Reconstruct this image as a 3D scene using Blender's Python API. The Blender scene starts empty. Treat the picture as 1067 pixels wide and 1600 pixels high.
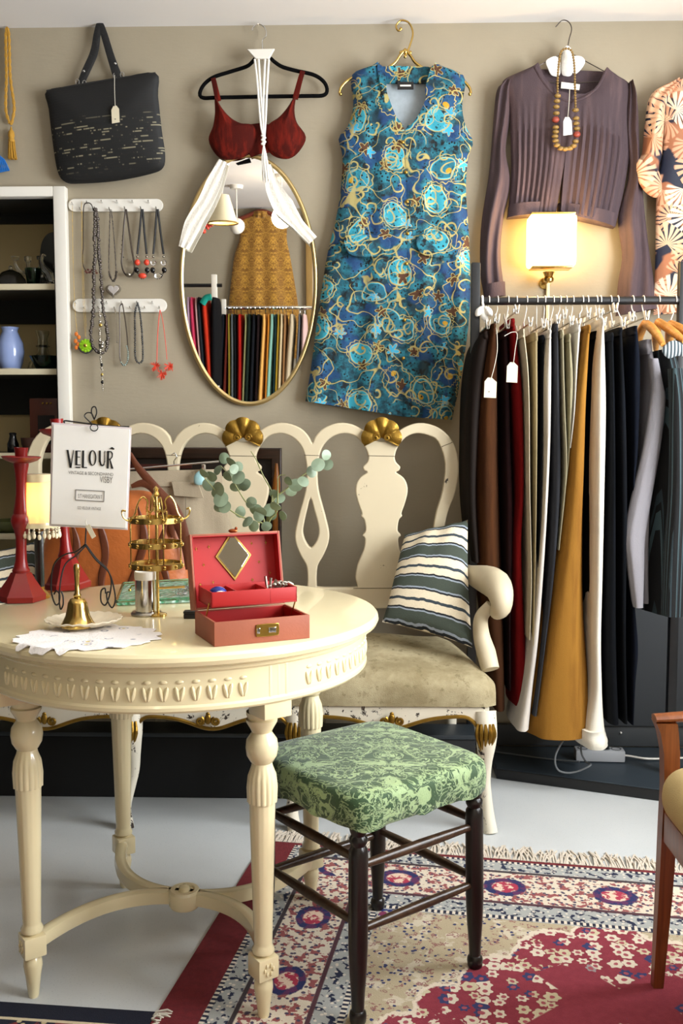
import bpy, bmesh, math, random
from mathutils import Vector, Matrix
random.seed(7)
PI = math.pi
V = Vector
sc = bpy.context.scene
COL = sc.collection
# ---------------------------------------------------------------- camera model
PSI, PITCH, CH, FPX = .026, .0812, 1.112, 1500.0

def ray(x, y):
    cx = (x - 533.5) / FPX; cz = (800 - y) / FPX
    b = math.cos(PITCH) + cz * math.sin(PITCH); c = -math.sin(PITCH) + cz * math.cos(PITCH)
    return V((cx * math.cos(PSI) - b * math.sin(PSI), cx * math.sin(PSI) + b * math.cos(PSI), c))

def W(x, y, Y):                      # photo point -> world point on the upright plane at depth Y
    r = ray(x, y); t = Y / r.y
    return V((r.x * t, Y, CH + r.z * t))

def F(x, y, z=0.0):                  # photo point -> world point on the level at height z
    r = ray(x, y); t = (z - CH) / r.z
    return V((r.x * t, r.y * t, z))

WY = 3.28                            # back wall
MTILT = .038
MC = W(388, 440, WY - .03)
MN = V((0, -math.cos(MTILT), -math.sin(MTILT)))

def M(x, y, Y):                      # what the mirror shows at a photo point -> world point at depth Y
    r = ray(x, y); o = V((0, 0, CH))
    t = (MC - o).dot(MN) / r.dot(MN)
    h = o + r * t
    d = r - 2 * r.dot(MN) * MN
    s = (Y - h.y) / d.y
    return h + d * s

# ---------------------------------------------------------------- mesh builder
def catmull(pts, n=8, closed=False):
    pts = [V(p) for p in pts]; out = []; m = len(pts)
    if m < 3: 
        return [pts[0].lerp(pts[-1], i / n) for i in range(n + 1)]
    rng = range(m if closed else m - 1)
    for i in rng:
        p1, p2 = pts[i], pts[(i + 1) % m]
        p0 = pts[i - 1] if (closed or i > 0) else p1 * 2 - p2
        p3 = pts[(i + 2) % m] if (closed or i + 2 < m) else p2 * 2 - p1
        for k in range(n):
            t = k / n
            out.append(.5 * ((2 * p1) + (p2 - p0) * t + (2 * p0 - 5 * p1 + 4 * p2 - p3) * t * t + (3 * p1 - p0 - 3 * p2 + p3) * t ** 3))
    if not closed: out.append(pts[-1].copy())
    return out

def resample(pts, n):
    pts = [V(p) for p in pts]; L = [0]
    for a, b in zip(pts, pts[1:]): L.append(L[-1] + (b - a).length)
    out = []; j = 0
    for i in range(n):
        s = L[-1] * i / (n - 1)
        while j < len(pts) - 2 and L[j + 1] < s: j += 1
        d = L[j + 1] - L[j]
        out.append(pts[j].lerp(pts[j + 1], (s - L[j]) / d if d > 1e-9 else 0))
    return out

class G:
    def __init__(s): s.v = []; s.f = []; s.uv = []
    def add(s, vs, fs, uvs=None):
        o = len(s.v); s.v += [V(p) for p in vs]; s.f += [tuple(i + o for i in f) for f in fs]
        s.uv += list(uvs) if uvs else [(p[0], p[2]) for p in vs]
        return s
    def box(s, c, size, rot=None, bev=.0, seg=2):
        bm = bmesh.new(); bmesh.ops.create_cube(bm, size=1)
        for q in bm.verts: q.co = V((q.co.x * size[0], q.co.y * size[1], q.co.z * size[2]))
        if bev > 0: bmesh.ops.bevel(bm, geom=bm.edges[:], offset=bev, segments=seg, affect='EDGES', profile=.6)
        return s.bm(bm, c, rot)
    def bm(s, bm, c=(0, 0, 0), rot=None):
        bm.verts.ensure_lookup_table(); c = V(c)
        vs = [((rot @ q.co) if rot else q.co.copy()) + c for q in bm.verts]
        s.add(vs, [[w.index for w in f.verts] for f in bm.faces]); bm.free(); return s
    def sphere(s, c, r, scale=(1, 1, 1), n=12, rot=None):
        bm = bmesh.new(); bmesh.ops.create_uvsphere(bm, u_segments=n, v_segments=max(6, n // 2 + 1), radius=r)
        for q in bm.verts: q.co = V((q.co.x * scale[0], q.co.y * scale[1], q.co.z * scale[2]))
        return s.bm(bm, c, rot)
    def tube(s, pts, r, n=8, closed=False, flat=None):
        pts = [V(p) for p in pts]; m = len(pts)
        if isinstance(r, (int, float)): rr = [r] * m
        else:
            rr = [r[min(len(r) - 1, int(i / (m - 1) * (len(r) - 1)))] * (1 - ((i / (m - 1) * (len(r) - 1)) % 1)) +
                  r[min(len(r) - 1, int(i / (m - 1) * (len(r) - 1)) + 1)] * ((i / (m - 1) * (len(r) - 1)) % 1) for i in range(m)]
        tan = []
        for i in range(m):
            a = pts[i - 1] if (i > 0 or closed) else pts[i]; b = pts[(i + 1) % m] if (i < m - 1 or closed) else pts[i]
            d = b - a; tan.append(d.normalized() if d.length > 1e-9 else V((0, 0, 1)))
        t0 = tan[0]; nrm = t0.orthogonal().normalized()
        if flat is not None:
            nrm = (V(flat[0]) - t0 * V(flat[0]).dot(t0)).normalized()
        vs = []; uv = []; acc = 0
        for i in range(m):
            if i:
                nrm = nrm - tan[i] * nrm.dot(tan[i])
                nrm = nrm.normalized() if nrm.length > 1e-6 else tan[i].orthogonal().normalized()
                acc += (pts[i] - pts[i - 1]).length
            if flat is not None:
                q = V(flat[0]) - tan[i] * V(flat[0]).dot(tan[i])
                if q.length > 1e-4: nrm = q.normalized()
            bi = tan[i].cross(nrm)
            for k in range(n):
                a = 2 * PI * k / n
                ka, kb = math.cos(a), math.sin(a)
                if flat is not None: ka *= flat[1]
                vs.append(pts[i] + (nrm * ka + bi * kb) * rr[i]); uv.append((k / n, acc))
        fs = []
        for i in range(m if closed else m - 1):
            j = (i + 1) % m
            for k in range(n): fs.append((i * n + k, i * n + (k + 1) % n, j * n + (k + 1) % n, j * n + k))
        if not closed:
            fs.append(tuple(range(n - 1, -1, -1))); fs.append(tuple((m - 1) * n + k for k in range(n)))
        return s.add(vs, fs, uv)
    def lathe(s, prof, c=(0, 0, 0), n=24, rot=None, flute=None):
        c = V(c); vs = []; uv = []; m = len(prof)
        for i, (r, z) in enumerate(prof):
            for k in range(n):
                a = 2 * PI * k / n; q = r
                if flute: q = flute(r, z, a)
                p = V((q * math.cos(a), q * math.sin(a), z))
                vs.append((rot @ p if rot else p) + c); uv.append((k / n, z))
        fs = [(i * n + k, i * n + (k + 1) % n, (i + 1) * n + (k + 1) % n, (i + 1) * n + k) for i in range(m - 1) for k in range(n)]
        if prof[0][0] > 1e-5: fs.append(tuple(range(n - 1, -1, -1)))
        if prof[-1][0] > 1e-5: fs.append(tuple((m - 1) * n + k for k in range(n)))
        return s.add(vs, fs, uv)
    def grid(s, P, uv=None, closed_u=False):
        nv = len(P); nu = len(P[0])
        vs = [p for row in P for p in row]
        uvs = [q for row in uv for q in row] if uv else [(i / (nu - 1), j / (nv - 1)) for j in range(nv) for i in range(nu)]
        fs = [(j * nu + i, j * nu + (i + 1) % nu, (j + 1) * nu + (i + 1) % nu, (j + 1) * nu + i) for j in range(nv - 1) for i in range(nu if closed_u else nu - 1)]
        return s.add(vs, fs, uvs)
    def prism(s, splines, mapper, depth, bev=0.0):
        cu = bpy.data.curves.new('tmp', 'CURVE'); cu.dimensions = '2D'; cu.fill_mode = 'BOTH'
        cu.extrude = max(depth / 2 - bev, 1e-5); cu.bevel_depth = bev; cu.bevel_resolution = 1; cu.offset = -bev
        for pts in splines:
            sp = cu.splines.new('POLY'); sp.points.add(len(pts) - 1); sp.use_cyclic_u = True
            for q, p in zip(sp.points, pts): q.co = (p[0], p[1], 0, 1)
        ob = bpy.data.objects.new('tmp', cu); COL.objects.link(ob)
        me = bpy.data.meshes.new_from_object(ob.evaluated_get(bpy.context.evaluated_depsgraph_get()))
        vs = [mapper(q.co.x, q.co.y, q.co.z) for q in me.vertices]
        s.add(vs, [tuple(p.vertices) for p in me.polygons], [(q.co.x, q.co.y) for q in me.vertices])
        bpy.data.objects.remove(ob); bpy.data.curves.remove(cu); bpy.data.meshes.remove(me)
        return s
    def plate(s, splines_px, Y, depth, bev=0.0, sm=0):   # outline on an upright plane, real thickness
        sp = []
        for pts in splines_px:
            w = [W(p[0], p[1], Y) for p in pts]
            if sm: w = catmull(w, sm, True)
            sp.append([(q.x, q.z) for q in w])
        return s.prism(sp, lambda a, b, c: V((a, Y - c, b)), depth, bev)
    def puff(s, outline, nrm, thick, rings=7, back=.4):  # cushiony solid from a closed world outline
        n = len(outline); cen = sum((V(p) for p in outline), V()) / n; nrm = V(nrm).normalized()
        for sg, th in ((1, thick), (-1, thick * back)):
            rows = []
            for k in range(rings + 1):
                t = k / rings; rad = math.cos(t * PI / 2); hgt = math.sin(t * PI / 2)
                rows.append([cen + (V(p) - cen) * max(rad, .001) + nrm * sg * th * hgt for p in outline])
            if sg < 0: rows = [list(reversed(r)) for r in rows]
            s.grid(rows, [[(p.x, p.z) for p in r] for r in rows], True)
        return s

ORI = {}
def obj(name, g, mat, parent=None, ang=38, label=None, kind=None, smooth=True, origin=None):
    me = bpy.data.meshes.new(name)
    o = bpy.data.objects.new(name, me); COL.objects.link(o)
    if parent is not None:
        org = ORI[parent.name]; o.parent = parent
    else:
        if origin is None:
            xs = [p.x for p in g.v]; ys = [p.y for p in g.v]; zs = [p.z for p in g.v]
            origin = V(((min(xs) + max(xs)) / 2, (min(ys) + max(ys)) / 2, min(zs)))
        org = V(origin); o.location = org
    ORI[o.name] = org
    me.from_pydata([tuple(p - org) for p in g.v], [], g.f)
    me.validate(clean_customdata=False)
    if len(me.vertices) == len(g.uv):
        ul = me.uv_layers.new(name='UVMap')
        for l in me.loops: ul.data[l.index].uv = g.uv[l.vertex_index]
    bm = bmesh.new(); bm.from_mesh(me); bmesh.ops.recalc_face_normals(bm, faces=bm.faces[:]); bm.to_mesh(me); bm.free()
    if smooth:
        me.polygons.foreach_set('use_smooth', [True] * len(me.polygons)); me.set_sharp_from_angle(angle=math.radians(ang))
    if mat: me.materials.append(mat)
    if label: o['label'] = label
    if kind: o['kind'] = kind
    return o
def thing(name, label, cat, loc, group=None):
    o = bpy.data.objects.new(name, None); COL.objects.link(o); o.location = V(loc); o.empty_display_size = .05
    ORI[o.name] = V(loc); o['label'] = label; o['category'] = cat
    if group: o['group'] = group
    return o
def single(name, g, mat, label, cat, group=None, kind=None, ang=38):
    o = obj(name, g, mat, None, ang, label, kind); o['category'] = cat
    if group: o['group'] = group
    return o

# ---------------------------------------------------------------- material nodes
def hx(h, a=1.0):
    h = h.lstrip('#'); c = [int(h[i:i + 2], 16) / 255 for i in (0, 2, 4)]
    return tuple([(q / 12.92 if q <= .04045 else ((q + .055) / 1.055) ** 2.4) for q in c] + [a])
class NT:
    def __init__(s, name):
        s.m = bpy.data.materials.new(name); s.m.use_nodes = True; s.t = s.m.node_tree
        s.b = s.t.nodes['Principled BSDF']
    def n(s, ty, **kw):
        q = s.t.nodes.new(ty)
        for k, x in kw.items(): setattr(q, k, x)
        return q
    def put(s, sock, x):
        if isinstance(x, bpy.types.NodeSocket): s.t.links.new(x, sock)
        elif x is not None: sock.default_value = x
    def math(s, op, a, b=None, c=None, clamp=False):
        q = s.n('ShaderNodeMath', operation=op, use_clamp=clamp)
        s.put(q.inputs[0], a); s.put(q.inputs[1], b)
        if c is not None: s.put(q.inputs[2], c)
        return q.outputs[0]
    def vm(s, op, a, b=None):
        q = s.n('ShaderNodeVectorMath', operation=op); s.put(q.inputs[0], a)
        if b is not None: s.put(q.inputs[1], b)
        return q.outputs['Value'] if op in ('LENGTH', 'DISTANCE', 'DOT_PRODUCT') else q.outputs[0]
    def mix(s, f, a, b):
        q = s.n('ShaderNodeMix', data_type='RGBA'); s.put(q.inputs[0], f)
        s.put(q.inputs[6], hx(a) if isinstance(a, str) else a); s.put(q.inputs[7], hx(b) if isinstance(b, str) else b)
        return q.outputs[2]
    def step(s, x, e, w=.02):               # soft threshold: 1 where x > e
        q = s.n('ShaderNodeMapRange', interpolation_type='SMOOTHSTEP'); s.put(q.inputs[0], x)
        q.inputs[1].default_value = e - w; q.inputs[2].default_value = e + w
        return q.outputs[0]
    def band(s, x, a, b, w=.01):
        return s.math('MULTIPLY', s.step(x, a, w), s.math('SUBTRACT', 1.0, s.step(x, b, w)))
    def co(s, out='Object'): return s.n('ShaderNodeTexCoord').outputs[out]
    def map(s, vec, scale=(1, 1, 1), rot=(0, 0, 0), loc=(0, 0, 0)):
        q = s.n('ShaderNodeMapping'); s.put(q.inputs[0], vec); q.inputs['Scale'].default_value = scale
        q.inputs['Rotation'].default_value = rot; q.inputs['Location'].default_value = loc
        return q.outputs[0]
    def noise(s, vec, sc_=5, det=3, rough=.5, dist=0, col=False):
        q = s.n('ShaderNodeTexNoise'); s.put(q.inputs['Vector'], vec); q.inputs['Scale'].default_value = sc_
        q.inputs['Detail'].default_value = det; q.inputs['Roughness'].default_value = rough; q.inputs['Distortion'].default_value = dist
        return q.outputs['Color'] if col else q.outputs[0]
    def vor(s, vec, sc_=5, feat='F1', rnd=1.0, dim='3D'):
        q = s.n('ShaderNodeTexVoronoi', feature=feat, voronoi_dimensions=dim); s.put(q.inputs['Vector'], vec)
        q.inputs['Scale'].default_value = sc_; q.inputs['Randomness'].default_value = rnd
        return q
    def warp(s, vec, sc_=8, amt=.02):
        c = s.vm('SUBTRACT', s.noise(vec, sc_, 2, col=True), (.5, .5, .5))
        q = s.n('ShaderNodeVectorMath', operation='SCALE'); s.put(q.inputs[0], c); q.inputs['Scale'].default_value = amt
        return s.vm('ADD', vec, q.outputs[0])
    def xyz(s, v):
        q = s.n('ShaderNodeSeparateXYZ'); s.put(q.inputs[0], v); return q.outputs
    def comb(s, x=0, y=0, z=0):
        q = s.n('ShaderNodeCombineXYZ')
        for i, k in enumerate((x, y, z)): s.put(q.inputs[i], k)
        return q.outputs[0]
    def bump(s, h, st=.3, d=.01):
        q = s.n('ShaderNodeBump'); s.put(q.inputs['Height'], h); q.inputs['Strength'].default_value = st; q.inputs['Distance'].default_value = d
        s.t.links.new(q.outputs[0], s.b.inputs['Normal'])
    def out(s, col=None, rough=None, metal=None):
        s.put(s.b.inputs['Base Color'], hx(col) if isinstance(col, str) else col)
        s.put(s.b.inputs['Roughness'], rough); s.put(s.b.inputs['Metallic'], metal)
        return s.m
MC_ = {}
def plain(name, col, rough=.5, metal=0.0, var=.08, vs=6, bump=0, bs=60, coat=0):
    if name in MC_: return MC_[name]
    t = NT(name); co = t.co(); n = t.noise(co, vs, 4, .6)
    f = t.math('MULTIPLY_ADD', n, 2 * var, 1 - var)
    q = t.n('ShaderNodeVectorMath', operation='SCALE'); q.inputs[0].default_value = hx(col)[:3]; t.put(q.inputs['Scale'], f)
    if bump: t.bump(t.noise(co, bs, 3, .6), bump, .004)
    t.b.inputs['Coat Weight'].default_value = coat
    MC_[name] = t.out(q.outputs[0], rough, metal); return MC_[name]
def fabric(name, col, col2=None, rough=.9, var=.18, bump=.35, fold=18):
    if name in MC_: return MC_[name]
    t = NT(name); co = t.co(); st = t.noise(t.map(co, (1, 1, .12)), fold, 3, .6)
    fine = t.noise(co, 420, 2, .6)
    m = t.math('ADD', t.math('MULTIPLY', st, .6), t.math('MULTIPLY', fine, .4))
    c2 = col2 or col
    f = t.math('MULTIPLY_ADD', m, 2 * var, 1 - var)
    q = t.n('ShaderNodeVectorMath', operation='SCALE'); t.put(q.inputs[0], t.mix(t.step(st, .55, .12), col, c2)); t.put(q.inputs['Scale'], f)
    t.bump(m, bump, .006); t.b.inputs['Specular IOR Level'].default_value = .12
    MC_[name] = t.out(q.outputs[0], rough); return MC_[name]
def glass(name, col, rough=.02, ior=1.45):
    if name in MC_: return MC_[name]
    t = NT(name); t.b.inputs['Transmission Weight'].default_value = 1; t.b.inputs['IOR'].default_value = ior
    MC_[name] = t.out(col, rough); return MC_[name]
def emit(name, col, st, base=None):
    if name in MC_: return MC_[name]
    t = NT(name); t.b.inputs['Emission Color'].default_value = hx(col); t.b.inputs['Emission Strength'].default_value = st
    MC_[name] = t.out(base or col, .6); return MC_[name]
def stripes(name, stops, period, coord='UV', axis=1, rough=.9, warp=.0, noise=.15):
    t = NT(name); co = t.co(coord)
    if warp: co = t.warp(co, 9, warp)
    x = t.math('FRACT', t.math('DIVIDE', t.xyz(co)[axis], period))
    r = t.n('ShaderNodeValToRGB'); r.color_ramp.interpolation = 'CONSTANT'; t.put(r.inputs[0], x)
    el = r.color_ramp.elements
    el[0].position = 0; el[0].color = hx(stops[0][1]); el[1].position = stops[1][0]; el[1].color = hx(stops[1][1])
    for p, c in stops[2:]:
        e = el.new(p); e.color = hx(c)
    fi = t.noise(t.co(), 300, 2)
    q = t.n('ShaderNodeVectorMath', operation='SCALE'); t.put(q.inputs[0], r.outputs[0]); t.put(q.inputs['Scale'], t.math('MULTIPLY_ADD', fi, 2 * noise, 1 - noise))
    t.bump(fi, .25, .004)
    return t.out(q.outputs[0], rough)
# ---------------------------------------------------------------- patterned materials
def cell_polar(t, co2, scale, rnd=.9):
    v = t.vor(co2, scale, rnd=rnd, dim='2D')
    loc = t.vm('SUBTRACT', co2, v.outputs['Position'])
    x = t.xyz(loc)
    r = t.vm('LENGTH', loc); th = t.math('ARCTAN2', x[1], x[0])
    rc = t.xyz(v.outputs['Color'])
    return r, th, rc, v.outputs['Distance']
def m_paisley():
    t = NT('paisley_cotton'); o = t.xyz(t.co()); c2 = t.comb(o[0], o[2], 0)
    w = t.warp(t.warp(c2, 7, .05), 22, .012)
    def motif(scale, k, rmax, off):
        r, th, rc, d = cell_polar(t, t.vm('ADD', w, (off, off * .7, 0)), scale, 1.0)
        th2 = t.math('ADD', th, t.math('MULTIPLY', rc[0], 6.28))
        sp = t.math('FRACT', t.math('MULTIPLY_ADD', r, k, t.math('DIVIDE', th2, 2 * PI)))
        return r, th2, rc, sp
    r, th, rc, sp = motif(8.0, 24, .05, 0)
    drop = t.math('MULTIPLY_ADD', t.math('COSINE', th), .020, .034)          # paisley drop outline
    ins = t.math('SUBTRACT', drop, r)
    big = t.step(rc[1], .22, .01)
    g1 = t.math('MULTIPLY', t.band(ins, -.0022, .0012, .0008), big)
    scal = t.math('ADD', ins, t.math('MULTIPLY', t.math('COSINE', t.math('MULTIPLY', th, 14)), .0022))
    g1b = t.math('MULTIPLY', t.band(scal, -.0115, -.0085, .0008), t.step(rc[2], .4, .01))
    g2 = t.math('MULTIPLY', t.math('MULTIPLY', t.band(sp, .44, .56, .03), t.band(r, .004, .03, .002)), t.step(rc[2], .15, .01))
    r3, th3, rc3, sp3 = motif(15, 34, .03, .31)
    g3 = t.math('MULTIPLY', t.math('MULTIPLY', t.band(sp3, .42, .58, .03), t.band(r3, .005, .026, .002)), t.step(rc3[1], .38, .01))
    nn = t.noise(w, 8.5, 1, .4)
    g4 = t.math('MAXIMUM', t.band(nn, .490, .502, .003), t.math('MULTIPLY', t.band(t.noise(w, 13, 1, .4), .50, .514, .004), t.step(t.noise(c2, 9, 1), .48, .02)))
    r4, th4, rc4, sp4 = motif(17, 20, .03, .83)
    pet = t.math('MULTIPLY_ADD', t.math('COSINE', t.math('MULTIPLY', th4, 5)), .0055, .0155)
    ip = t.math('SUBTRACT', pet, r4); sel = t.step(rc4[1], .66, .01)
    fl = t.math('MULTIPLY', t.step(ip, 0, .0008), sel); g5 = t.math('MULTIPLY', t.band(ip, -.0016, .0010, .0005), sel)
    n = t.noise(c2, 20, 4, .65)
    base = t.mix(t.step(n, .5, .12), '#10323f', '#24788c')
    base = t.mix(t.step(t.noise(c2, 30, 4, .65), .575, .05), base, '#0b1519')
    base = t.mix(t.math('MULTIPLY', t.step(t.noise(c2, 11, 2), .54, .04), .75), base, '#173f74')
    fill = t.mix(t.step(rc[0], .5), '#2f96ab', '#1d6a80')
    fill = t.mix(t.math('MULTIPLY', t.step(t.noise(c2, 46, 3, .6), .58, .04), .8), fill, '#0c222c')
    base = t.mix(t.math('MULTIPLY', t.step(ins, .004, .001), big), base, fill)
    base = t.mix(t.math('MULTIPLY', t.band(ins, .0, .004, .001), big), base, '#3fb0cc')
    base = t.mix(t.math('MULTIPLY', t.step(t.math('SUBTRACT', .009, r), 0, .001), t.step(rc[2], .7, .01)), base, '#b98f1e')
    base = t.mix(fl, base, t.mix(t.step(rc4[0], .5), '#3ba7cf', '#50301a'))
    dots = t.vor(c2, 75, rnd=1, dim='2D').outputs['Distance']
    base = t.mix(t.math('MULTIPLY', t.math('SUBTRACT', 1, t.step(dots, .24, .04)), t.step(n, .53, .04)), base, '#060d12')
    gold = g1
    for q in (g1b, g2, g3, g4, g5): gold = t.math('MAXIMUM', gold, q)
    c = t.mix(t.math('MULTIPLY', gold, .85), base, '#b9a964')
    t.bump(t.noise(t.co(), 300, 2), .2, .004)
    return t.out(c, .85)
def m_palm():
    t = NT('palm_print_silk'); o = t.xyz(t.co()); c2 = t.warp(t.comb(o[0], o[2], 0), 8, .03)
    def fans(scale, off, R):
        r, th, rc, d = cell_polar(t, t.vm('ADD', c2, (off, off * .6, 0)), scale, .9)
        th0 = t.math('SUBTRACT', t.math('FRACT', t.math('ADD', t.math('DIVIDE', th, 2 * PI), rc[0])), .5)
        ry = t.math('COSINE', t.math('MULTIPLY', th0, 2 * PI * 17))
        inside = t.math('MULTIPLY', t.step(t.math('ADD', ry, t.math('MULTIPLY_ADD', r, -9, .9)), .1, .12), t.math('SUBTRACT', 1, t.step(t.math('ADD', r, t.math('MULTIPLY', t.math('ABSOLUTE', th0), R * .9)), R * .92, .004)))
        return t.math('MULTIPLY', inside, t.math('SUBTRACT', 1, t.step(t.math('ABSOLUTE', th0), .36, .01))), rc
    f1, rc1 = fans(8.0, 0, .085); f2, rc2 = fans(9.5, .41, .08)
    ground = t.mix(t.step(t.noise(c2, 7, 2), .50, .015), '#1a1f33', '#a56a48')
    c = t.mix(f2, ground, '#d9a380'); c = t.mix(f1, c, t.mix(t.step(rc1[1], .5), '#ecd6ba', '#e2bc98'))
    t.bump(t.noise(t.co(), 60, 2), .2, .004)
    return t.out(c, .6)
def m_damask(name, dark, light, sc_=1.0, axes=(0, 1)):
    t = NT(name); o = t.xyz(t.co())
    x = t.math('PINGPONG', t.math('ADD', o[axes[0]], 10), .066 * sc_); y = t.math('FRACT', t.math('DIVIDE', o[axes[1]], .17 * sc_))
    hf = t.math('FLOOR', t.math('DIVIDE', o[axes[1]], .17 * sc_))
    c2 = t.comb(t.math('MULTIPLY', x, 1 / sc_), t.math('MULTIPLY', y, .17), t.math('MULTIPLY', o[2], 1.0 if axes == (0, 1) else 0))
    w = t.warp(c2, 34, .022)
    n = t.noise(w, 26, 4, .62, 1.2)
    v = t.vor(w, 42, rnd=1).outputs['Distance']
    body = t.math('ADD', n, t.math('MULTIPLY', t.math('COSINE', t.math('MULTIPLY', x, PI / (.066 * sc_))), .045))
    f = t.math('MULTIPLY', t.math('MULTIPLY', t.step(body, .445, .012), t.math('SUBTRACT', 1, t.band(n, .515, .548, .006))), t.math('SUBTRACT', 1, t.math('MULTIPLY', t.band(v, .40, .47, .02), .8)))
    fi = t.noise(t.co(), 320, 2)
    c = t.mix(f, light, dark)
    q = t.n('ShaderNodeVectorMath', operation='SCALE'); t.put(q.inputs[0], c); t.put(q.inputs['Scale'], t.math('MULTIPLY_ADD', fi, .5, .75))
    t.bump(t.math('ADD', f, t.math('MULTIPLY', fi, .3)), .5, .004)
    t.b.inputs['Sheen Weight'].default_value = .25
    return t.out(q.outputs[0], .7)
def m_rug():
    t = NT('oriental_rug_pile'); uv = t.xyz(t.co('UV')); u, v = uv[0], uv[1]
    WU, LV = 1.76, 2.30
    du = t.math('SUBTRACT', t.math('MINIMUM', u, t.math('SUBTRACT', WU, u)), .09)
    dv = t.math('MULTIPLY', t.math('SUBTRACT', t.math('MINIMUM', v, t.math('SUBTRACT', LV, v)), .014), .88)
    d = t.math('MINIMUM', du, dv)
    along = t.mix(t.math('GREATER_THAN', du, dv), t.comb(v, v, v), t.comb(u, u, u)); al = t.xyz(along)[0]
    c2 = t.comb(u, v, 0); w = t.warp(c2, 30, .012)
    n = t.noise(w, 45, 3, .6); n2 = t.noise(w, 20, 3, .6)
    fl = t.vor(w, 31, rnd=.95, dim='2D'); fd = fl.outputs['Distance']; fr = t.xyz(fl.outputs['Color'])
    fs = t.vor(w, 52, rnd=1, dim='2D').outputs['Distance']
    # field
    field = t.mix(t.step(n2, .56, .03), '#b9a98a', '#d2c6ae')
    field = t.mix(t.math('MULTIPLY', t.math('SUBTRACT', 1, t.step(t.math('ADD', fs, t.math('MULTIPLY', n, .3)), .33, .03)), t.step(t.noise(c2, 16, 2), .50, .03)), field, '#2f3563')
    field = t.mix(t.math('MULTIPLY', t.band(n, .585, .64, .01), .8), field, '#8a4a50')
    # corner bouquets
    cu = t.math('SUBTRACT', t.math('ABSOLUTE', t.math('SUBTRACT', u, WU / 2)), WU / 2 - .42)
    cv = t.math('SUBTRACT', t.math('ABSOLUTE', t.math('SUBTRACT', v, LV / 2)), LV / 2 - .42)
    corner = t.math('MULTIPLY', t.step(t.math('ADD', cu, cv), .05, .03), t.step(n2, .47, .02))
    field = t.mix(corner, field, t.mix(t.step(fd, .33, .03), '#7d2f52', t.mix(t.step(n, .5, .02), '#27336e', '#c7bda6')))
    # medallion
    mu = t.math('ABSOLUTE', t.math('SUBTRACT', u, WU / 2)); mv = t.math('ABSOLUTE', t.math('SUBTRACT', v, LV / 2))
    a = t.math('DIVIDE', mu, .60); b = t.math('DIVIDE', mv, .86)
    e = t.math('POWER', t.math('ADD', t.math('POWER', a, 1.35), t.math('POWER', b, 1.35)), .74)
    th = t.math('ARCTAN2', mv, mu)
    e = t.math('ADD', e, t.math('MULTIPLY', t.math('ABSOLUTE', t.math('SINE', t.math('MULTIPLY', th, 15))), -.06))
    e = t.math('ADD', e, t.math('MULTIPLY', t.math('SUBTRACT', n, .5), .06))
    inn = t.math('SUBTRACT', 1, t.step(e, .985, .004))
    petals = t.math('MULTIPLY_ADD', t.math('COSINE', t.math('MULTIPLY', t.math('ARCTAN2', t.xyz(t.vm('SUBTRACT', w, fl.outputs['Position']))[1], t.xyz(t.vm('SUBTRACT', w, fl.outputs['Position']))[0]), 6)), .06, t.math('MULTIPLY_ADD', fr[2], .22, .32))
    flower = t.math('SUBTRACT', 1, t.step(t.math('SUBTRACT', fd, petals), 0, .02))
    fcen = t.math('SUBTRACT', 1, t.step(fd, .16, .03))
    zone = t.math('MAXIMUM', t.math('MULTIPLY', t.band(e, .80, .97, .004), t.step(n2, .43, .008)),
           t.math('MAXIMUM', t.step(t.math('SUBTRACT', .17, t.math('ADD', t.math('MULTIPLY', t.math('ABSOLUTE', t.math('SUBTRACT', mu, .25)), 1.1), t.math('ABSOLUTE', t.math('SUBTRACT', mv, .54)))), 0, .003),
           t.math('MAXIMUM', t.step(t.math('SUBTRACT', .13, t.math('ADD', mu, t.math('ABSOLUTE', t.math('SUBTRACT', mv, .72)))), 0, .003),
                  t.step(t.math('SUBTRACT', .2, t.math('ADD', mu, t.math('MULTIPLY', mv, .4))), 0, .003))))
    red = t.mix(t.noise(c2, 60, 3, .6), '#7d2636', '#9d3b49')
    fcol = t.mix(t.step(fr[0], .8), t.mix(t.step(fr[1], .6), '#ded2bd', '#cfc3a2'), '#343a68')
    med = t.mix(t.math('MULTIPLY', zone, flower), red, fcol)
    med = t.mix(t.math('MULTIPLY', zone, t.math('MULTIPLY', fcen, flower)), med, '#a8505a')
    med = t.mix(t.math('MULTIPLY', t.band(e, .965, 1.0, .004), 1.0), med, '#e0d2bd')
    field = t.mix(inn, field, med)
    # borders
    lat = t.mix(t.step(n, .53, .015), '#d8cbb6', '#94504f'); lat = t.mix(t.math('SUBTRACT', 1, t.step(fs, .2, .04)), lat, '#4a3f55')
    s = t.math('SUBTRACT', t.math('FRACT', t.math('DIVIDE', al, .26)), .5)
    rr = t.math('SQRT', t.math('ADD', t.math('POWER', t.math('MULTIPLY', s, .26 / .055), 2), t.math('POWER', t.math('DIVIDE', t.math('SUBTRACT', d, .13), .042), 2)))
    rr = t.math('ADD', rr, t.math('MULTIPLY', n, .35))
    ro = t.mix(t.step(rr, .75, .05), t.mix(t.step(n, .5, .03), '#a83048', '#e2c6ae'), t.mix(t.step(n, .52, .03), '#232a5a', '#5b2a54'))
    lat = t.mix(t.math('SUBTRACT', 1, t.step(rr, 1.12, .04)), lat, ro)
    gu = t.mix(t.step(t.noise(w, 55, 2), .56, .02), '#a8a9a4', '#1e2540'); gu = t.mix(t.math('SUBTRACT', 1, t.step(fs, .17, .03)), gu, '#d8cfc0')
    dot = t.math('GREATER_THAN', t.math('FRACT', t.math('DIVIDE', al, .014)), .5)
    c = t.mix(t.step(d, .272, .001), gu, field)
    c = t.mix(t.math('MULTIPLY', t.band(d, .256, .268, .001), 1.0), c, t.mix(dot, '#ded3c0', '#20243a'))
    c = t.mix(t.band(d, .196, .206, .0015), c, '#4d2c34')
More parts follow.
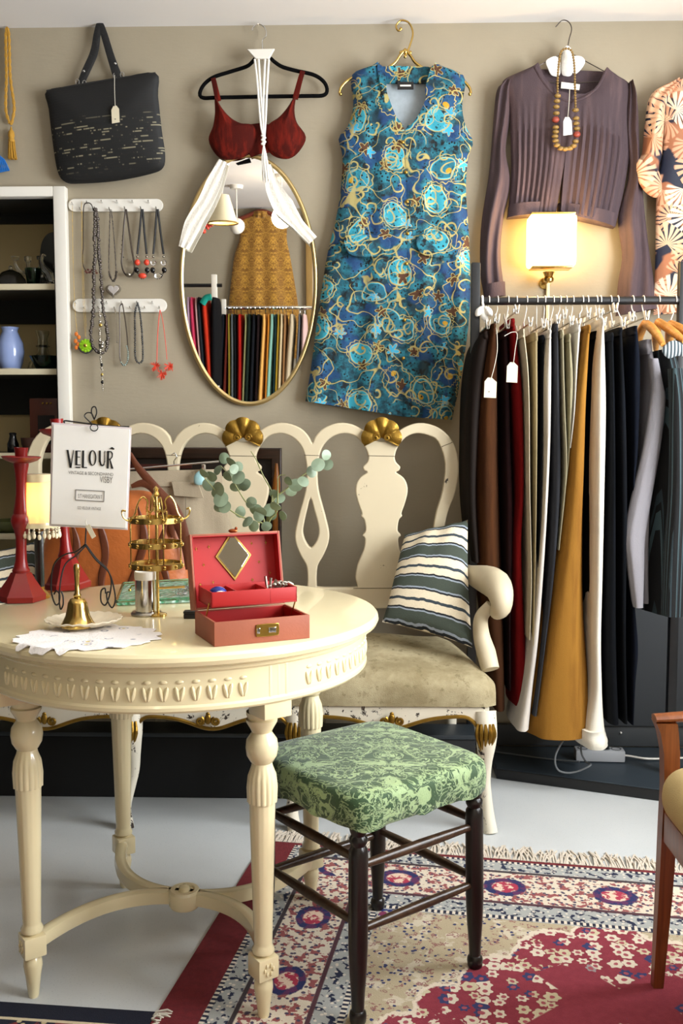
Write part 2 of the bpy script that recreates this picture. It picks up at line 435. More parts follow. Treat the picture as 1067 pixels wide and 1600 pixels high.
    c = t.mix(t.math('SUBTRACT', 1, t.step(d, .196, .001)), c, lat)
    c = t.mix(t.band(d, .054, .064, .0015), c, '#3c3236')
    c = t.mix(t.math('SUBTRACT', 1, t.step(d, .054, .001)), c, gu)
    c = t.mix(t.band(d, .0, .010, .001), c, t.mix(dot, '#ded3c0', '#20243a'))
    c = t.mix(t.math('SUBTRACT', 1, t.step(d, 0, .001)), c, t.mix(t.noise(c2, 80, 2), '#551016', '#7d1f27'))
    fi = t.noise(c2, 500, 2)
    q = t.n('ShaderNodeVectorMath', operation='SCALE'); t.put(q.inputs[0], c); t.put(q.inputs['Scale'], t.math('MULTIPLY_ADD', fi, .5, .75))
    t.bump(fi, .5, .004)
    return t.out(q.outputs[0], .95)
def m_small_rug():
    t = NT('navy_rug_pile'); uv = t.xyz(t.co('UV')); u, v = uv[0], uv[1]
    d = t.math('MINIMUM', u, v); w = t.warp(t.comb(u, v, 0), 30, .01)
    n = t.noise(w, 42, 3)
    c = t.mix(t.step(n, .52, .02), '#15182a', '#7d2b2b'); c = t.mix(t.math('SUBTRACT', 1, t.step(t.vor(w, 45, dim='2D').outputs['Distance'], .22, .04)), c, '#c9b58c')
    c = t.mix(t.math('MAXIMUM', t.band(d, .05, .058, .001), t.band(d, .10, .108, .001)), c, '#d6c6a4')
    c = t.mix(t.math('SUBTRACT', 1, t.step(d, .05, .001)), c, '#0b1024')
    t.bump(t.noise(t.comb(u, v, 0), 500, 2), .5, .004)
    return t.out(c, .95)
def m_wornpaint(name, col, chip='#2a1d14', amt=.66, sc_=16):
    t = NT(name); co = t.co(); n = t.noise(co, sc_, 6, .72, .4)
    f = t.step(n, amt, .008)
    q = t.mix(t.noise(co, 5, 3), col, tuple(x * .82 for x in hx(col)[:3]) + (1,))
    t.bump(t.math('SUBTRACT', 1, f), .4, .003)
    return t.out(t.mix(f, q, chip), .55)
def m_stain():
    t = NT('stained_seat_linen'); co = t.co(); a = t.noise(co, 5, 5, .7); b = t.noise(co, 38, 4, .7); f = t.noise(co, 420, 2)
    c = t.mix(t.step(a, .5, .16), '#8d8061', '#b3a786'); c = t.mix(t.math('MULTIPLY', t.step(b, .60, .06), .55), c, '#6f6446')
    t.bump(f, .3, .004); t.b.inputs['Specular IOR Level'].default_value = .15
    return t.out(c, .92)
def m_wood(name, a, b, axis=2, rough=.35):
    t = NT(name); co = t.co(); s = [9, 9, 9]; s[axis] = .7
    n = t.noise(t.map(co, s), 6, 5, .6, 1.5)
    t.bump(n, .1, .003)
    return t.out(t.mix(t.step(n, .5, .25), a, b), rough)

MT = dict(
 wall=None, cream=plain('cream_lacquer', '#e9dab0', .22, 0, .04, 4, coat=.4),
 settee=m_wornpaint('worn_settee_paint', '#d2c4a5', amt=.675, sc_=15), settee_leg=m_wornpaint('worn_leg_paint', '#e2dac6', amt=.60, sc_=30),
 gilt=plain('aged_gilt', '#8a6a28', .38, .85, .35, 40, .4, 90), seatlin=m_stain(),
 brass=plain('polished_brass', '#c8a860', .2, 1, .15, 25), brassdull=plain('dull_brass', '#b08d42', .3, 1, .2, 25),
 chrome=plain('chrome_steel', '#d8d8d6', .12, 1, .05), steel=plain('hanger_wire', '#b9b6ae', .25, 1, .1), wirewhite=plain('white_coated_wire', '#e9e6de', .4),
 blackm=plain('black_metal', '#0d0e10', .42, 0, .1), blackvel=fabric('black_velvet', '#060607', rough=.95), blackleather=plain('black_leather', '#17181a', .45, 0, .2, 20, .4, 120),
 ebony=plain('black_stained_wood', '#17120f', .28, 0, .35, 12, .15, 60), redlac=plain('red_lacquer', '#7d0b0b', .32, 0, .15, 10, coat=.1), redsat=plain('red_satin_lining', '#a81210', .5, 0, .06),
 redleath=plain('faded_red_leatherette', '#9a553c', .6, 0, .18, 18, .06, 200), white=plain('white_paint', '#e6e2d8', .45, 0, .03), paper=plain('white_card', '#efece6', .75, 0, .02),
 ink=plain('black_print', '#1a1715', .8), grey_ink=plain('grey_print', '#77726c', .8), tagc=plain('cream_tag_card', '#d9cfb4', .8, 0, .03), string=plain('cotton_string', '#e2dccb', .9),
 rope=plain('white_cotton_cord', '#efece4', .9, 0, .05, 30, .3, 200), lace=plain('white_lace', '#efeee9', .9, 0, .12, 120, .6, 150),
 tan=plain('tan_leather', '#b0602a', .42, 0, .3, 9, .4, 60), tandark=plain('dark_tan_leather', '#5c2c14', .45, 0, .25, 12, .3, 80),
 darkwood=m_wood('dark_wood', '#20130c', '#3b2417', 0), teak=m_wood('reddish_wood', '#6b3617', '#8f4f26', 2), hangwood=m_wood('honey_wood', '#b9772f', '#d79a4c', 0, .4),
 glass=glass('clear_glass', '#f4f7f4'), greenglass=glass('pale_green_glass', '#a9e0bd', .08), darkglass=glass('bottle_green_glass', '#2d6a45', .05),
 mirror=plain('silvered_mirror', '#f4f4f2', .01, 1, .0), blueglaze=plain('pale_blue_glaze', '#93a6d6', .2, 0, .1, 12, coat=.5), crystal=glass('crystal', '#ffffff', .02, 1.6),
 pearl=plain('pearl_bead', '#efe2c4', .25, 0, .05), leaf=plain('eucalyptus_leaf', '#73836b', .5, 0, .45, 22), stem=plain('green_stem', '#7c7f4e', .6),
 jet=plain('jet_bead', '#0d0d0f', .2), coral=plain('coral_bead', '#d8442c', .4, 0, .25, 40), smoke=plain('gunmetal_bead', '#4d453f', .28, .5, .5, 160), silver=plain('old_silver', '#a49e92', .3, 1, .3, 120), goldch=plain('gold_chain', '#c9a95a', .3, 1, .2, 150),
 limeb=plain('lime_enamel', '#8fc41f', .3), amber=plain('amber_bead', '#d9772e', .3), woodb=plain('olive_wood_bead', '#8a6c35', .45, 0, .45, 70), redb=plain('dull_red_bead', '#8f3b2c', .5),
 greyplas=plain('grey_plastic', '#a5a7aa', .5, 0, .03), cable=plain('grey_cable', '#5b5e60', .6), platform=plain('slate_board', '#2e373e', .5, 0, .15, 5), ochre=plain('ochre_silk_cord', '#b98a2c', .7, 0, .2, 60, .4, 200), bluefringe=plain('blue_silk_fringe', '#1f6fc0', .7, 0, .25, 60, .4, 200),
 paisley=m_paisley(), palm=m_palm(), damask=m_damask('green_damask', '#284721', '#92a977', 1.3), brocade=m_damask('gold_brocade', '#8a5c12', '#c99532', .8, (0, 2)), rug=m_rug(), srug=m_small_rug(), fringe=plain('rug_fringe_cotton', '#cfc3b2', .95, 0, .25, 90),
 cushion=stripes('ticking_stripe', [(0, '#15191c'), (.05, '#8d96a0'), (.09, '#3a4238'), (.40, '#8d96a0'), (.44, '#15191c'), (.49, '#d3c6ab'), (.69, '#2f3940'), (.77, '#d3c6ab')], .098, warp=.012),
 cushback=fabric('cream_cotton', '#c6bca6'), redvel=fabric('rust_velvet', '#45110b', '#68190f', .85, .35, .4, 40),
 blouse=fabric('taupe_satin_cotton', '#4e4145', '#5a4a4c', .62, .22, .6, 30), linen=fabric('pale_linen', '#a99c85', '#9c907a', .9, .12, .4, 14), shadein=emit('lit_lamp_silk', '#ffd88a', 2.2, '#f0dcb0'), sconce=emit('glowing_frosted_glass', '#ffcf7a', 14, '#fff0d8'), globe=emit('lit_globe_glass', '#ffe9c4', 22),
)

# ---------------------------------------------------------------- the room
XL, XR, YF, ZC = -2.5, 1.72, -.75, W(533, 38, WY).z
ZC = round(ZC, 3)
def m_wall():
    t = NT('taupe_wall_paint'); co = t.co()
    n = t.noise(co, 2.2, 5, .65); f = t.noise(co, 120, 3, .6)
    c = t.mix(n, '#9a8f7a', '#a99e88')
    t.bump(t.math('ADD', t.math('MULTIPLY', f, .5), t.noise(t.map(co, (1, 1, 4)), 30, 3)), .12, .004)
    return t.out(c, .85)
def m_floor():
    t = NT('painted_concrete'); co = t.co(); n = t.noise(co, 3, 5, .7); s = t.step(t.noise(co, 260, 2), .66, .03)
    c = t.mix(n, '#bfc3c3', '#d2d4d3'); c = t.mix(t.math('MULTIPLY', s, .25), c, '#70777a')
    t.bump(t.noise(co, 40, 3), .05, .004)
    return t.out(c, t.math('MULTIPLY_ADD', n, .25, .28))
MT['wall'] = m_wall(); MT['floor'] = m_floor()
MT['ceil'] = plain('white_ceiling_paint', '#ece9e6', .9, 0, .02)
obj('floor', G().box(((XL + XR) / 2, (YF + WY) / 2, -.05), (XR - XL + .4, WY - YF + 1.2, .1)), MT['floor'], kind='structure')
obj('ceiling', G().box(((XL + XR) / 2, (YF + WY) / 2, ZC + .05), (XR - XL + .4, WY - YF + .4, .1)), MT['ceil'], kind='structure')
# back wall with the recess of the built-in shelves
NX = W(92, 500, WY).x; NT_ = W(50, 300, WY).z; NXL = -2.3; ND = .30
g = G()
g.box(((NX + XR) / 2, WY + .06, ZC / 2), (XR - NX, .12, ZC)); g.box(((XL + NXL) / 2 , WY + .06, ZC / 2), (NXL - XL, .12, ZC))
g.box(((NX + NXL) / 2, WY + .06, (ZC + NT_) / 2), (NX - NXL, .12, ZC - NT_)); g.box(((NX + NXL) / 2, WY + .06, .1), (NX - NXL, .12, .2))
obj('wall_back', g, MT['wall'], kind='structure', smooth=False)
obj('wall_left', G().box((XL - .05, (YF + WY) / 2, ZC / 2), (.1, WY - YF + .2, ZC)), plain('low_bounce_wall_dark', '#3d3831', .85, 0, .06, 3), kind='structure', smooth=False)  # unseen wall, coloured dark to cut the light it bounces back
obj('wall_front', G().box(((XL + XR) / 2, YF - .05, ZC / 2), (XR - XL + .2, .1, ZC)), MT['wall'], kind='structure', smooth=False)
wy0, wy1, wz0, wz1 = .55, 2.35, .8, 2.3
g = G(); xr = XR + .06
g.box((xr, (YF + wy0) / 2, ZC / 2), (.12, wy0 - YF, ZC)); g.box((xr, (wy1 + WY) / 2, ZC / 2), (.12, WY - wy1, ZC))
g.box((xr, (wy0 + wy1) / 2, wz0 / 2), (.12, wy1 - wy0, wz0)); g.box((xr, (wy0 + wy1) / 2, (wz1 + ZC) / 2), (.12, wy1 - wy0, ZC - wz1))
obj('wall_right', g, MT['wall'], kind='structure', smooth=False)
g = G()
for y in (wy0 + .03, (wy0 + wy1) / 2, wy1 - .03): g.box((xr, y, (wz0 + wz1) / 2), (.06, .05, wz1 - wz0), None, .005)
for z in (wz0 + .03, wz1 - .03): g.box((xr, (wy0 + wy1) / 2, z), (.06, wy1 - wy0, .05), None, .005)
obj('window_1', g, MT['white'], kind='structure')
# white casing of the recess
g = G()
def upr(x0, x1, y0, y1, Y, d):
    a, b = W(x0, y0, Y), W(x1, y1, Y)
    return g.box(((a.x + b.x) / 2, Y, (a.z + b.z) / 2), (abs(b.x - a.x), d, abs(b.z - a.z)), None, .004)
a = W(84, 300, WY - .02).x; b = W(103, 300, WY - .02).x; tz = W(50, 292, WY - .02).z; tz2 = W(50, 308, WY - .02).z
g.box(((a + b) / 2, WY - .01, tz / 2), (b - a, .04, tz), None, .004); g.box(((a + NXL) / 2, WY - .01, (tz + tz2) / 2), (a - NXL, .04, tz - tz2), None, .004)
obj('trim_1', g, MT['white'], kind='structure')
# ---------------------------------------------------------------- built-in shelves on the left
SX0, SX1 = NXL, NX; SYB = WY + ND
t = thing('display_shelf', 'built-in shelf of pale boards holding glassware and a blue vase', 'shelf', ((SX0 + SX1) / 2, WY + .1, .2))
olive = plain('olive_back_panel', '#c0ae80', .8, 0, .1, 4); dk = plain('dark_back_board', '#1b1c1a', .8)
obj('back_panel', G().box(((SX0 + SX1) / 2, SYB + .01, 1.1), (SX1 - SX0, .02, 1.9)), olive, t)
obj('side_panel', G().box((SX1 - .006, WY + ND / 2, 1.05), (.012, ND, 1.7)), dk, t)
SZ = []
for y in (448.5, 581, 712, 838):
    z = W(50, y, WY + .01).z; SZ.append(z)
    sb_ = obj('shelf_board', G().box(((SX0 + SX1) / 2, WY + ND / 2 + .009, z), (SX1 - SX0 - .012, ND - .02, .019)), plain('dark_stained_board', '#3a362c', .6, 0, .1), t)
    obj('edge_strip', G().box(((SX0 + SX1) / 2, WY + .010, z), (SX1 - SX0 - .012, .018, .020), None, .002), plain('putty_board', '#c3b99c', .5, 0, .04), sb_, label='putty coloured front edge')
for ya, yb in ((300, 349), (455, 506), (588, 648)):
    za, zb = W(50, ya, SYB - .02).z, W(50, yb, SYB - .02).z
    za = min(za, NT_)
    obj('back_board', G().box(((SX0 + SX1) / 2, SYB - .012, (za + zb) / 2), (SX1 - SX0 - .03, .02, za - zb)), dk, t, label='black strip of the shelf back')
S1, S2, S3 = SZ[0] + .0095, SZ[1] + .0095, SZ[2] + .0095
def on(x, z, Y): p = W(x, 500, Y); return V((p.x, Y, z))
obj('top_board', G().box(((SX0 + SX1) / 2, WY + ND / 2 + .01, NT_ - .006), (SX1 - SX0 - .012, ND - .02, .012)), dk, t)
# glass and china
def vessel(name, prof, c, mat, label, cat, group=None, n=28):
    return single(name, G().lathe(prof, c, n), mat, label, cat, group)
c = on(19, S1, WY + .10)
t = thing('glass_dome', 'low clear glass dome with a knob on the upper shelf', 'glass dome', c)
obj('dome', G().lathe([(.052, 0), (.055, .004), (.05, .03), (.034, .052), (.012, .062), (.006, .064)], c), MT['glass'], t)
obj('knob', G().sphere(c + V((0, 0, .07)), .008), MT['glass'], t)
c = on(46, S1, WY + .16)
t = thing('crystal_candelabrum', 'small clear crystal candelabrum with drops on the upper shelf', 'candelabrum', c)
obj('stem', G().lathe([(.03, 0), (.028, .006), (.008, .015), (.006, .05), (.012, .06), (.006, .07), (.007, .1), (.012, .105), (.012, .12)], c, 16), MT['glass'], t)
for s in (-1, 1):
    a = catmull([c + V((0, 0, .07)), c + V((s * .025, 0, .065)), c + V((s * .045, 0, .09)), c + V((s * .045, 0, .11))], 6)
    obj('arm', G().tube(a, .005).lathe([(.012, 0), (.014, .012)], c + V((s * .045, 0, .108)), 12), MT['glass'], t)
    g = G()
    for k in range(4): g.sphere(c + V((s * (.016 + .011 * k), .002, .058 - .006 * (k % 2))), .005, (1, 1, 1.7), 8)
    obj('drop', g, MT['crystal'], t)
vessel('glass_tumbler', [(.018, 0), (.02, .003), (.028, .062), (.0265, .062), (.0185, .006), (0, .005)], on(53.5, S1, WY + .07), MT['darkglass'], 'dark green tapered glass tumbler before the arched mirror', 'glass')
# arched mirror standing in the shelf
pts = [(62, 446), (62, 385), (65, 366), (72, 354), (82, 349), (100, 352), (114, 366), (118, 385), (118, 446)]
w = [W(x, y, SYB - .05) for x, y in pts]
w = [w[0]] + catmull(w[1:-1], 5) + [w[-1]]
zb = min(p.z for p in w); o2 = [(min(p.x, SX1 - .02), p.z - zb + S1) for p in w]
t = thing('arched_mirror', 'small frameless arched mirror leaning at the back of the upper shelf', 'mirror', V((o2[0][0] + .05, SYB - .05, S1)))
obj('backing', G().prism([o2], lambda a, b, d: V((a, SYB - .044 + d, b)), .006), MT['blackm'], t)
obj('mirror_plate', G().prism([o2], lambda a, b, d: V((a, SYB - .051 + d, b)), .005, .001), plain('dark_reflection_mirror', '#3c3c38', .03, 1, .0), t)  # dark plate colour stands in for a reflection of dark clothes
c = on(77, S1, WY + .08)
g = G().lathe([(.026, 0), (.026, .006), (.01, .012), (.01, .02)], c, 16)
g.tube(catmull([c + V((.01, 0, .02)), c + V((.002, 0, .045)), c + V((-.018, 0, .07)), c + V((-.024, 0, .095)), c + V((-.018, 0, .112)), c + V((-.006, 0, .106))], 6), [.013, .016, .012, .007, .006, .003], 10)
single('glass_bird', g, MT['glass'], 'clear glass long-necked bird figure in front of the arched mirror', 'figurine')
c = on(15, S2, WY + .09); k = .0021
g = G().lathe([(.030, 0), (.033, .004), (.042, .03), (.047, .065), (.044, .095), (.032, .122), (.026, .135), (.027, .142), (.031, .150), (.027, .150), (.022, .14), (.02, .13)], c, 32)
t = thing('stoneware_vase', 'pale blue glazed vase standing on the middle shelf', 'vase', c)
obj('body', g, MT['blueglaze'], t); obj('foot_ring', G().lathe([(.031, 0), (.0338, .003), (.0345, .007), (.030, .0075)], c, 32), plain('bare_clay', '#d8d0c0', .8), t)
c = on(66, S2, WY + .20)
t = thing('glass_decanter', 'clear glass decanter with a wide base behind the green bowl', 'decanter', c)
obj('body', G().lathe([(.05, 0), (.056, .01), (.05, .035), (.03, .055), (.019, .07), (.018, .12), (.026, .148), (.022, .148), (.014, .12), (.014, .075), (.04, .035), (.045, .01), (0, .008)], c, 28), MT['glass'], t)
obj('collar', G().lathe([(.02, .09), (.026, .094), (.02, .098)], c, 20), MT['glass'], t)
vessel('glass_bowl', [(.03, 0), (.033, .003), (.052, .04), (.055, .047), (.052, .047), (.03, .007), (0, .006)], on(70, S2, WY + .06), MT['darkglass'], 'dark green glass bowl on the middle shelf', 'bowl')
c = on(73, S3, WY + .12); rw = plain('red_brown_veneer', '#4a2113', .45, 0, .25, 12)
t = thing('wooden_box', 'tall red-brown wooden box with small brass knobs in the lower shelf', 'box', c)
obj('case', G().box(c + V((0, 0, .095)), (.10, .12, .19), None, .006), rw, t)
for i in range(3): obj('knob', G().sphere(c + V((.0 + i * .014, -.064, .172)), .004, (1, 1, 1), 8), MT['brassdull'], t)
obj('front_panel', G().box(c + V((.01, -.061, .08)), (.06, .004, .10), None, .001), plain('dark_grille_cloth', '#1a1614', .9), t)
vessel('wooden_bowl', [(.022, 0), (.025, .004), (.036, .03), (.038, .052), (.034, .052), (.02, .008), (0, .006)], on(45, S3, WY + .06), plain('brown_turned_wood', '#3d2015', .5, 0, .2, 30), 'small brown turned wooden bowl beside the red-brown box', 'bowl')
vessel('dark_bottle', [(.017, 0), (.02, .004), (.02, .03), (.014, .045), (.011, .06), (.013, .068), (.008, .07)], on(15, S3, WY + .08), MT['jet'], 'squat black bottle at the left of the lower shelf', 'bottle')
c = on(8, SZ[3] + .0095, WY + .08)
vessel('serving_dish', [(.05, 0), (.055, .004), (.085, .03), (.09, .04), (.085, .04), (.05, .008), (0, .007)], c, plain('olive_glaze', '#5a5f38', .3), 'olive glazed dish at the left end of the lowest shelf', 'dish')

# ---------------------------------------------------------------- things on the wall, left to right
def price_tag(pts, top, Y, label, hole=None, mat='tagc'):   # pts: card outline, top: the string's path, both in photo points
    cen = W(pts[0][0], pts[0][1], Y)
    t = thing('price_tag', label, 'price tag', cen)
    obj('card', G().plate([pts], Y, .0012), MT[mat], t)
    obj('string', G().tube(catmull([W(a, b, Y - .002) for a, b in top], 5), .0009, 6), MT['string'], t)
    if hole:
        h = W(hole[0], hole[1], Y - .0015)
        obj('stamp', G().box(h, (.004, .0006, .003)), MT['grey_ink'], t, label='small grey printed price')
    return t
Yw = WY - .015
# ochre cord with tassel
t = thing('tassel_cord', 'ochre twisted cord loop with a tassel at the far left of the wall', 'tassel', W(17, 240, Yw))
def twist(pts, r, n=2, turns=90):
    g = G(); P = resample(catmull(pts, 10), 120)
    for k in range(n):
        g.tube([p + V((math.cos(i / 120 * turns + k * PI * 2 / n), 0, math.sin(i / 120 * turns + k * PI * 2 / n) * .3)) * r * .6 for i, p in enumerate(P)], r, 6)
    return g
obj('cord', twist([W(a, b, Yw) for a, b in ((15, 193), (9, 170), (10, 120), (9, 60), (11, 43), (14, 58), (16, 120), (22, 165), (20, 185), (17, 195))], .0035), MT['ochre'], t)
obj('tassel_head', G().lathe([(.002, .05), (.004, .04), (.009, .034), (.011, .022), (.0085, .012), (.011, .006), (.009, 0)], W(18, 222, Yw), 14), MT['ochre'], t)
c = W(18.5, 221, Yw); g = G()
for k in range(26):
    a = k * 2.4; r = .003 + .008 * ((k * 7) % 10) / 10
    g.tube([c + V((math.cos(a) * r, math.sin(a) * r * .7, .003)), c + V((math.cos(a) * r * 1.25, math.sin(a) * r * .8, -.03)), c + V((math.cos(a) * r * 1.5 + .002, math.sin(a) * r, -.055 + random.uniform(-.004, .002)))], .0017, 5)
obj('tassel_skirt', g, MT['ochre'], t)
g = G()
for k in range(16):
    a = W(-14 + k * 1.3, 232 + k * 1.1, Yw); b = W(-12 + k * 1.75, 272 - k * .35, Yw)
    g.tube(catmull([a, a.lerp(b, .5) + V((.002 * math.sin(k * 3), -.003, 0)), b], 4), .0026, 5)
single('fringed_scarf', g, MT['bluefringe'], 'bright blue silk fringe just inside the left edge below the ochre tassel', 'scarf')

# black woven bag
t = thing('handbag', 'black woven straw handbag with a leather handle hanging on the wall', 'handbag', W(165, 288, Yw))
def m_straw():
    t_ = NT('black_straw_weave'); o = t_.xyz(t_.map(t_.co(), rot=(0, math.radians(6), 0)))
    l = t_.math('FRACT', t_.math('MULTIPLY', o[2], 120)); ln = t_.band(l, .3, .7, .2)
    sp = t_.step(t_.noise(t_.comb(t_.math('MULTIPLY', o[0], 4.2), 0, t_.math('MULTIPLY', t_.math('FLOOR', t_.math('MULTIPLY', o[2], 120)), .37)), 3, 4, .75), .565, .02)
    zz = t_.band(o[2], .045, .20, .02)
    t_.bump(l, .6, .004)
    return t_.out(t_.mix(t_.math('MULTIPLY', t_.math('MULTIPLY', ln, sp), zz), '#0b0b0b', '#8f886f'), .7)
out = catmull([W(a, b, Yw - .02) for a, b in ((73, 142), (120, 133), (180, 123), (243, 114), (247, 150), (253, 205), (258, 240), (255, 262), (235, 272), (180, 283), (125, 287), (103, 285), (90, 268), (82, 220), (76, 170))], 4, True)
obj('bag_body', G().puff(out, (0, -1, 0), .028, 7, .5), m_straw(), t, 50)
obj('rim', G().tube([W(a, b, Yw - .022) for a, b in ((73, 143), (120, 134), (180, 124), (243, 115))], .005, 8), MT['blackleather'], t)
hp = [(125, 133), (134, 112), (147, 82), (152, 52), (156, 38), (162, 52), (172, 85), (181, 112), (187, 125)]
obj('handle', G().tube(catmull([W(a, b, Yw - .014) for a, b in hp], 6), [.012, .014, .014, .012, .010, .012, .013, .015, .014], 10, flat=((0, 1, 0), .25)), MT['blackleather'], t)
for a, b in ((131, 111), (180, 99)): obj('rivet', G().sphere(W(a, b, Yw - .022), .004, (1, .5, 1), 10), MT['chrome'], t)
for a, b in ((121, 128), (132, 130), (180, 118), (191, 117)):
    cc = W(a, b, Yw - .016); obj('ring', G().tube([cc + V((math.cos(k * PI / 6) * .006, 0, math.sin(k * PI / 6) * .009)) for k in range(12)], .0014, 6, True), MT['chrome'], t)
price_tag([(175, 193), (174, 172), (177, 166), (182, 165), (186, 170), (187, 191)], [(179, 117), (179, 140), (180, 168)], Yw - .056, 'small cream price tag on the black handbag', (180, 186))

# peg rails
Yr = WY - .006
def peg_rail(x0, x1, y0, y1, lab, pegs):
    ym = (y0 + y1) / 2; r = (y1 - y0) / 2
    out = [(x0 + r - r * math.sin(k * PI / 10), ym - r * math.cos(k * PI / 10)) for k in range(11)] + [(x1 - r + r * math.sin(k * PI / 10), ym + r * math.cos(k * PI / 10)) for k in range(11)]
    t = thing('peg_rail', lab, 'hook rail', W((x0 + x1) / 2, ym, Yr), 'white peg rails with necklaces')
    obj('rail', G().plate([out], Yr, .010, .002), MT['white'], t)
    for a, b in pegs:
        p = W(a, b, Yr - .005); obj('peg', G().tube([p, p + V((0, -.012, .001)), p + V((0, -.016, .005))], .0018, 6), MT['chrome'], t)
peg_rail(107, 255, 311, 331, 'upper white rounded peg rail hung with necklaces', ((114, 320), (126, 328), (137, 318), (149, 327), (172, 328), (196, 327), (208, 317), (221, 327), (245, 327), (160, 317), (184, 317), (233, 317)))
peg_rail(114, 261, 467, 488, 'lower white rounded peg rail hung with necklaces', ((119, 474), (132, 482), (155, 482), (180, 483), (191, 474), (215, 474), (204, 482), (227, 482), (250, 482), (168, 474), (239, 474)))
NG = 'necklaces on the white peg rails'
def loop(pts, Y): return catmull([W(a, b, Y) for a, b in pts], 8)
def beads(g, path, r, step=None, jit=0, scale=(1, 1, 1), n=8):
    L = sum((b - a).length for a, b in zip(path, path[1:])); k = max(2, int(L / (step or r * 1.9)))
    for p in resample(path, k):
        q = r * (1 + random.uniform(-jit, jit)); g.sphere(p + V((random.uniform(-jit, jit) * r, 0, 0)), q, scale, n)
    return g
Yn = WY - .022
def neck(lab, pts, r, mat, kind='chain', jit=0, Y=Yn, step=None, n=6):
    P = loop(pts, Y); cen = P[len(P) // 2]
    t = thing('necklace', lab, 'necklace', cen, NG)
    g = G()
    r = r * (1.35 if r < .003 else 1.12)
    if kind == 'chain': g.tube(P, r, 6)
    else: beads(g, P, r, step, jit, n=n)
    obj('strand', g, MT[mat], t); return t
t = neck('long fine gold chain with an amber drop, leftmost on the rails', [(113, 322), (114, 400), (117, 480), (120, 515), (121, 518)], .0010, 'goldch', 'beads', .2, step=.004)
g = G()
for k, (a, b) in enumerate(((119, 522), (123, 527), (118, 533), (122, 538), (119, 543))): g.sphere(W(a, b, Yn), .0065, (1, .7, 1.2), 8)
obj('amber_drop', g, MT['amber'], t)
t = neck('gold chain with a lime green flower pendant', [(133, 524), (129, 450), (127, 330), (128, 330), (131, 450), (134, 500), (134, 526)], .0009, 'goldch', 'beads', .2, step=.004)
c = W(134, 540, Yn - .004); g = G()
for k in range(11):
    a = k * 2 * PI / 11; g.sphere(c + V((math.cos(a) * .017, 0, math.sin(a) * .017)), .0062, (1, .5, 1), 8)
g.lathe([(0, 0), (.014, 0), (.014, .004), (0, .005)], c, 16, Matrix.Rotation(PI / 2, 3, 'X'))
obj('pendant', g, MT['limeb'], t); obj('pendant_stone', G().sphere(c + V((0, -.006, 0)), .006, (1, .6, 1), 10), MT['goldch'], t)
g = G()
for k in range(14):
    a = PI * 1.1 + k * .9 * PI / 13; g.sphere(c + V((math.cos(a) * .025, .002, math.sin(a) * .025)), .003, (1, 1, 1), 6)
obj('pendant_edge', g, MT['jet'], t)
t = neck('thin brown cord choker with a small branch of beads at the bottom', [(146, 330), (143, 320), (137, 317), (131, 322), (130, 350), (130, 385), (129, 400), (130, 415), (134, 423)], .0013, 'smoke')
g = G()
for k in range(10): g.sphere(W(134 + k * 1.9, 424 + math.sin(k * 2.3) * 2.5, Yn - .002), .0036, (1.2, .8, 1), 6)
obj('bead_branch', g, plain('garnet_bead', '#5a2a22', .4), t)
t = neck('very long thick double rope of gunmetal grey beads', [(149, 327), (148, 360), (148, 400), (147, 440), (146, 480), (144, 505), (142, 525), (146, 543), (156, 551), (165, 548), (168, 530), (166, 505), (161, 480), (158, 440), (155, 400), (153, 350), (151, 327)], .0048, 'smoke', 'beads', .35, Yn - .006, .0062)
t = neck('fine dark chains with a silver heart locket', [(172, 328), (171, 370), (170, 415), (172, 432), (176, 438), (180, 432), (181, 415), (178, 370), (174, 328)], .0016, 'smoke', 'beads', .2)
def heart(cx, cy, s, Y, d, g):
    P = []
    for k in range(32):
        a = 2 * PI * k / 32; P.append((cx + s * 16 * math.sin(a) ** 3 / 16, cy - s * (13 * math.cos(a) - 5 * math.cos(2 * a) - 2 * math.cos(3 * a) - math.cos(4 * a)) / 16))
    return g.plate([P], Y, d, d * .3)
obj('locket', heart(177, 454, 12, Yn - .002, .008, G()), MT['silver'], t); obj('locket_face', heart(177, 452.5, 8.5, Yn - .007, .004, G()), plain('pale_enamel', '#d8d3d0', .2, .5), t)
g = G(); beads(g, loop([(170, 425), (173, 434), (177, 440), (181, 434), (182, 425)], Yn - .004), .0034, .0055, .2); obj('bead_cluster', g, MT['smoke'], t)
t = neck('grey cord necklace with one silver bead in the middle', [(196, 327), (193, 360), (191, 395), (190, 412), (194, 426), (201, 432), (208, 427), (210, 415), (206, 390), (201, 355), (197, 327)], .0022, 'smoke')
obj('silver_bead', G().sphere(W(201, 429, Yn - .004), .007, (1.2, 1, 1), 10), MT['silver'], t)
g = G(); beads(g, loop([(192, 362), (190, 380), (188, 395), (193, 402), (205, 408)], Yn + .002), .0018, .012, .4); obj('side_chain', g, MT['jet'], t)
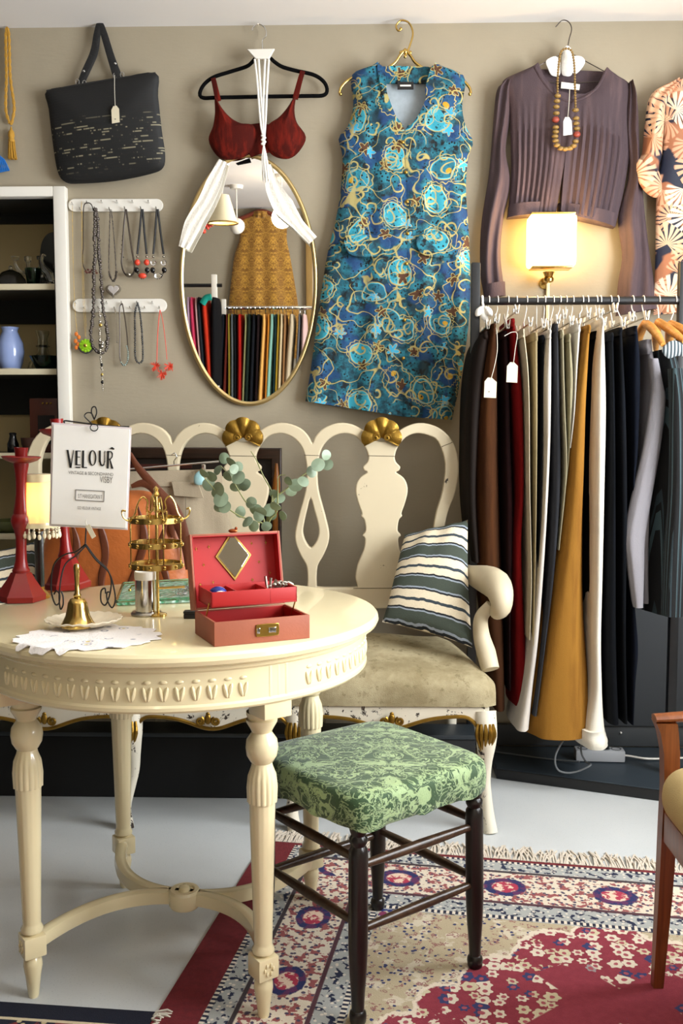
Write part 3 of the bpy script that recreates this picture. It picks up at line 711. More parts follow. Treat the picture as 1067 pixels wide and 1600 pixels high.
for lab, x0, cols in (('black cord necklace with coral red and black chunky beads', 0, ('coral', 'jet', 'coral')), ('black cord necklace with clear and black chunky beads, rightmost on the upper rail', 25, ('crystal', 'jet', 'crystal'))):
    tp = 222 + x0 * .95
    t = thing('necklace', lab, 'necklace', W(tp, 430, Yn), NG)
    for s, x in ((-1, 214.5 + x0), (1, 229 + x0 * 1.06)):
        obj('cord', G().tube([W(tp + s * .8, 327, Yn), W((tp + x) / 2, 362, Yn), W(x, 397, Yn)], .0036, 8), MT['blackleather'], t)
        obj('cap_bead', G().sphere(W(x, 401, Yn - .001), .0045, (1, 1, 1), 10), MT['silver'], t)
        obj('chunky_bead', G().sphere(W(x + s * 0, 410, Yn - .002), .0095, (1, .8, 1.1), 10), MT[cols[0]], t)
        obj('chunky_bead', G().sphere(W(x + s * 1, 422, Yn - .004), .0085, (1, .8, 1.15), 10), MT[cols[1]], t)
    obj('chunky_bead', G().sphere(W(222.5 + x0, 431, Yn - .004), .011, (1.3, .8, .85), 10), MT[cols[2]], t)
    g = G(); beads(g, loop([(231 + x0, 424), (226 + x0, 434), (219 + x0, 434), (214 + x0, 424)], Yn), .003, .006); obj('spacer_bead', g, MT['smoke'], t)
t = neck('beaded drop necklace of silver and crystal hanging below the long grey rope', [(156, 482), (156, 500), (156, 530), (157, 556), (159, 575), (160, 610)], .0026, 'silver', 'beads', .5, Yn - .014, .006)
for y, r, m in ((508, .006, 'goldch'), (537, .0095, 'crystal'), (541, .008, 'silver'), (570, .005, 'jet'), (597, .005, 'jet'), (585, .0045, 'goldch')): obj('charm', G().sphere(W(157 + (y - 508) * .03, y, Yn - .018), r, (1, .7, 1.1), 10), MT[m], t)
t = neck('short silver chain with a single hanging end on the lower rail', [(179, 483), (180, 486), (182, 510), (183, 533)], .0018, 'silver'); obj('clasp', G().sphere(W(183, 534, Yn), .0032, (1, 1, 1.3), 8), MT['silver'], t)
t = neck('grey-green cord necklace with pale beads low on one side', [(191, 474), (187, 482), (187, 520), (187, 555), (190, 568), (194, 571), (199, 566), (200, 550), (198, 520), (194, 490), (191, 474)], .0015, 'smoke')
g = G(); beads(g, loop([(198, 541), (200, 552), (199, 564), (194, 571), (189, 566)], Yn - .002), .0032, .006, .2); obj('bead_row', g, plain('sea_bead', '#8d9c94', .3), t)
neck('plain black bead necklace on the lower rail', [(215, 474), (211, 490), (211, 530), (211, 555), (214, 565), (218, 567), (223, 562), (223, 545), (221, 510), (218, 485), (215, 474)], .0028, 'jet', 'beads', .1)
t = neck('coral red necklace with three spiky clusters, rightmost on the lower rail', [(250, 484), (248, 500), (246, 530), (245, 564)], .0012, 'coral')
obj('strand', G().tube(loop([(250, 484), (254, 500), (258, 530), (261, 562)], Yn), .0012, 6), MT['coral'], t)
for cx, cy in ((243, 571), (253, 584), (264, 572)):
    g = G(); c = W(cx, cy, Yn - .003)
    for k in range(26):
        a = random.uniform(0, 2 * PI); b = random.uniform(-.2, 1); l = random.uniform(.012, .02)
        g.tube([c, c + V((math.cos(a) * l, -abs(b) * .008, math.sin(a) * l - .003))], [.0022, .0009], 5)
    obj('spiky_cluster', g, MT['coral'], t)
obj('strand', G().tube(loop([(246, 574), (249, 581), (255, 584), (261, 577)], Yn), .0016, 6), MT['coral'], t)

# ---------------------------------------------------------------- oval mirror
ax, az = V((1, 0, 0)), V((0, -math.sin(MTILT), math.cos(MTILT)))
rx = (W(493, 440, WY - .03) - W(283, 440, WY - .03)).x / 2; rz = (W(388, 247, WY - .03) - W(388, 633, WY - .03)).z / 2
t = thing('oval_mirror', 'tall oval wall mirror in a thin gold frame under the red bra', 'mirror', MC - V((0, 0, rz)))
nn = 96
ring = [MC + ax * rx * math.cos(2 * PI * k / nn) + az * rz * math.sin(2 * PI * k / nn) for k in range(nn)]
obj('frame', G().tube(ring, .0078, 10, True), plain('pale_gold_frame', '#d6bd84', .3, .9, .15, 20), t)
gp = [[MC + MN * .001 + ax * rx * .985 * s * math.cos(2 * PI * k / nn) + az * rz * .985 * s * math.sin(2 * PI * k / nn) for k in range(nn)] for s in (1.0, .5, .001)]
obj('mirror_glass', G().grid(gp, None, True), MT['mirror'], t)
obj('backing', G().prism([[(rx * math.cos(2 * PI * k / 48), rz * math.sin(2 * PI * k / 48)) for k in range(48)]], lambda a, b, d: MC - MN * (.007 - d) + ax * a + az * b, .008), MT['darkwood'], t)
# white lace sash falling across the mirror's top
def ribbon(cen, wid, Y, dep=.004, nw=9):
    P = resample(catmull([W(a, b, Y) for a, b in cen], 8), 40); rows = []; m = len(P)
    for i, p in enumerate(P):
        tg = (P[min(i + 1, m - 1)] - P[max(i - 1, 0)]).normalized(); sd = tg.cross(V((0, 1, 0))).normalized()
        k = i / (m - 1) * (len(wid) - 1); j = min(int(k), len(wid) - 2); w_ = (wid[j] * (1 - k + j) + wid[j + 1] * (k - j)) / 2
        fr = [p + sd * w_ * (2 * q / (nw - 1) - 1) - V((0, .0018 * math.sin(q * 1.6 + i * .12) + .006, 0)) for q in range(nw)]
        bk = [q + V((0, dep, 0)) for q in reversed(fr)]
        rows.append(fr + bk)
    return G().grid(rows, None, True)
ls = plain('sheer_white_lace', '#efe9dc', .9, 0, .1, 90, .5, 160)
t = thing('lace_sash', 'white lace sash draped over the top of the oval mirror', 'sash', W(388, 390, WY - .06))
obj('tail', ribbon([(349, 252), (338, 278), (322, 315), (303, 348), (287, 388)], [.03, .05, .05, .055, .035], WY - .062), ls, t)
obj('tail', ribbon([(419, 258), (425, 288), (440, 318), (465, 350), (489, 376)], [.02, .05, .07, .04, .035], WY - .062), ls, t)

# ---------------------------------------------------------------- red bra on its hanger
Yh = WY - .035
t = thing('velvet_hanger', 'black velvet coat hanger holding the red bra', 'hanger', W(410, 152, Yh))
path = [(394, 97), (385, 104), (360, 112), (333, 121), (318, 133), (312, 147), (318, 153), (340, 152.5), (410, 151), (480, 150), (505, 149), (511, 141), (506, 128), (490, 117), (460, 110), (440, 104), (428, 96), (420, 90), (402, 90)]
obj('hanger_body', G().tube(resample(catmull([W(a, b, Yh) for a, b in path], 6, True), 140)[:-1], .0062, 10, True), MT['blackvel'], t)
obj('hook', G().tube(catmull([W(a, b, Yh) for a, b in ((411, 90), (410, 72), (410, 63), (416, 55), (414, 44), (405, 38), (396, 42), (394, 48))], 6), .0022, 8), MT['chrome'], t)
Yb = WY - .055
t = thing('bra', 'rust red velvet bra hung over the oval mirror', 'bra', W(408, 248, Yb))
cl = [W(a, b, Yb) for a, b in ((336, 152), (346, 168), (360, 184), (378, 194), (398, 197), (404, 214), (394, 236), (375, 248), (350, 249), (336, 240), (326, 219), (333, 198), (336, 176))]
obj('cup', G().puff(catmull(cl, 4, True), (0, -1, 0), .045, 9, .1), MT['redvel'], t)
cr = [W(a, b, Yb) for a, b in ((462, 150), (450, 168), (436, 184), (420, 195), (412, 210), (418, 234), (432, 246), (452, 248), (468, 236), (478, 214), (464, 192), (460, 172))]
obj('cup', G().puff(catmull(cr, 4, True), (0, -1, 0), .045, 9, .1), MT['redvel'], t)
obj('bridge', G().plate([[(392, 194), (408, 192), (422, 195), (424, 238), (408, 240), (392, 246), (384, 230)]], Yb - .004, .006, .002), MT['redvel'], t)
for p in (((333, 122), (336, 135), (341, 158)), ((473, 111), (468, 128), (461, 155))):
    obj('strap', G().tube(catmull([W(a, b, Yb + .008) for a, b in p], 6), [.0085, .009, .010], 10, flat=((0, 1, 0), .25)), MT['redvel'], t)
obj('care_label', G().plate([[(368, 255), (390, 247), (392, 253), (371, 257)]], Yb + .004, .001), MT['blackvel'], t)
# macrame cord
Ym = WY - .085
t = thing('macrame_hanger', 'white macrame cord hanger with a tassel hung in front of the red bra', 'plant hanger', W(412, 285, Ym))
obj('bracket', G().plate([[(386, 78), (429, 77), (420, 93), (400, 93)]], Ym + .02, .014, .002), MT['white'], t)
for p in (((398, 93), (402, 130), (407, 190), (411, 213)), ((404, 93), (407, 140), (411, 190), (412, 213)), ((414, 93), (412, 140), (411, 190), (412, 213)), ((420, 93), (417, 140), (415, 185), (413, 213))):
    obj('cord', G().tube(resample(catmull([W(a, b, Ym + (.014 if b < 100 else 0)) for a, b in p], 6), 30), .0036, 8), MT['rope'], t)
g = G()
for k in range(5): g.sphere(W(411 + (k % 2) * 1.5, 212 + k * 3.2, Ym), .0075, (1, .8, .7), 8)
obj('knot', g, MT['rope'], t)
g = G()
for k in range(20):
    a = k * 2.4; r = .004 + .007 * (k % 5) / 5; c = W(412, 226, Ym); e = W(416, 262 + random.uniform(0, 24), Ym)
    g.tube(catmull([c, c.lerp(e, .5) + V((math.cos(a) * r, math.sin(a) * r * .6, 0)), e + V((math.cos(a) * r * 1.2, math.sin(a) * r * .6, 0))], 4), .0023, 5)
obj('tassel', g, MT['rope'], t)
# ---------------------------------------------------------------- hanging garments on the wall
def panel(Lp, Rp, Y, thick=.02, nu=26, nv=50, fold=None, back=.006, open_=False, flatL=False, flatR=False, tilt=0):
    L = resample(catmull([W(a, b, Y) for a, b in Lp], 8), nv); R = resample(catmull([W(a, b, Y) for a, b in Rp], 8), nv)
    rows, uv = [], []; wmax = max((a - b).length for a, b in zip(L, R)); acc = 0
    for j in range(nv):
        v = j / (nv - 1)
        fr, u1 = [], []
        for i in range(nu):
            u = i / (nu - 1); p = L[j].lerp(R[j], u)
            k = 2 * u - 1
            if flatL and k < 0: k = 0
            if flatR and k > 0: k = 0
            d = thick * (1 - abs(k) ** 3) + (fold(u, v) * (1 - abs(2 * u - 1) ** 6) if fold else 0)
            fr.append(p - V((0, d + tilt * v, 0))); u1.append((p.x, p.z))
        bk = [V((q.x, Y + back - tilt * v, q.z)) for q in reversed(fr)]
        rows.append(fr + bk); uv.append(u1 + list(reversed(u1)))
    g = G().grid(rows, uv, True); n = nu * 2
    for j in (0, nv - 1):
        for i in range(nu - 1):
            a = j * n + i; b = j * n + n - 1 - i
            g.f.append((a, a + 1, b - 1, b))
    return g
Yd = WY - .045
t = thing('brass_hanger', 'ornate brass coat hanger holding the blue paisley dress', 'hanger', W(632, 130, Yd))
obj('hook', G().tube(catmull([W(a, b, Yd) for a, b in ((633, 88), (640, 72), (645, 52), (639, 36), (627, 32), (619, 40), (622, 48), (628, 45))], 7), [.0035, .003, .003, .003, .003, .0035], 10).sphere(W(626, 45, Yd), .005), MT['brass'], t)
for s in (-1, 1):
    pp = [(633 + s * 3, 80), (633 + s * 9, 88), (633 + s * 16, 98), (633 + s * 30, 107), (633 + s * 55, 113), (633 + s * 84, 122), (633 + s * 99, 135), (633 + s * 103, 146)]
    obj('arm', G().tube(catmull([W(a, b, Yd) for a, b in pp], 6), [.006, .0045, .005, .004, .004, .005, .004], 10).sphere(W(633 + s * 101, 147, Yd), .006), MT['brass'], t)
g = G()
for a, b, r in ((633, 80, .008), (626, 82, .005), (641, 82, .005), (633, 88, .006)): g.sphere(W(a, b, Yd - .002), r, (1, .7, 1.2), 10)
obj('ornament', g, MT['brass'], t)
t = thing('paisley_dress', 'sleeveless blue and gold paisley button-front dress on a brass hanger', 'dress', W(605, 655, Yd))
fd = lambda u, v: .012 * v * math.sin(u * 9 + 1) + .006 * v * math.sin(u * 23) + .003 * math.sin(v * 30 + u * 4)
mid = [(632, 212), (635, 300), (636, 400), (634, 520), (628, 651)]
obj('front_panel', panel([(588, 103), (550, 117), (552, 165), (543, 198), (529, 216), (535, 245), (532, 300), (523, 350), (511, 400), (497, 490), (485, 580), (477, 627)],
    [(592, 103), (597, 125), (606, 155), (618, 186), (632, 212)] + mid[1:], Yd, .032, 26, 70, fd, .002, flatR=True), MT['paisley'], t, 60)
obj('front_panel', panel([(678, 104), (672, 135), (660, 170), (646, 195), (632, 212)] + mid[1:],
    [(684, 104), (725, 119), (722, 165), (727, 195), (739, 222), (732, 245), (728, 295), (733, 380), (734, 480), (722, 580), (706, 656)], Yd - .001, .032, 26, 70, lambda u, v: fd(u + .6, v), .002, flatL=True), MT['paisley'], t, 60)
obj('back_lining', panel([(575, 112), (578, 150), (600, 225)], [(700, 114), (695, 150), (664, 225)], Yd + .012, .004, 12, 14), plain('pale_blue_lining', '#a3adb4', .9, 0, .2, 60), t)
obj('collar', panel([(592, 104), (600, 122), (604, 130)], [(679, 105), (671, 122), (667, 130)], Yd - .004, .006, 14, 6, None, .006), MT['paisley'], t)
for pts in ([(589, 101), (600, 108), (604, 140), (598, 150), (592, 125)], [(682, 102), (672, 108), (664, 142), (670, 152), (680, 126)]):
    obj('lapel', G().plate([pts], Yd - .034, .006, .002, 3), MT['paisley'], t)
obj('neck_label', G().plate([[(621, 128), (646, 128), (646, 140), (621, 140)]], Yd - .014, .002), MT['jet'], t, label='black woven neck label')
obj('label_print', G().plate([[(625, 132.5), (642, 132.5), (642, 135), (625, 135)]], Yd - .0155, .001), MT['white'], t)
for a, b in ((629, 222), (634, 269), (636, 315), (637, 365), (635, 412), (632, 500), (630, 560)): obj('button', G().sphere(W(a, b, Yd - .038), .0062, (1, .7, 1), 12), MT['brassdull'], t, label='gilt dome button')
for pts in ([(541, 368), (605, 372), (604, 396), (575, 402), (545, 397)], [(655, 368), (720, 362), (719, 392), (690, 403), (657, 396)]):
    obj('pocket_flap', G().plate([pts], Yd - .046, .010, .003, 4), MT['paisley'], t)

# taupe blouse
t = thing('wire_hanger', 'thin wire coat hanger holding the taupe blouse', 'hanger', W(885, 118, Yd))
obj('hook', G().tube(catmull([W(a, b, Yd) for a, b in ((886, 80), (889, 62), (893, 45), (888, 34), (878, 32), (868, 42))], 6), .0017, 8), MT['smoke'], t)
obj('wire', G().tube(resample([W(a, b, Yd) for a, b in ((886, 80), (835, 106), (800, 126), (887, 130), (975, 126), (945, 112), (886, 80))], 60), .0016, 8), MT['smoke'], t)
t = thing('bell_sleeve_blouse', 'cropped taupe blouse with pintucks and long sleeves on a wire hanger', 'blouse', W(885, 345, Yd))
tuck = lambda u, v: (.0035 * math.sin(u * 62) * min(1, max(0, (v - .32) * 5)) + .008 * v * math.sin(u * 8 + 2)) 
obj('front_panel', panel([(835, 105), (808, 114), (784, 130), (795, 165), (798, 230), (798, 280), (793, 338)], [(838, 104), (847, 124), (866, 146), (889, 157), (884, 210), (878, 260), (866, 334)], Yd, .034, 40, 50, tuck, .002, flatR=True), MT['blouse'], t, 60)
obj('front_panel', panel([(944, 111), (934, 134), (914, 151), (889, 157), (884, 210), (879, 260), (873, 333)], [(947, 112), (966, 120), (984, 134), (984, 180), (983, 240), (974, 300), (961, 353)], Yd - .001, .034, 40, 50, lambda u, v: tuck(u + .3, v) * 1.3, .002, flatL=True), MT['blouse'], t, 60)
obj('sleeve', panel([(790, 127), (776, 142), (770, 200), (764, 270), (752, 350), (750, 420), (756, 464)], [(797, 130), (797, 180), (790, 235), (797, 285), (786, 345), (782, 400), (789, 462)], Yd + .008, .03, 18, 50, lambda u, v: .008 * math.sin(u * 11 + v * 6), .002), MT['blouse'], t, 60)
obj('sleeve', panel([(980, 132), (976, 200), (982, 270), (966, 340), (972, 400), (966, 440), (962, 492)], [(985, 130), (996, 160), (999, 240), (1006, 320), (1014, 390), (1022, 440), (1026, 480)], Yd + .008, .034, 18, 50, lambda u, v: .009 * math.sin(u * 12 + v * 5), .002), MT['blouse'], t, 60)
obj('cuff', panel([(755, 446), (757, 468)], [(789, 440), (790, 462)], Yd - .008, .026, 14, 5), MT['blouse'], t)
obj('cuff', panel([(965, 474), (962, 494)], [(1025, 462), (1027, 482)], Yd - .008, .03, 14, 5), MT['blouse'], t)
obj('back_panel', panel([(828, 108), (820, 200)], [(950, 112), (955, 200)], Yd + .014, .003, 10, 8), MT['blouse'], t)
obj('waistband', panel([(796, 320), (793, 340)], [(866, 317), (866, 335)], Yd - .012, .03, 20, 4, None, .03), MT['blouse'], t)
obj('waistband', panel([(873, 317), (873, 335)], [(966, 335), (961, 355)], Yd - .012, .03, 20, 4, None, .03), MT['blouse'], t)
obj('neck_binding', G().tube(catmull([W(a, b, Yd - .034) for a, b in ((836, 105), (847, 125), (866, 147), (889, 158), (914, 152), (934, 135), (946, 112))], 6), .0048, 8), MT['blouse'], t)
obj('neck_label', G().plate([[(877, 128), (906, 132), (905, 141), (876, 138)]], Yd - .004, .002), MT['white'], t, label='white woven neck label')
# crochet collar on the hanger
t = thing('crochet_collar', 'white crochet lace collar draped over the wire hanger', 'collar', W(884, 118, Yd - .02))
for pts in ([(853, 95), (868, 88), (876, 100), (874, 118), (862, 118), (856, 108)], [(893, 90), (907, 88), (914, 96), (908, 108), (898, 116), (892, 108)]):
    obj('lace_wing', G().plate([pts], Yd - .006, .006, .002, 4), MT['lace'], t)
obj('lace_front', G().puff(catmull([W(a, b, Yd - .012) for a, b in ((886, 71), (893, 78), (895, 100), (893, 117), (884, 119), (877, 114), (878, 90), (881, 76))], 4, True), (0, -1, 0), .012, 6), MT['lace'], t)
# wooden bead necklace
Yk = Yd - .06
t = thing('bead_necklace', 'chunky olive wooden bead necklace with two dull red beads on the taupe blouse', 'necklace', W(884, 235, Yk), NG)
lp = [(875, 82), (872, 100), (871, 130), (871, 147)]; rp = [(896, 88), (898, 110), (898, 140), (899, 165)]
obj('thin_strand', beads(G(), loop([(871, 147), (871, 125), (873, 100), (876, 82), (884, 76), (893, 80), (897, 100), (898, 130), (899, 166)], Yk + .012), .0042, .008), MT['woodb'], t)
for i, (a, b) in enumerate(((871, 150), (870, 158), (869, 167), (869, 177), (868, 187), (868, 199), (868, 206), (867, 213), (868, 220), (870, 227), (876, 232), (883, 233), (890, 232), (896, 228), (899, 221), (901, 210), (901, 201), (900, 193), (900, 185), (899, 172))):
    rd = i in (4, 15)
    obj('wooden_bead', G().sphere(W(a, b, Yk), .0098 if rd else .0088, (1.25, 1, 1 if rd else .75), 12), MT['redb' if rd else 'woodb'], t, label='dull red bead' if rd else None)
price_tag([(880, 212), (880, 190), (883, 183), (889, 183), (893, 189), (894, 210)], [(890, 138), (889, 160), (887, 184)], Yk - .012, 'small white price tag hanging inside the wooden bead necklace', None, 'paper')

# wall lamp glowing under the blouse
t = thing('wall_lamp', 'lit brass wall lamp with a glowing square glass shade below the taupe blouse', 'wall lamp', W(857, 440, WY - .06))
Ylm = WY - .07
a = W(825, 338, Ylm); b = W(897, 418, Ylm)
obj('lamp_shade', G().box(((a.x + b.x) / 2, Ylm, (a.z + b.z) / 2), (b.x - a.x, .075, a.z - b.z), None, .014, 3), MT['sconce'], t)
obj('shade_rim', G().box(((a.x + b.x) / 2, Ylm, a.z + .003), (b.x - a.x - .01, .07, .006), None, .002), MT['brass'], t)
obj('shade_rim', G().box(((a.x + b.x) / 2, Ylm, b.z - .002), (b.x - a.x - .02, .07, .006), None, .002), MT['brass'], t)
c = W(857, 436, Ylm)
obj('socket', G().lathe([(.008, -.012), (.016, -.008), (.018, .0), (.013, .008), (.017, .018), (.02, .022)], c, 18), MT['brass'], t)
obj('bracket', G().tube([c + V((0, 0, -.004)), c + V((0, .06, -.004))], .006, 10).lathe([(.02, 0), (.018, .006), (.0, .008)], c + V((0, .069, -.004)), 18, Matrix.Rotation(PI / 2, 3, 'X')), MT['brass'], t)
p0 = W(856, 442, WY - .008); obj('cable_duct', G().box((p0.x, WY - .007, p0.z - .14), (.011, .012, .28), None, .002), MT['cream'], t)

# palm print shirt at the right edge
t = thing('palm_shirt', 'peach and navy palm leaf print shirt at the right edge of the wall', 'shirt', W(1080, 490, Yd))
fs2 = lambda u, v: .006 * math.sin(u * 14 + v * 3) + .01 * v * math.sin(u * 6)
obj('body', panel([(1050, 130), (1036, 160), (1036, 230), (1026, 300), (1024, 400), (1021, 492)], [(1115, 118), (1200, 160), (1190, 240), (1188, 300), (1186, 400), (1184, 485)], Yd, .03, 40, 50, fs2, .002), MT['palm'], t, 60)
obj('sleeve', panel([(1055, 126), (1017, 148), (1007, 200), (1003, 240), (994, 256), (1000, 275), (1016, 304)], [(1062, 128), (1042, 160), (1037, 200), (1034, 240), (1030, 260), (1030, 280), (1030, 306)], Yd - .012, .03, 18, 36, lambda u, v: .007 * math.sin(u * 9 + v * 8), .002), MT['palm'], t, 60)
obj('cuff', G().puff(catmull([W(a, b, Yd - .03) for a, b in ((996, 250), (1014, 256), (1030, 270), (1034, 300), (1024, 309), (1008, 300), (996, 280))], 4, True), (0, -1, 0), .02, 6), MT['palm'], t)
obj('collar', G().plate([[(1082, 112), (1120, 104), (1130, 130), (1100, 150)]], Yd - .04, .008, .003, 4), MT['palm'], t)
t = thing('wooden_coat_hanger', 'wooden hanger inside the palm print shirt', 'hanger', W(1115, 112, Yd + .01))
obj('hanger_body', G().tube(catmull([W(a, b, Yd - .005) for a, b in ((1050, 138), (1085, 118), (1115, 106), (1145, 118), (1185, 140))], 6), .009, 10), MT['hangwood'], t)
obj('hook', G().tube(catmull([W(a, b, Yd - .005) for a, b in ((1115, 106), (1115, 80), (1124, 66), (1118, 52), (1106, 56))], 6), .002, 8), MT['steel'], t)

# ---------------------------------------------------------------- settee
YB = 3.03; YFR = 2.62
t = thing('settee', 'worn cream painted wooden settee with pierced splat back and linen seat', 'settee', (W(380, 900, 2.8).x, 2.8, 0))
SETTEE = t
CS = (163, 379.5, 596)
hole = [(558, 913), (554.5, 917), (526, 917.5), (498.5, 917), (495, 913), (495, 893), (497.5, 881), (506, 866), (513, 848), (514, 830), (507, 800), (498, 766), (496, 735), (499, 712), (506, 695), (520, 682), (538, 677), (556, 682), (569, 697), (575, 711), (574, 721), (567, 729), (569, 735), (573, 738), (562, 746), (556, 758), (556, 772), (561, 790), (565, 801), (564, 806), (569, 812), (571, 828), (566, 836), (570, 841), (568, 858), (559, 880), (555, 900)]
endh = [(634, 913), (637.5, 917), (655, 917.5), (669, 917), (672.5, 912), (675, 850), (677, 822), (682, 796), (691, 766), (695, 724), (684, 690), (668, 680), (650, 677), (634, 683), (622, 697), (617, 711), (618, 721), (625, 729), (623, 735), (619, 738), (630, 746), (636, 758), (636, 772), (631, 790), (627, 801), (628, 806), (623, 812), (621, 828), (626, 836), (622, 841), (624, 858), (633, 880), (637, 900)]
tear = [(485.5, 778), (491, 796), (497, 818), (498.5, 832), (494, 846), (486, 855), (478, 846), (473.5, 832), (475, 818), (480, 796)]
mir = lambda P, c: [(2 * c - a, b) for a, b in P]
sh = lambda P, d: [(a + d, b) for a, b in P]
spl = []
archL = [(-109, 692), (-103, 682), (-90, 669), (-68, 661), (-46, 663), (-26, 674), (-12, 687), (0, 690)]
topR = [(a + 596, b) for a, b in archL[1:]] + [(608, 687), (622, 674), (640, 664), (661, 661), (686, 669), (706, 689), (716, 722), (712, 765), (701, 795), (695, 819), (691, 862), (690, 918), (692, 948)]
midT = [(a + 379.5, b) for a, b in archL] + [(379.5 - a, b) for a, b in reversed(archL[:-1])]
outer = midT + topR; outer = outer + [(759 - a, b) for a, b in reversed(topR)]
spl = [outer]
for c in CS:
    if c != 163: spl.append(sh(hole, c - 596))
    if c != 596: spl.append(sh(mir(hole, 596), c - 596))
spl += [endh, mir(endh, 379.5), tear, sh(tear, -215)]
def smoothpx(P, n=3): return [(q.x, q.y) for q in catmull([(a, b, 0) for a, b in P], n, True)]
obj('back_frame', G().plate([smoothpx(p) for p in spl], YB, .030, .004), MT['settee'], t, 30)
def shell(cx, cy, wpx, hpx, Y, name, parent, lab=None):
    c = W(cx, cy + hpx * .42, Y); R = (W(cx + wpx / 2, cy, Y) - W(cx, cy, Y)).x
    rows = []
    for j in range(9):
        s = j / 8; r = []
        for i in range(57):
            a = -.30 * PI / 2 + (PI + .30 * PI) * i / 56
            sc_ = 1 + .05 * abs(math.cos(a * 3.45 + .0)) ** .5 - .05
            rad = R * s * (.80 + .26 * math.sin(max(0, a)) if True else 1) * sc_
            rr = R * s * (1.0 if True else 1) * (1 - .10 * (1 - abs(math.cos(4.0 * (a - PI / 2) )) ** .5))
            z = .012 * math.sin(s * PI * .9) + .007 * s * abs(math.cos(4.0 * (a - PI / 2)))
            r.append(c + V((rr * math.cos(a), -z, rr * math.sin(a) * 1.0)))
        rows.append(r)
    g = G().grid(rows); n0 = len(g.v)
    rows2 = [[V((p.x, Y + .004, p.z)) for p in rows[-1]], [V((c.x, Y + .004, c.z))] * 57]
    g.grid([rows[-1]] + rows2)
    for s in (-1, 1):
        sp = [c + V((s * R * .28, -.012, 0)) + V((math.cos(k * .5) * R * .17 * (1 - k / 22), 0, math.sin(k * .5) * R * .17 * (1 - k / 22))) for k in range(20)]
        g.tube(sp, .0045, 6)
    obj(name, g, MT['gilt'], parent, 50)
for c in CS: shell(c, 667, 64, 40, YB - .02, 'gilt_shell', t)
g = G()
for c in CS:
    a, b = W(c - 21, 712, YB - .0155), W(c + 21, 713, YB - .0155); g.tube([a, b], .0009, 5)
for c in (487, 271.5): g.tube([W(c - 12, 711, YB - .0155), W(c + 12, 712, YB - .0155)], .0008, 5)
g.tube([W(690, 698, YB - .0155), W(707, 691, YB - .0155)], .0009, 5); g.tube([W(552, 919, YB - .0155), W(640, 919, YB - .0155)], .0009, 5)
obj('joint_line', g, plain('dark_crack', '#3a2c1e', .9), t, label='dark hairline joints in the paint')
# seat: padded, linen
zs0 = W(700, 1103, YFR).z; xl, xrr = W(-70, 1060, YFR).x, W(776, 1060, YFR).x
def seat_pad():
    g = G(); rows = []; nu, nv = 60, 26
    xa, xb, ya, yb = xl, xrr, YFR - .01, 3.0
    prof = [(0, 0), (.0, .03), (.004, .055), (.014, .072), (.035, .088), (.09, .102), (.2, .118), (.31, .128), (.37, .124)]
    P = resample(catmull([(y, z, 0) for y, z in prof], 6), nv)
    for q in P:
        r = []
        for i in range(nu):
            u = i / (nu - 1); e = min(u, 1 - u) * (xb - xa)
            k = min(1, e / .05); rd = 1 - (1 - k) ** 2 * .35
            inset = .02 * (1 - min(1, e / .03)) ** 2
            tp = .095 * max(0, q.x - .03) / .34 * (2 * u - 1)
            r.append(V((xa + (xb - xa) * u - tp, ya + q.x + inset, zs0 + q.y * rd + .004 * math.sin(u * 25) * (q.y / .095))))
        rows.append(r)
    g.grid(rows); base = [V((p.x, p.y, zs0)) for p in rows[-1]]
    g.grid([rows[-1], base]); 
    for side in (0, nu - 1):
        col = [r[side] for r in rows] + [base[side]]
        o = len(g.v); g.v += col; g.uv += [(0, 0)] * len(col); g.f.append(tuple(range(o, o + len(col))))
    o = len(g.v); g.v += [rows[0][0], rows[0][-1], base[-1], base[0]]; g.uv += [(0, 0)] * 4; g.f.append((o, o + 1, o + 2, o + 3))
    return g
sp_ = obj('seat_pad', seat_pad(), MT['seatlin'], t, 50)
# apron with scalloped gilt edge
legs = [(-62, 0), (203, 0), (462, 0), (757, 0)]
zt = zs0
def ap_y(x):
    for (a, _), (b, _) in zip(legs, legs[1:]):
        if a <= x <= b:
            u = (x - a) / (b - a)
            return 1118 + 17 * math.exp(-((u - .5) / .16) ** 2) + 26 * (math.exp(-(u / .06) ** 2) + math.exp(-((1 - u) / .06) ** 2)) + 4 * math.sin(u * PI)
    return 1140
xs = [-62 + (757 + 62) * i / 160 for i in range(161)]
edge = [W(x, ap_y(x), YFR) for x in xs]
poly = [(p.x, p.z) for p in edge] + [(edge[-1].x, zt), (edge[0].x, zt)]
obj('apron', G().prism([poly], lambda a, b, d: V((a, YFR + .01 + d, b)), .028, .002), MT['settee_leg'], t, 30)
obj('gilt_edge', G().tube([p + V((0, -.006, .002)) for p in edge], .0055, 8), MT['gilt'], t)
g = G().box((xl + .02, (YFR + 3.0) / 2, zt - .03), (.03, .36, .06), None, .004).box((xrr - .075, (YFR + 3.0) / 2, zt - .03), (.03, .36, .06), Matrix.Rotation(.25, 3, 'Z'), .004).box(((xl + xrr) / 2, 2.99, zt - .03), (xrr - xl - .06, .03, .06), None, .004)
obj('seat_rail', g, MT['settee_leg'], t)
for cx in (70, 325, 612):
    c = W(cx, 1124, YFR - .012); g = G()
    for s in (-1, 1):
        g.tube([c + V((s * .022, 0, -.004)) + V((s * math.cos(k * .45 + 2) * .012 * (1 - k / 26), -.004, math.sin(k * .45 + 2) * .012 * (1 - k / 26))) for k in range(24)], .0042, 6)
    g.sphere(c + V((0, -.004, .002)), .012, (.8, .5, 1.3), 12).sphere(c + V((0, -.004, .016)), .006, (1, .6, 1), 8)
    obj('gilt_carving', g, MT['gilt'], t)
def leg(pts, rr, name='leg', mat='settee_leg'):
    return obj(name, G().tube(resample(catmull(pts, 8), 40), rr, 14), MT[mat], t)
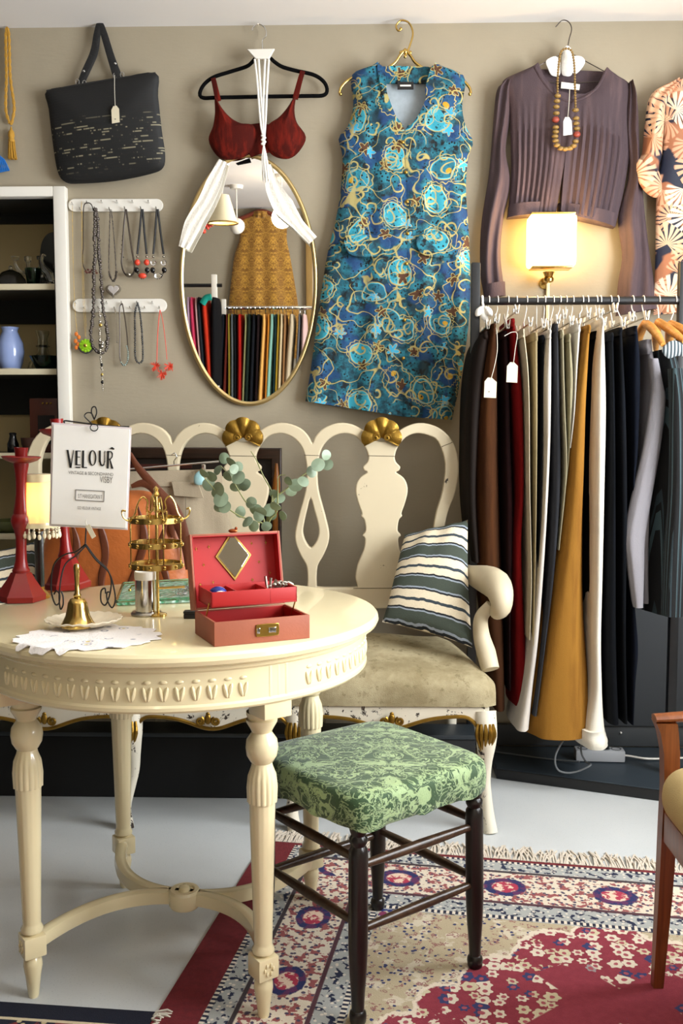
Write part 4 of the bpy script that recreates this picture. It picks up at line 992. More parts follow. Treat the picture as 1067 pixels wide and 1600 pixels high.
for (x, _), top in zip(legs, (1, 1, 1, 0)):
    s = 1 if x != 203 else 1
    base = F(x if x != 757 else 767, 1303 if x == 757 else 1288, 0); X0 = W(x, 1130, YFR).x
    leg([V((X0, YFR + .018, zt - .02)), V((X0 + .005, YFR - .002, zt - .09)), V((X0 + .004, YFR + .012, zt - .2)), V((base.x - .008, YFR + .008, .06)), V((base.x, YFR - .006, .0))], [.034, .030, .020, .015, .017, .02])
    g = G()
    for k in range(5):
        a = (k - 2) * .4
        g.tube(catmull([V((X0 + math.sin(a) * .028, YFR - .010 - .012 * math.cos(a), zt - .045)), V((X0 + math.sin(a) * .032, YFR - .020 - .012 * math.cos(a), zt - .075)), V((X0 + math.sin(a) * .014, YFR - .010 - .008 * math.cos(a), zt - .125))], 5), [.004, .007, .002], 6)
    obj('gilt_leaf', g, MT['gilt'], t)
for x in (W(0, 1130, 2.98).x, W(250, 1130, 2.98).x, W(500, 1130, 2.98).x, W(705, 1130, 2.98).x):
    leg([V((x, 2.985, zt)), V((x, 2.99, zt - .15)), V((x, 3.03, .0))], [.02, .017, .015], 'back_leg')
# scrolled arms
for s, ox in ((1, 0), (-1, None)):
    def A_(x, y, Y):
        p = W(x, y, Y)
        if s < 0:
            m = (W(379.5, 700, YB).x) ; p = V((2 * m - p.x, p.y, p.z))
        return p
    arm = [A_(722, 890, 3.02), A_(743, 900, 2.91), A_(770, 910, 2.78), A_(781, 925, 2.70), A_(783, 948, 2.675), A_(775, 957, 2.70)]
    obj('arm', G().tube(resample(catmull(arm, 8), 40), [.020, .026, .036, .043, .044, .036, .022], 16), MT['settee'], t)
    sup = [A_(767, 945, 2.705), A_(752, 965, 2.715), A_(752, 992, 2.72), A_(760, 1022, 2.70), A_(766, 1046, 2.68)]
    obj('arm_support', G().tube(resample(catmull(sup, 8), 30), [.016, .020, .024, .028, .026], 14), MT['settee'], t)

# ---------------------------------------------------------------- on the settee
def pillow(TL, TR, BR, BL, th, name, label, group='striped ticking cushions on the settee'):
    nu, nv = 30, 34; n = (TR - TL).cross(BL - TL).normalized()
    if n.y > 0: n = -n
    hgt = (TL - BL).length; rows = {}; 
    t = thing(name, label, 'cushion', (BL + BR) / 2, group)
    for sg, nm, mt in ((1, 'front_cover', 'cushion'), (-1, 'back_cover', 'cushback')):
        P, U = [], []
        for j in range(nv):
            v = j / (nv - 1); r, q = [], []
            for i in range(nu):
                u = i / (nu - 1)
                p = TL.lerp(TR, u).lerp(BL.lerp(BR, u), v)
                e = (4 * u * (1 - u)) ** .42 * (4 * v * (1 - v)) ** .42
                pin = 1 - .05 * (1 - (2 * u - 1) ** 2 * 1) * (1 - 4 * v * (1 - v))
                cc = (TL + TR + BL + BR) / 4
                p = cc + (p - cc) * (1 - .05 * ((1 - abs(2 * u - 1) ** 2) * abs(2 * v - 1) ** 3 + (1 - abs(2 * v - 1) ** 2) * abs(2 * u - 1) ** 3))
                cr = .006 * math.sin(u * 17 + v * 5) * max(0, 1 - v * 2.2)
                r.append(p + n * (sg * th * e + cr * e)); q.append((u, (1 - v) * hgt))
            P.append(r); U.append(q)
        obj(nm, G().grid(P, U), MT[mt], t, 60)
    ed = [TL.lerp(TR, i / 12) for i in range(12)] + [TR.lerp(BR, i / 12) for i in range(12)] + [BR.lerp(BL, i / 12) for i in range(12)] + [BL.lerp(TL, i / 12) for i in range(12)]
    return t
pillow(W(632, 835, 2.985), W(731, 812, 2.95), W(738, 1012, 2.72), W(597, 972, 2.78), .055, 'striped_cushion', 'dark green and cream striped cushion against the right arm of the settee')
pillow(W(-60, 868, 2.82), W(55, 846, 2.93), W(62, 990, 2.84), W(-70, 1010, 2.74), .06, 'striped_cushion', 'striped cushion at the left end of the settee behind the red candlesticks')
# tan leather bag
Ybag = 2.80
t = thing('leather_bag', 'slouchy tan leather shoulder bag lying on the settee behind the shop sign', 'bag', W(180, 950, Ybag))
ob_ = catmull([W(a, b, Ybag) for a, b in ((62, 975), (62, 900), (72, 840), (98, 800), (150, 778), (205, 766), (243, 772), (272, 800), (294, 850), (300, 905), (300, 975), (180, 985))], 4, True)
obj('bag_body', G().puff(ob_, (0, -1, .2), .075, 8, .6), MT['tan'], t, 60)
g = G()
for pts, r in ((((110, 812), (120, 850), (112, 900), (120, 940)), .012), (((150, 800), (165, 860), (158, 910), (165, 950)), .014), (((215, 790), (225, 840), (212, 890), (190, 935)), .013), (((262, 810), (250, 860), (262, 915), (255, 950)), .012)):
    g.tube(resample(catmull([W(a, b, Ybag - .07) for a, b in pts], 6), 20), [.002, r, r * .8, .003], 8, flat=((0, 1, 0), .5))
obj('leather_fold', g, MT['tandark'], t)
for pts in (((203, 708), (214, 728), (232, 750), (252, 775), (275, 805), (290, 850), (293, 890)), ((205, 760), (225, 755), (245, 768), (262, 800), (270, 840))):
    obj('strap', G().tube(resample(catmull([W(a, b, Ybag - .05) for a, b in pts], 6), 40), [.006, .012, .015, .022, .02, .014, .006], 10, flat=((0, 1, 0), .3)), MT['tandark'], t)
obj('strap', G().tube(resample(catmull([W(a, b, Ybag - .03) for a, b in ((203, 708), (190, 740), (170, 770), (150, 800))], 6), 30), [.006, .012, .014], 10, flat=((0, 1, 0), .3)), MT['tandark'], t)
# linen garment on a clip hanger
Yl = 2.955
t = thing('linen_skirt', 'pale linen skirt with a pocket flap clipped to a steel hanger on the settee back', 'skirt', W(270, 930, Yl))
obj('skirt', panel([(150, 742), (150, 800), (150, 870), (150, 930)], [(345, 738), (352, 790), (372, 850), (395, 925)], Yl, .02, 40, 30, lambda u, v: .012 * v * math.sin(u * 20) , .004), MT['linen'], t, 60)
obj('waistband', panel([(148, 738), (148, 762)], [(345, 733), (348, 757)], Yl - .004, .022, 24, 4), MT['linen'], t)
obj('pocket_flap', G().plate([[(268, 752), (310, 754), (318, 778), (272, 775)]], Yl - .032, .006, .002), MT['linen'], t)
obj('seam', G().tube([W(290, 776, Yl - .03), W(291, 900, Yl - .03)], .0012, 6), plain('linen_seam', '#6d6351', .9), t)
t = thing('clip_hanger', 'chrome clip hanger bar holding the linen skirt across the settee back', 'hanger', W(250, 738, Yl - .03))
obj('bar', G().tube([W(145, 738, Yl - .035), W(342, 721, Yl - .035)], .0028, 8), MT['chrome'], t)
obj('hook', G().tube(catmull([W(a, b, Yl - .03) for a, b in ((272, 728), (272, 720), (276, 714), (273, 708), (268, 711))], 5), .0016, 8), MT['chrome'], t)
for a, b in ((172, 738), (318, 727)): obj('clip', G().box(W(a, b + 6, Yl - .035), (.014, .012, .03), None, .003), MT['chrome'], t)
t = thing('clothes_peg', 'pale blue clip on the waistband of the linen skirt', 'clip', W(314, 756, Yl - .05))
obj('peg', G().puff(catmull([W(a, b, Yl - .045) for a, b in ((304, 742), (316, 734), (320, 745), (316, 757), (304, 756))], 4, True), (0, -1, 0), .008, 5), plain('pale_blue_plastic', '#9ac4c8', .5), t)
# dark framed picture behind the settee
Yp = 3.20
t = thing('framed_picture', 'dark framed picture leaning against the wall behind the settee back', 'picture', W(290, 1000, Yp))
fr = [(118, 698), (440, 700), (440, 1040), (118, 1040)]; inn = [(136, 716), (424, 718), (424, 1020), (136, 1020)]
obj('frame', G().plate([fr, inn], Yp, .025, .004), MT['darkwood'], t, 25)
obj('print', G().plate([inn], Yp + .006, .004), plain('dark_brown_print', '#1c120d', .5, 0, .4, 6), t)
obj('print_strip', G().plate([[(140, 724), (300, 726), (300, 732), (140, 730)]], Yp + .002, .003), plain('maroon_print', '#471a12', .5), t)
t = thing('turned_spindle', 'amber coloured turned wooden spindle behind the settee, right of the vase splat', 'spindle', W(432, 770, 3.12))
obj('spindle', G().tube([V((W(430, 1000, 3.12).x, 3.12, 0)), W(430, 800, 3.12), W(431, 770, 3.12), W(432, 755, 3.12), W(432, 742, 3.12), W(432, 724, 3.12)], [.008, .009, .014, .013, .009, .004], 14), plain('amber_varnish', '#8a5218', .3), t)
# ---------------------------------------------------------------- round table
TX = -.3413 * math.cos(PSI) - 2.0138 * math.sin(PSI); TY = -.3413 * math.sin(PSI) + 2.0138 * math.cos(PSI)
TR, TH, LR = .4199, .740, .3312; T0 = -.9479 + PSI
RUGZ = .008
TC = V((TX, TY, 0))
t = thing('round_table', 'round cream lacquered table on four turned fluted legs', 'table', TC)
TOPZ = TH
obj('tabletop', G().lathe([(0, .712), (TR - .03, .712), (TR - .012, .7135), (TR - .003, .718), (TR, .7255), (TR - .0015, .733), (TR - .006, .738), (TR - .014, TH), (0, TH)], TC, 96), MT['cream'], t, 30)
AR = .392
g = G().lathe([(AR - .022, .630), (AR, .630), (AR + .003, .634), (AR + .003, .640), (AR, .644), (AR, .700), (AR + .004, .704), (AR + .004, .712), (AR - .022, .712), (AR - .022, .630)], TC, 96)
nl = 88
for k in range(nl):
    a = T0 + (k + .5) * 2 * PI / nl
    if min(abs(((a - T0 - q * PI / 2 + PI) % (2 * PI)) - PI) for q in range(4)) < .12: continue
    for s in (-1, 1):
        aa = a + s * .011; c = TC + V((math.cos(aa) * AR, math.sin(aa) * AR, .664)); R_ = Matrix.Rotation(aa - PI / 2, 3, 'Z') @ Matrix.Rotation(-s * .22, 3, 'Y')
        g.sphere(c, .013, (.32, .3, 1.05), 8, R_)
    c = TC + V((math.cos(a) * AR, math.sin(a) * AR, .685)); g.sphere(c, .006, (1.2, .4, .6), 8, Matrix.Rotation(a - PI / 2, 3, 'Z'))
obj('apron', g, MT['cream'], t, 35)
ZT = .60
def zz(y): return ZT * (1597 - y) / (1597 - 1104)
prof = [(0, 0), (.009, 0), (.0105, .004), (.015, zz(1560)), (.0185, zz(1543)), (.0175, zz(1534)), (.013, zz(1528)), (.016, zz(1525)), (.016, zz(1490)), (.013, zz(1489)), (.021, zz(1485)), (.0215, zz(1480)), (.0175, zz(1474)), (.0175, zz(1470)), (.0245, zz(1250)), (.0245, zz(1246)), (.0275, zz(1245)), (.0285, zz(1222)), (.026, zz(1203)), (.0205, zz(1190)), (.019, zz(1184)), (.0215, zz(1182)), (.0285, zz(1172)), (.0305, zz(1160)), (.0285, zz(1148)), (.021, zz(1139)), (.0185, zz(1136)), (.022, zz(1130)), (.029, zz(1120)), (.0295, zz(1116)), (.026, zz(1114)), (.0285, zz(1109)), (.0285, ZT)]
fl0, fl1 = zz(1247), zz(1190)
def flute(r, z, a): return r * (1 + .07 * abs(math.sin(8 * a)) - .04) if fl0 < z < fl1 else r
LEG = []
for k in range(4):
    a = T0 + k * PI / 2; p = TC + V((LR * math.cos(a), LR * math.sin(a), 0)); LEG.append(p)
    z0 = RUGZ if k in (0, 1) else 0
    R_ = Matrix.Rotation(a, 3, 'Z')
    pp = [(r, max(z, z0)) for r, z in prof]
    g = G().lathe(pp, p, 64, None, flute)
    g.box(p + V((0, 0, (zz(1525) + zz(1490)) / 2)), (.044, .044, zz(1490) - zz(1525)), R_, .004)
    g.box(p + V((math.cos(a) * .03, math.sin(a) * .03, (.600 + .713) / 2)), (.058, .058, .113), R_, .003)
    for s in (-1, 0, 1):
        g.box(p + V((math.cos(a) * .059, math.sin(a) * .059, .665)) + R_ @ V((0, s * .017, 0)), (.004, .006, .07), R_, .0015)
    q = p + V((0, 0, (zz(1525) + zz(1490)) / 2))
    for s in range(6): g.sphere(q + R_ @ V((.022, .009 * math.cos(s * PI / 3), .009 * math.sin(s * PI / 3))), .005, (.5, 1, 1), 6)
    obj('leg', g, MT['cream'], t, 40)
hubz = zz(1507)
HUB = TC + V((0, 0, hubz))
ufr = (LEG[0] - LEG[3]).normalized()
for k in range(4):
    L_ = LEG[k] + V((0, 0, hubz)); d = L_ - HUB; ctl = HUB + ufr * d.dot(ufr) * .78
    pts = [L_.lerp(ctl, s / 20).lerp(ctl.lerp(HUB, s / 20), s / 20) for s in range(21)]
    pts = [p for p in pts if (p - L_).length > .018]
    rows = []
    for i, p in enumerate(pts):
        tg = (pts[min(i + 1, len(pts) - 1)] - pts[max(i - 1, 0)]).normalized(); sd = V((-tg.y, tg.x, 0)).normalized()
        rows.append([p + sd * a + V((0, 0, b)) for a, b in ((-.012, -.014), (.012, -.014), (.014, -.004), (.012, .012), (.006, .015), (-.006, .015), (-.012, .012), (-.014, -.004))])
    obj('stretcher', G().grid(rows, None, True), MT['cream'], t, 45)
obj('stretcher_hub', G().lathe([(0, -.022), (.03, -.022), (.034, -.016), (.034, .012), (.03, .017), (.022, .017), (.02, .014), (.013, .014), (.011, .022), (.005, .026), (0, .026)], HUB, 40), MT['cream'], t)

# ---------------------------------------------------------------- on the table
TZ = TH + .0004
def onT(x, y): return F(x, y, TZ)
def candlestick(base, top, label):
    c = onT(*base); t = thing('candlestick', label, 'candlestick', c, 'red lacquered candlesticks')
    topw = W(top[0], top[1], c.y); H = topw.z - TZ; lean = math.atan2(topw.x - c.x, H)
    R_ = Matrix.Rotation(lean, 3, 'Y')
    def ln(prof, n=24, rot=0): 
        return G().lathe(prof, c, n, R_ @ Matrix.Rotation(rot, 3, 'Z'))
    s = H / .345
    lo = max(0, .052 * abs(math.sin(lean)))
    obj('hexagonal_base', ln([(0, lo), (.053, lo), (.054, lo + .012), (.050, .018), (.030, .050 * s), (.022, .066 * s), (.0, .068 * s)], 6, .3), MT['redlac'], t, 20)
    obj('stem', ln([(.0185, .064 * s), (.0195, .072 * s), (.016, .078 * s), (.0125, .095 * s), (.0115, .12 * s), (.012, .15 * s), (.015, .163 * s), (.0175, .170 * s), (.0205, .178 * s), (.0225, .188 * s), (.0205, .198 * s), (.0165, .204 * s), (.017, .208 * s), (.0145, .222 * s), (.0115, .25 * s), (.0115, .275 * s), (.0135, .30 * s), (.0165, .318 * s), (.0165, .324 * s)]), MT['redlac'], t)
    obj('drip_pan', ln([(.0, .320 * s), (.018, .322 * s), (.034, .328 * s), (.0425, .336 * s), (.0415, .338 * s), (.03, .332 * s), (.0, .329 * s)], 32), MT['redlac'], t)
    obj('candle_cup', ln([(.0125, .328 * s), (.0135, .345 * s), (.0155, .358 * s), (.0135, .358 * s), (.011, .345 * s), (0, .343 * s)]), MT['redlac'], t)
candlestick((33, 938), (33, 708), 'red lacquered candlestick nearest the left edge, taller in view')
candlestick((107, 920), (89, 664), 'red lacquered candlestick half hidden behind the shop sign')
# fringed lamp
c = onT(63, 934); t = thing('fringed_lamp', 'small lit table lamp with a cream panelled shade and pearl fringe', 'lamp', c)
Yl_ = c.y; zb0, zt0 = W(57, 822, Yl_).z, W(57, 742, Yl_).z; hs = zt0 - zb0
obj('lamp_foot', G().lathe([(0, 0), (.022, 0), (.024, .006), (.016, .014), (.009, .02), (.010, .026), (0, .027)], c, 24), MT['brassdull'], t)
g = G()
g.lathe([(.008, .024), (.0095, .03), (.0095, zb0 - TZ - .012), (.008, zb0 - TZ - .005)], c, 24, None, lambda r, z, a: r * (1 + .12 * math.cos(6 * a)))
obj('lamp_stem', g, MT['ebony'], t)
obj('lamp_collar', G().lathe([(.009, 0), (.014, .004), (.012, .01), (.016, .018), (.009, .026), (.006, .05)], V((c.x, c.y, zb0 - .012)), 20), MT['brassdull'], t)
def shade_m():
    m = NT('lit_silk_shade'); z = m.xyz(m.co())[2]
    m.b.inputs['Transmission Weight'].default_value = 0
    tr = m.n('ShaderNodeBsdfTranslucent'); tr.inputs[0].default_value = hx('#fff0cf')
    df = m.n('ShaderNodeBsdfDiffuse'); df.inputs[0].default_value = hx('#f6ead0')
    mx = m.n('ShaderNodeMixShader'); mx.inputs[0].default_value = .55
    m.t.links.new(df.outputs[0], mx.inputs[1]); m.t.links.new(tr.outputs[0], mx.inputs[2])
    m.t.links.new(mx.outputs[0], m.t.nodes['Material Output'].inputs[0]); return m.m
lc = V((c.x, c.y, zb0))
oct_ = lambda r, z, a: r * (1 + .03 * math.cos(8 * (a + .2)))
obj('lamp_shade', G().lathe([(.0455, 0), (.0445, hs * .12), (.040, hs * .45), (.0345, hs * .78), (.0325, hs * .88), (.0355, hs), (.0345, hs), (.0315, hs * .88), (.0335, hs * .78), (.039, hs * .45), (.0435, hs * .12), (.0445, 0)], lc, 48, None, oct_), shade_m(), t, 50)
obj('shade_trim', G().lathe([(.0458, -.002), (.0466, .004), (.0458, .010), (.0452, .004), (.0458, -.002)], lc, 48, None, oct_), MT['cream'], t)
obj('shade_trim', G().lathe([(.0335, hs * .86), (.0345, hs * .9), (.0362, hs + .001), (.0345, hs + .002)], lc, 48, None, oct_), MT['cream'], t)
g = G()
for k in range(26):
    a = k * 2 * PI / 26; p = lc + V((math.cos(a) * .0455, math.sin(a) * .0455, -.004))
    g.sphere(p, .0022, (1, 1, 1), 6).sphere(p - V((0, 0, .006)), .0028, (1, 1, 1), 6).sphere(p - V((0, 0, .014 + .003 * (k % 2))), .0042, (1, 1, 1.6), 8)
obj('bead_fringe', g, MT['pearl'], t)
obj('bulb', G().sphere(lc + V((0, 0, hs * .5)), .013, (1, 1, 1.3), 12), emit('lamp_bulb', '#ffd08a', 30), t)

# shop sign on its wire stand
Ys = onT(140, 945).y
cs = onT(138, 948)
t = thing('shop_sign', 'white shop sign card on a black scrolled wire stand', 'sign', cs)
Yp_ = Ys - .012
P4 = [(84, 663), (203, 671), (197, 825), (80, 819)]
obj('sign_card', G().plate([P4], Yp_, .0025, .0006), MT['paper'], t)
obj('card_sleeve', G().plate([[(81, 660), (205.5, 668), (199.5, 828), (77, 822)]], Yp_ + .003, .001), plain('clear_sleeve_edge', '#d9cfd0', .2), t)
def px_at(u, v):
    a = V((84, 663, 0)).lerp(V((203, 671, 0)), u); b = V((80, 819, 0)).lerp(V((197, 825, 0)), u); return a.lerp(b, v)
def flatpoly(polys, mat, name, Y=Yp_ - .0022, d=.0008): 
    g = G()
    if name in ('letter_O', 'address_frame'): g.plate(polys, Y, d)
    else:
        for q in polys: g.plate([q], Y, d)
    obj(name, g, MT[mat], t, smooth=False)
def bar(x0, y0, x1, y1, w0, w1=None):
    w1 = w0 if w1 is None else w1
    return [(x0 - w0 / 2, y0), (x0 + w0 / 2, y0), (x1 + w1 / 2, y1), (x1 - w1 / 2, y1)]
hb = lambda x0, x1, y, h: [(x0, y - h / 2), (x1, y - h / 2 + .2), (x1, y + h / 2 + .2), (x0, y + h / 2)]
def oval(cx, cy, rx_, ry_, n=24, sk=0): return [(cx + rx_ * math.cos(2 * PI * k / n) + sk * math.sin(2 * PI * k / n), cy + ry_ * math.sin(2 * PI * k / n)) for k in range(n)]
letters = [('letter_V', [[(104, 703), (107, 703), (112, 731), (108.6, 731)], [(114.6, 703.2), (115.6, 703.2), (111.6, 731), (109.8, 731)]]),
 ('letter_E', [bar(119.6, 704, 119.2, 727, 3.4), hb(119, 126, 704.6, 1.2), hb(119, 125, 714, 1.2), hb(119, 126, 726.2, 1.2), hb(118, 125.5, 730.2, 1.8)]),
 ('letter_L', [bar(130, 704, 129.4, 731, 3.2), hb(129, 136, 730.4, 1.4)]),
 ('letter_U', [bar(156, 704, 156, 722, 3), bar(164, 704.5, 163.6, 722, 1.1), [(154.5, 720), (157.5, 720), (158.6, 725), (160.2, 726.4), (162, 725), (163, 720), (164.2, 720), (163, 727), (160, 728.6), (156.4, 727)]]),
 ('letter_R', [bar(169, 704.6, 168.2, 732, 3.2), [(169, 704.6), (174, 705), (176.4, 708.5), (176, 714), (173, 718), (169, 718), (169, 716.8), (172.4, 716.6), (174.6, 713), (174.8, 709), (173, 706.2), (169, 706)], bar(171.4, 717, 175.6, 732.4, 1.6, 3.4)])]
for nm, polys in letters: flatpoly(polys, 'ink', nm)
flatpoly([oval(144.5, 715.5, 6.2, 12.2), oval(145, 715.5, 3.4, 11)], 'ink', 'letter_O')
flatpoly([oval(175, 700.3, 2.2, 1.7, 12), oval(172.6, 701, 1.4, .7, 10), oval(177, 701.4, 1.8, 1.3, 10)], 'ink', 'leaf_mark')
def text_on(txt, x0, y0, x1, y1, mat, name, slope=.05):
    cu = bpy.data.curves.new('tmp', 'FONT'); cu.body = txt; cu.resolution_u = 3
    ob = bpy.data.objects.new('tmp', cu); COL.objects.link(ob)
    me = bpy.data.meshes.new_from_object(ob.evaluated_get(bpy.context.evaluated_depsgraph_get()))
    xs = [q.co.x for q in me.vertices]; ys = [q.co.y for q in me.vertices]
    ax_, bx_, ay_, by_ = min(xs), max(xs), min(ys), max(ys); g = G()
    def mp(q):
        u = (q.x - ax_) / (bx_ - ax_); v = (q.y - ay_) / (by_ - ay_)
        x = x0 + (x1 - x0) * u; return W(x, y1 + (y0 - y1) * v + slope * (x - x0), Yp_ - .0022)
    g.add([mp(q.co) for q in me.vertices], [tuple(p.vertices) for p in me.polygons])
    bpy.data.objects.remove(ob); bpy.data.curves.remove(cu); bpy.data.meshes.remove(me)
    obj(name, g, MT[mat], t, smooth=False)
text_on('VINTAGE & SECONDHAND', 107, 735.5, 177, 740.5, 'grey_ink', 'tagline')
text_on('VISBY', 156, 744, 176, 754, 'grey_ink', 'town_name')
text_on('S:T HANSGATAN 7', 122, 771.5, 159.5, 778, 'grey_ink', 'street_address')
text_on('GO VELOUR VINTAGE', 121, 791, 157.5, 795.5, 'grey_ink', 'footer_line')
flatpoly([[(118, 764.6), (163.6, 767.2), (162.6, 784.4), (117.4, 781.6)], [(119, 765.7), (162.6, 768.2), (161.7, 783.2), (118.4, 780.6)]], 'grey_ink', 'address_frame')
bw = MT['blackm']; Yw_ = Ys + .004
def wire(pts, Y=Yw_, r=.0017, n=7): return G().tube(catmull([W(a, b, Y) for a, b in pts], 7), r, n)
obj('stand_rod', wire([(133, 855), (136, 800), (141, 720), (146, 664)]), bw, t)
g = wire([(101, 662), (101, 657.5), (115, 659), (145, 663), (175, 666), (202, 667)]); g.tube(catmull([W(a, b, Yw_) for a, b in ((146, 664), (138, 657), (132, 650), (136, 645), (143, 646), (147, 655), (143, 645), (144, 637), (149, 636), (151, 645), (147, 656))], 6), .0014, 6)
g.tube([W(147 + 6 * math.cos(k * .42), 668 + 5.5 * math.sin(k * .42), Yp_ - .006) for k in range(15)], .0012, 6, True)
obj('clip_scroll', g, bw, t)
def foot(x1, y1, off, pts, dY):
    base = V((W(x1, y1, cs.y).x, cs.y + dY, 0)); P = []
    for i, (a, b) in enumerate(pts):
        w = W(a, b, cs.y); k = min(1, i / 4); P.append(V((w.x, cs.y + dY * k, w.z)))
    P = catmull(P, 8); mz = min(p.z for p in P)
    return G().tube([p + V((0, 0, (TZ + .0018 - mz) * min(1, max(0, (1.0 - (p.z - mz) / .15))))) for p in P], .0017, 7)
for pts, dY in (([(134, 850), (118, 863), (100, 868), (84, 882), (78, 905), (78, 930), (84, 950), (90, 948), (91, 935), (86, 928), (82, 934)], .01),
                ([(134, 852), (122, 868), (108, 882), (103, 905), (102, 940), (104, 962), (108, 955), (108, 940), (105, 930)], -.04),
                ([(134, 850), (150, 872), (166, 888), (172, 905), (170, 925), (163, 943), (156, 938), (156, 922), (162, 918), (163, 926)], .01),
                ([(134, 853), (150, 876), (172, 898), (181, 925), (184, 945), (179, 957), (172, 945), (171, 932), (175, 930)], -.02)):
    obj('scroll_foot', foot(pts[-1][0], 955, 0, pts, dY), bw, t)
price_tag([(133, 822), (140, 819), (150, 838), (144, 842)], [(136, 821), (134, 816), (135, 812)], Yp_ - .006, 'small folded paper tag tucked under the shop sign card', None, 'tagc')

# brass ring carousel
c = onT(247, 962); Yc = c.y
t = thing('jewellery_stand', 'brass three-tier ring stand for jewellery behind the steel canister', 'jewellery stand', c)
zr = lambda y: W(243, y, Yc).z
obj('rod', G().tube([c + V((0, 0, .002)), V((c.x, Yc, zr(766)))], .0032, 10), MT['brass'], t)
obj('finial', G().lathe([(.004, -.01), (.007, -.006), (.004, 0), (.006, .006), (.0, .012)], V((c.x, Yc, zr(768))), 14), MT['brass'], t)
obj('foot_plate', G().lathe([(0, 0), (.018, 0), (.018, .004), (.006, .008), (0, .008)], c, 24), MT['brass'], t)
for y in (812, 850, 883):
    R = .052; P = [V((c.x - .002 + R * math.cos(k * PI / 24), Yc + R * math.sin(k * PI / 24), zr(y))) for k in range(48)]
    rows = [[p + V((math.cos(i * PI / 24), math.sin(i * PI / 24), 0)) * o + V((0, 0, h)) for i, p in enumerate(P)] for o, h in ((0, -.0055), (.0015, -.0055), (.0015, .0055), (0, .0055), (0, -.0055))]
    g = G().grid(rows, None, True)
    for i in range(0, 48, 4): g.sphere(P[i] + V((math.cos(i * PI / 24), math.sin(i * PI / 24), 0)) * .002, .0035, (1, 1, 1.2), 6)
    obj('tier_ring', g, MT['brass'], t, 50)
g = G()
for k in range(4):
    a = k * PI / 2 + .5; d = V((math.cos(a), math.sin(a), 0)); q = V((c.x - .002, Yc, 0)) + d * .052
    g.tube([V((q.x, q.y, zr(883))), V((q.x, q.y, zr(810)))], .0017, 6)
    g.tube([V((c.x, Yc, zr(883))), V((q.x, q.y, zr(883)))], .0014, 6)
obj('upright', g, MT['brass'], t, label='four slim uprights joining the rings')
for k in range(4):
    a = k * PI / 2 + .5; d = V((math.cos(a), math.sin(a), 0)); o = V((c.x, Yc, 0))
    pts = [(.004, 790), (.012, 800), (.020, 795), (.018, 783), (.028, 776), (.038, 786), (.045, 803), (.056, 812), (.068, 806), (.070, 796), (.063, 797)]
    obj('scroll_hook', G().tube(catmull([o + d * r + V((0, 0, zr(y))) for r, y in pts], 6), .0019, 7), MT['brass'], t)
obj('side_arm', G().tube([V((c.x, Yc, zr(919))), V((c.x + .055, Yc + .004, zr(917)))], .0026, 8), MT['brass'], t)
# steel canister
c = onT(229, 960); k = 1
t = thing('steel_canister', 'tall polished steel canister with a white lid on a round base', 'canister', c)
hc = W(229, 902, c.y).z - TZ
obj('base', G().lathe([(0, 0), (.031, 0), (.032, .003), (.029, .007), (.0, .008)], c, 40), MT['silver'], t)
obj('body', G().lathe([(.0225, .006), (.0228, .02), (.0225, hc)], c, 48), MT['chrome'], t)
obj('lid', G().lathe([(.0230, hc - .004), (.0236, hc), (.0236, hc + .012), (.022, hc + .013), (.02, hc + .008), (0, hc + .008)], c, 48), MT['white'], t)
# pressed glass tray
q4 = [onT(193, 918), onT(298, 912), onT(304, 942), onT(182, 947)]
cen = sum(q4, V()) / 4
def tray_m():
    m = NT('pressed_green_glass'); co = m.co(); v = m.vor(co, 75, rnd=.8).outputs['Distance']
    m.bump(v, .9, .006); m.b.inputs['Transmission Weight'].default_value = .55
    return m.out(m.mix(m.step(v, .4, .2), '#6fc79a', '#cfeedd'), .12)
t = thing('glass_tray', 'sea green pressed glass tray lying flat beside the steel canister', 'tray', cen)
obj('tray_plate', G().prism([[(p.x, p.y) for p in q4]], lambda a, b, d: V((a, b, TZ + .0045 + d)), .008, .003), tray_m(), t)
g = G()
for i in range(4): 
    a, b = q4[i], q4[(i + 1) % 4]; g.tube([a + V((0, 0, .010)), b + V((0, 0, .010))], .0035, 8)
obj('tray_rim', g, MT['greenglass'], t)
c = onT(286, 936) + V((0, 0, .010)); g = G()
for k in range(12): g.sphere(c + V((random.uniform(-.014, .014), random.uniform(-.008, .008), .004 + .0012 * k)), .0055, (1, 1, 1), 8)
single('crystal_earrings', g, MT['crystal'], 'small heap of clear crystal jewellery on the green glass tray', 'jewellery')
c = onT(203, 932) + V((0, 0, .0105)); 
single('gold_earring', G().sphere(c + V((0, 0, .004)), .004).tube([c + V((0, 0, .006)), c + V((.004, 0, .014)), c + V((.012, 0, .016))], .0016, 6), MT['brass'], 'tiny gold earring on the left of the green glass tray', 'earring')
c = onT(299, 966)
t = thing('ring_box', 'flat black ring box half hidden behind the red jewellery box', 'box', c)
obj('box_base', G().box(c + V((-.002, .004, .005)), (.026, .022, .010), None, .002), MT['blackm'], t); obj('box_lid', G().box(c + V((-.002, .004, .0125)), (.027, .023, .005), None, .002), MT['blackleather'], t)

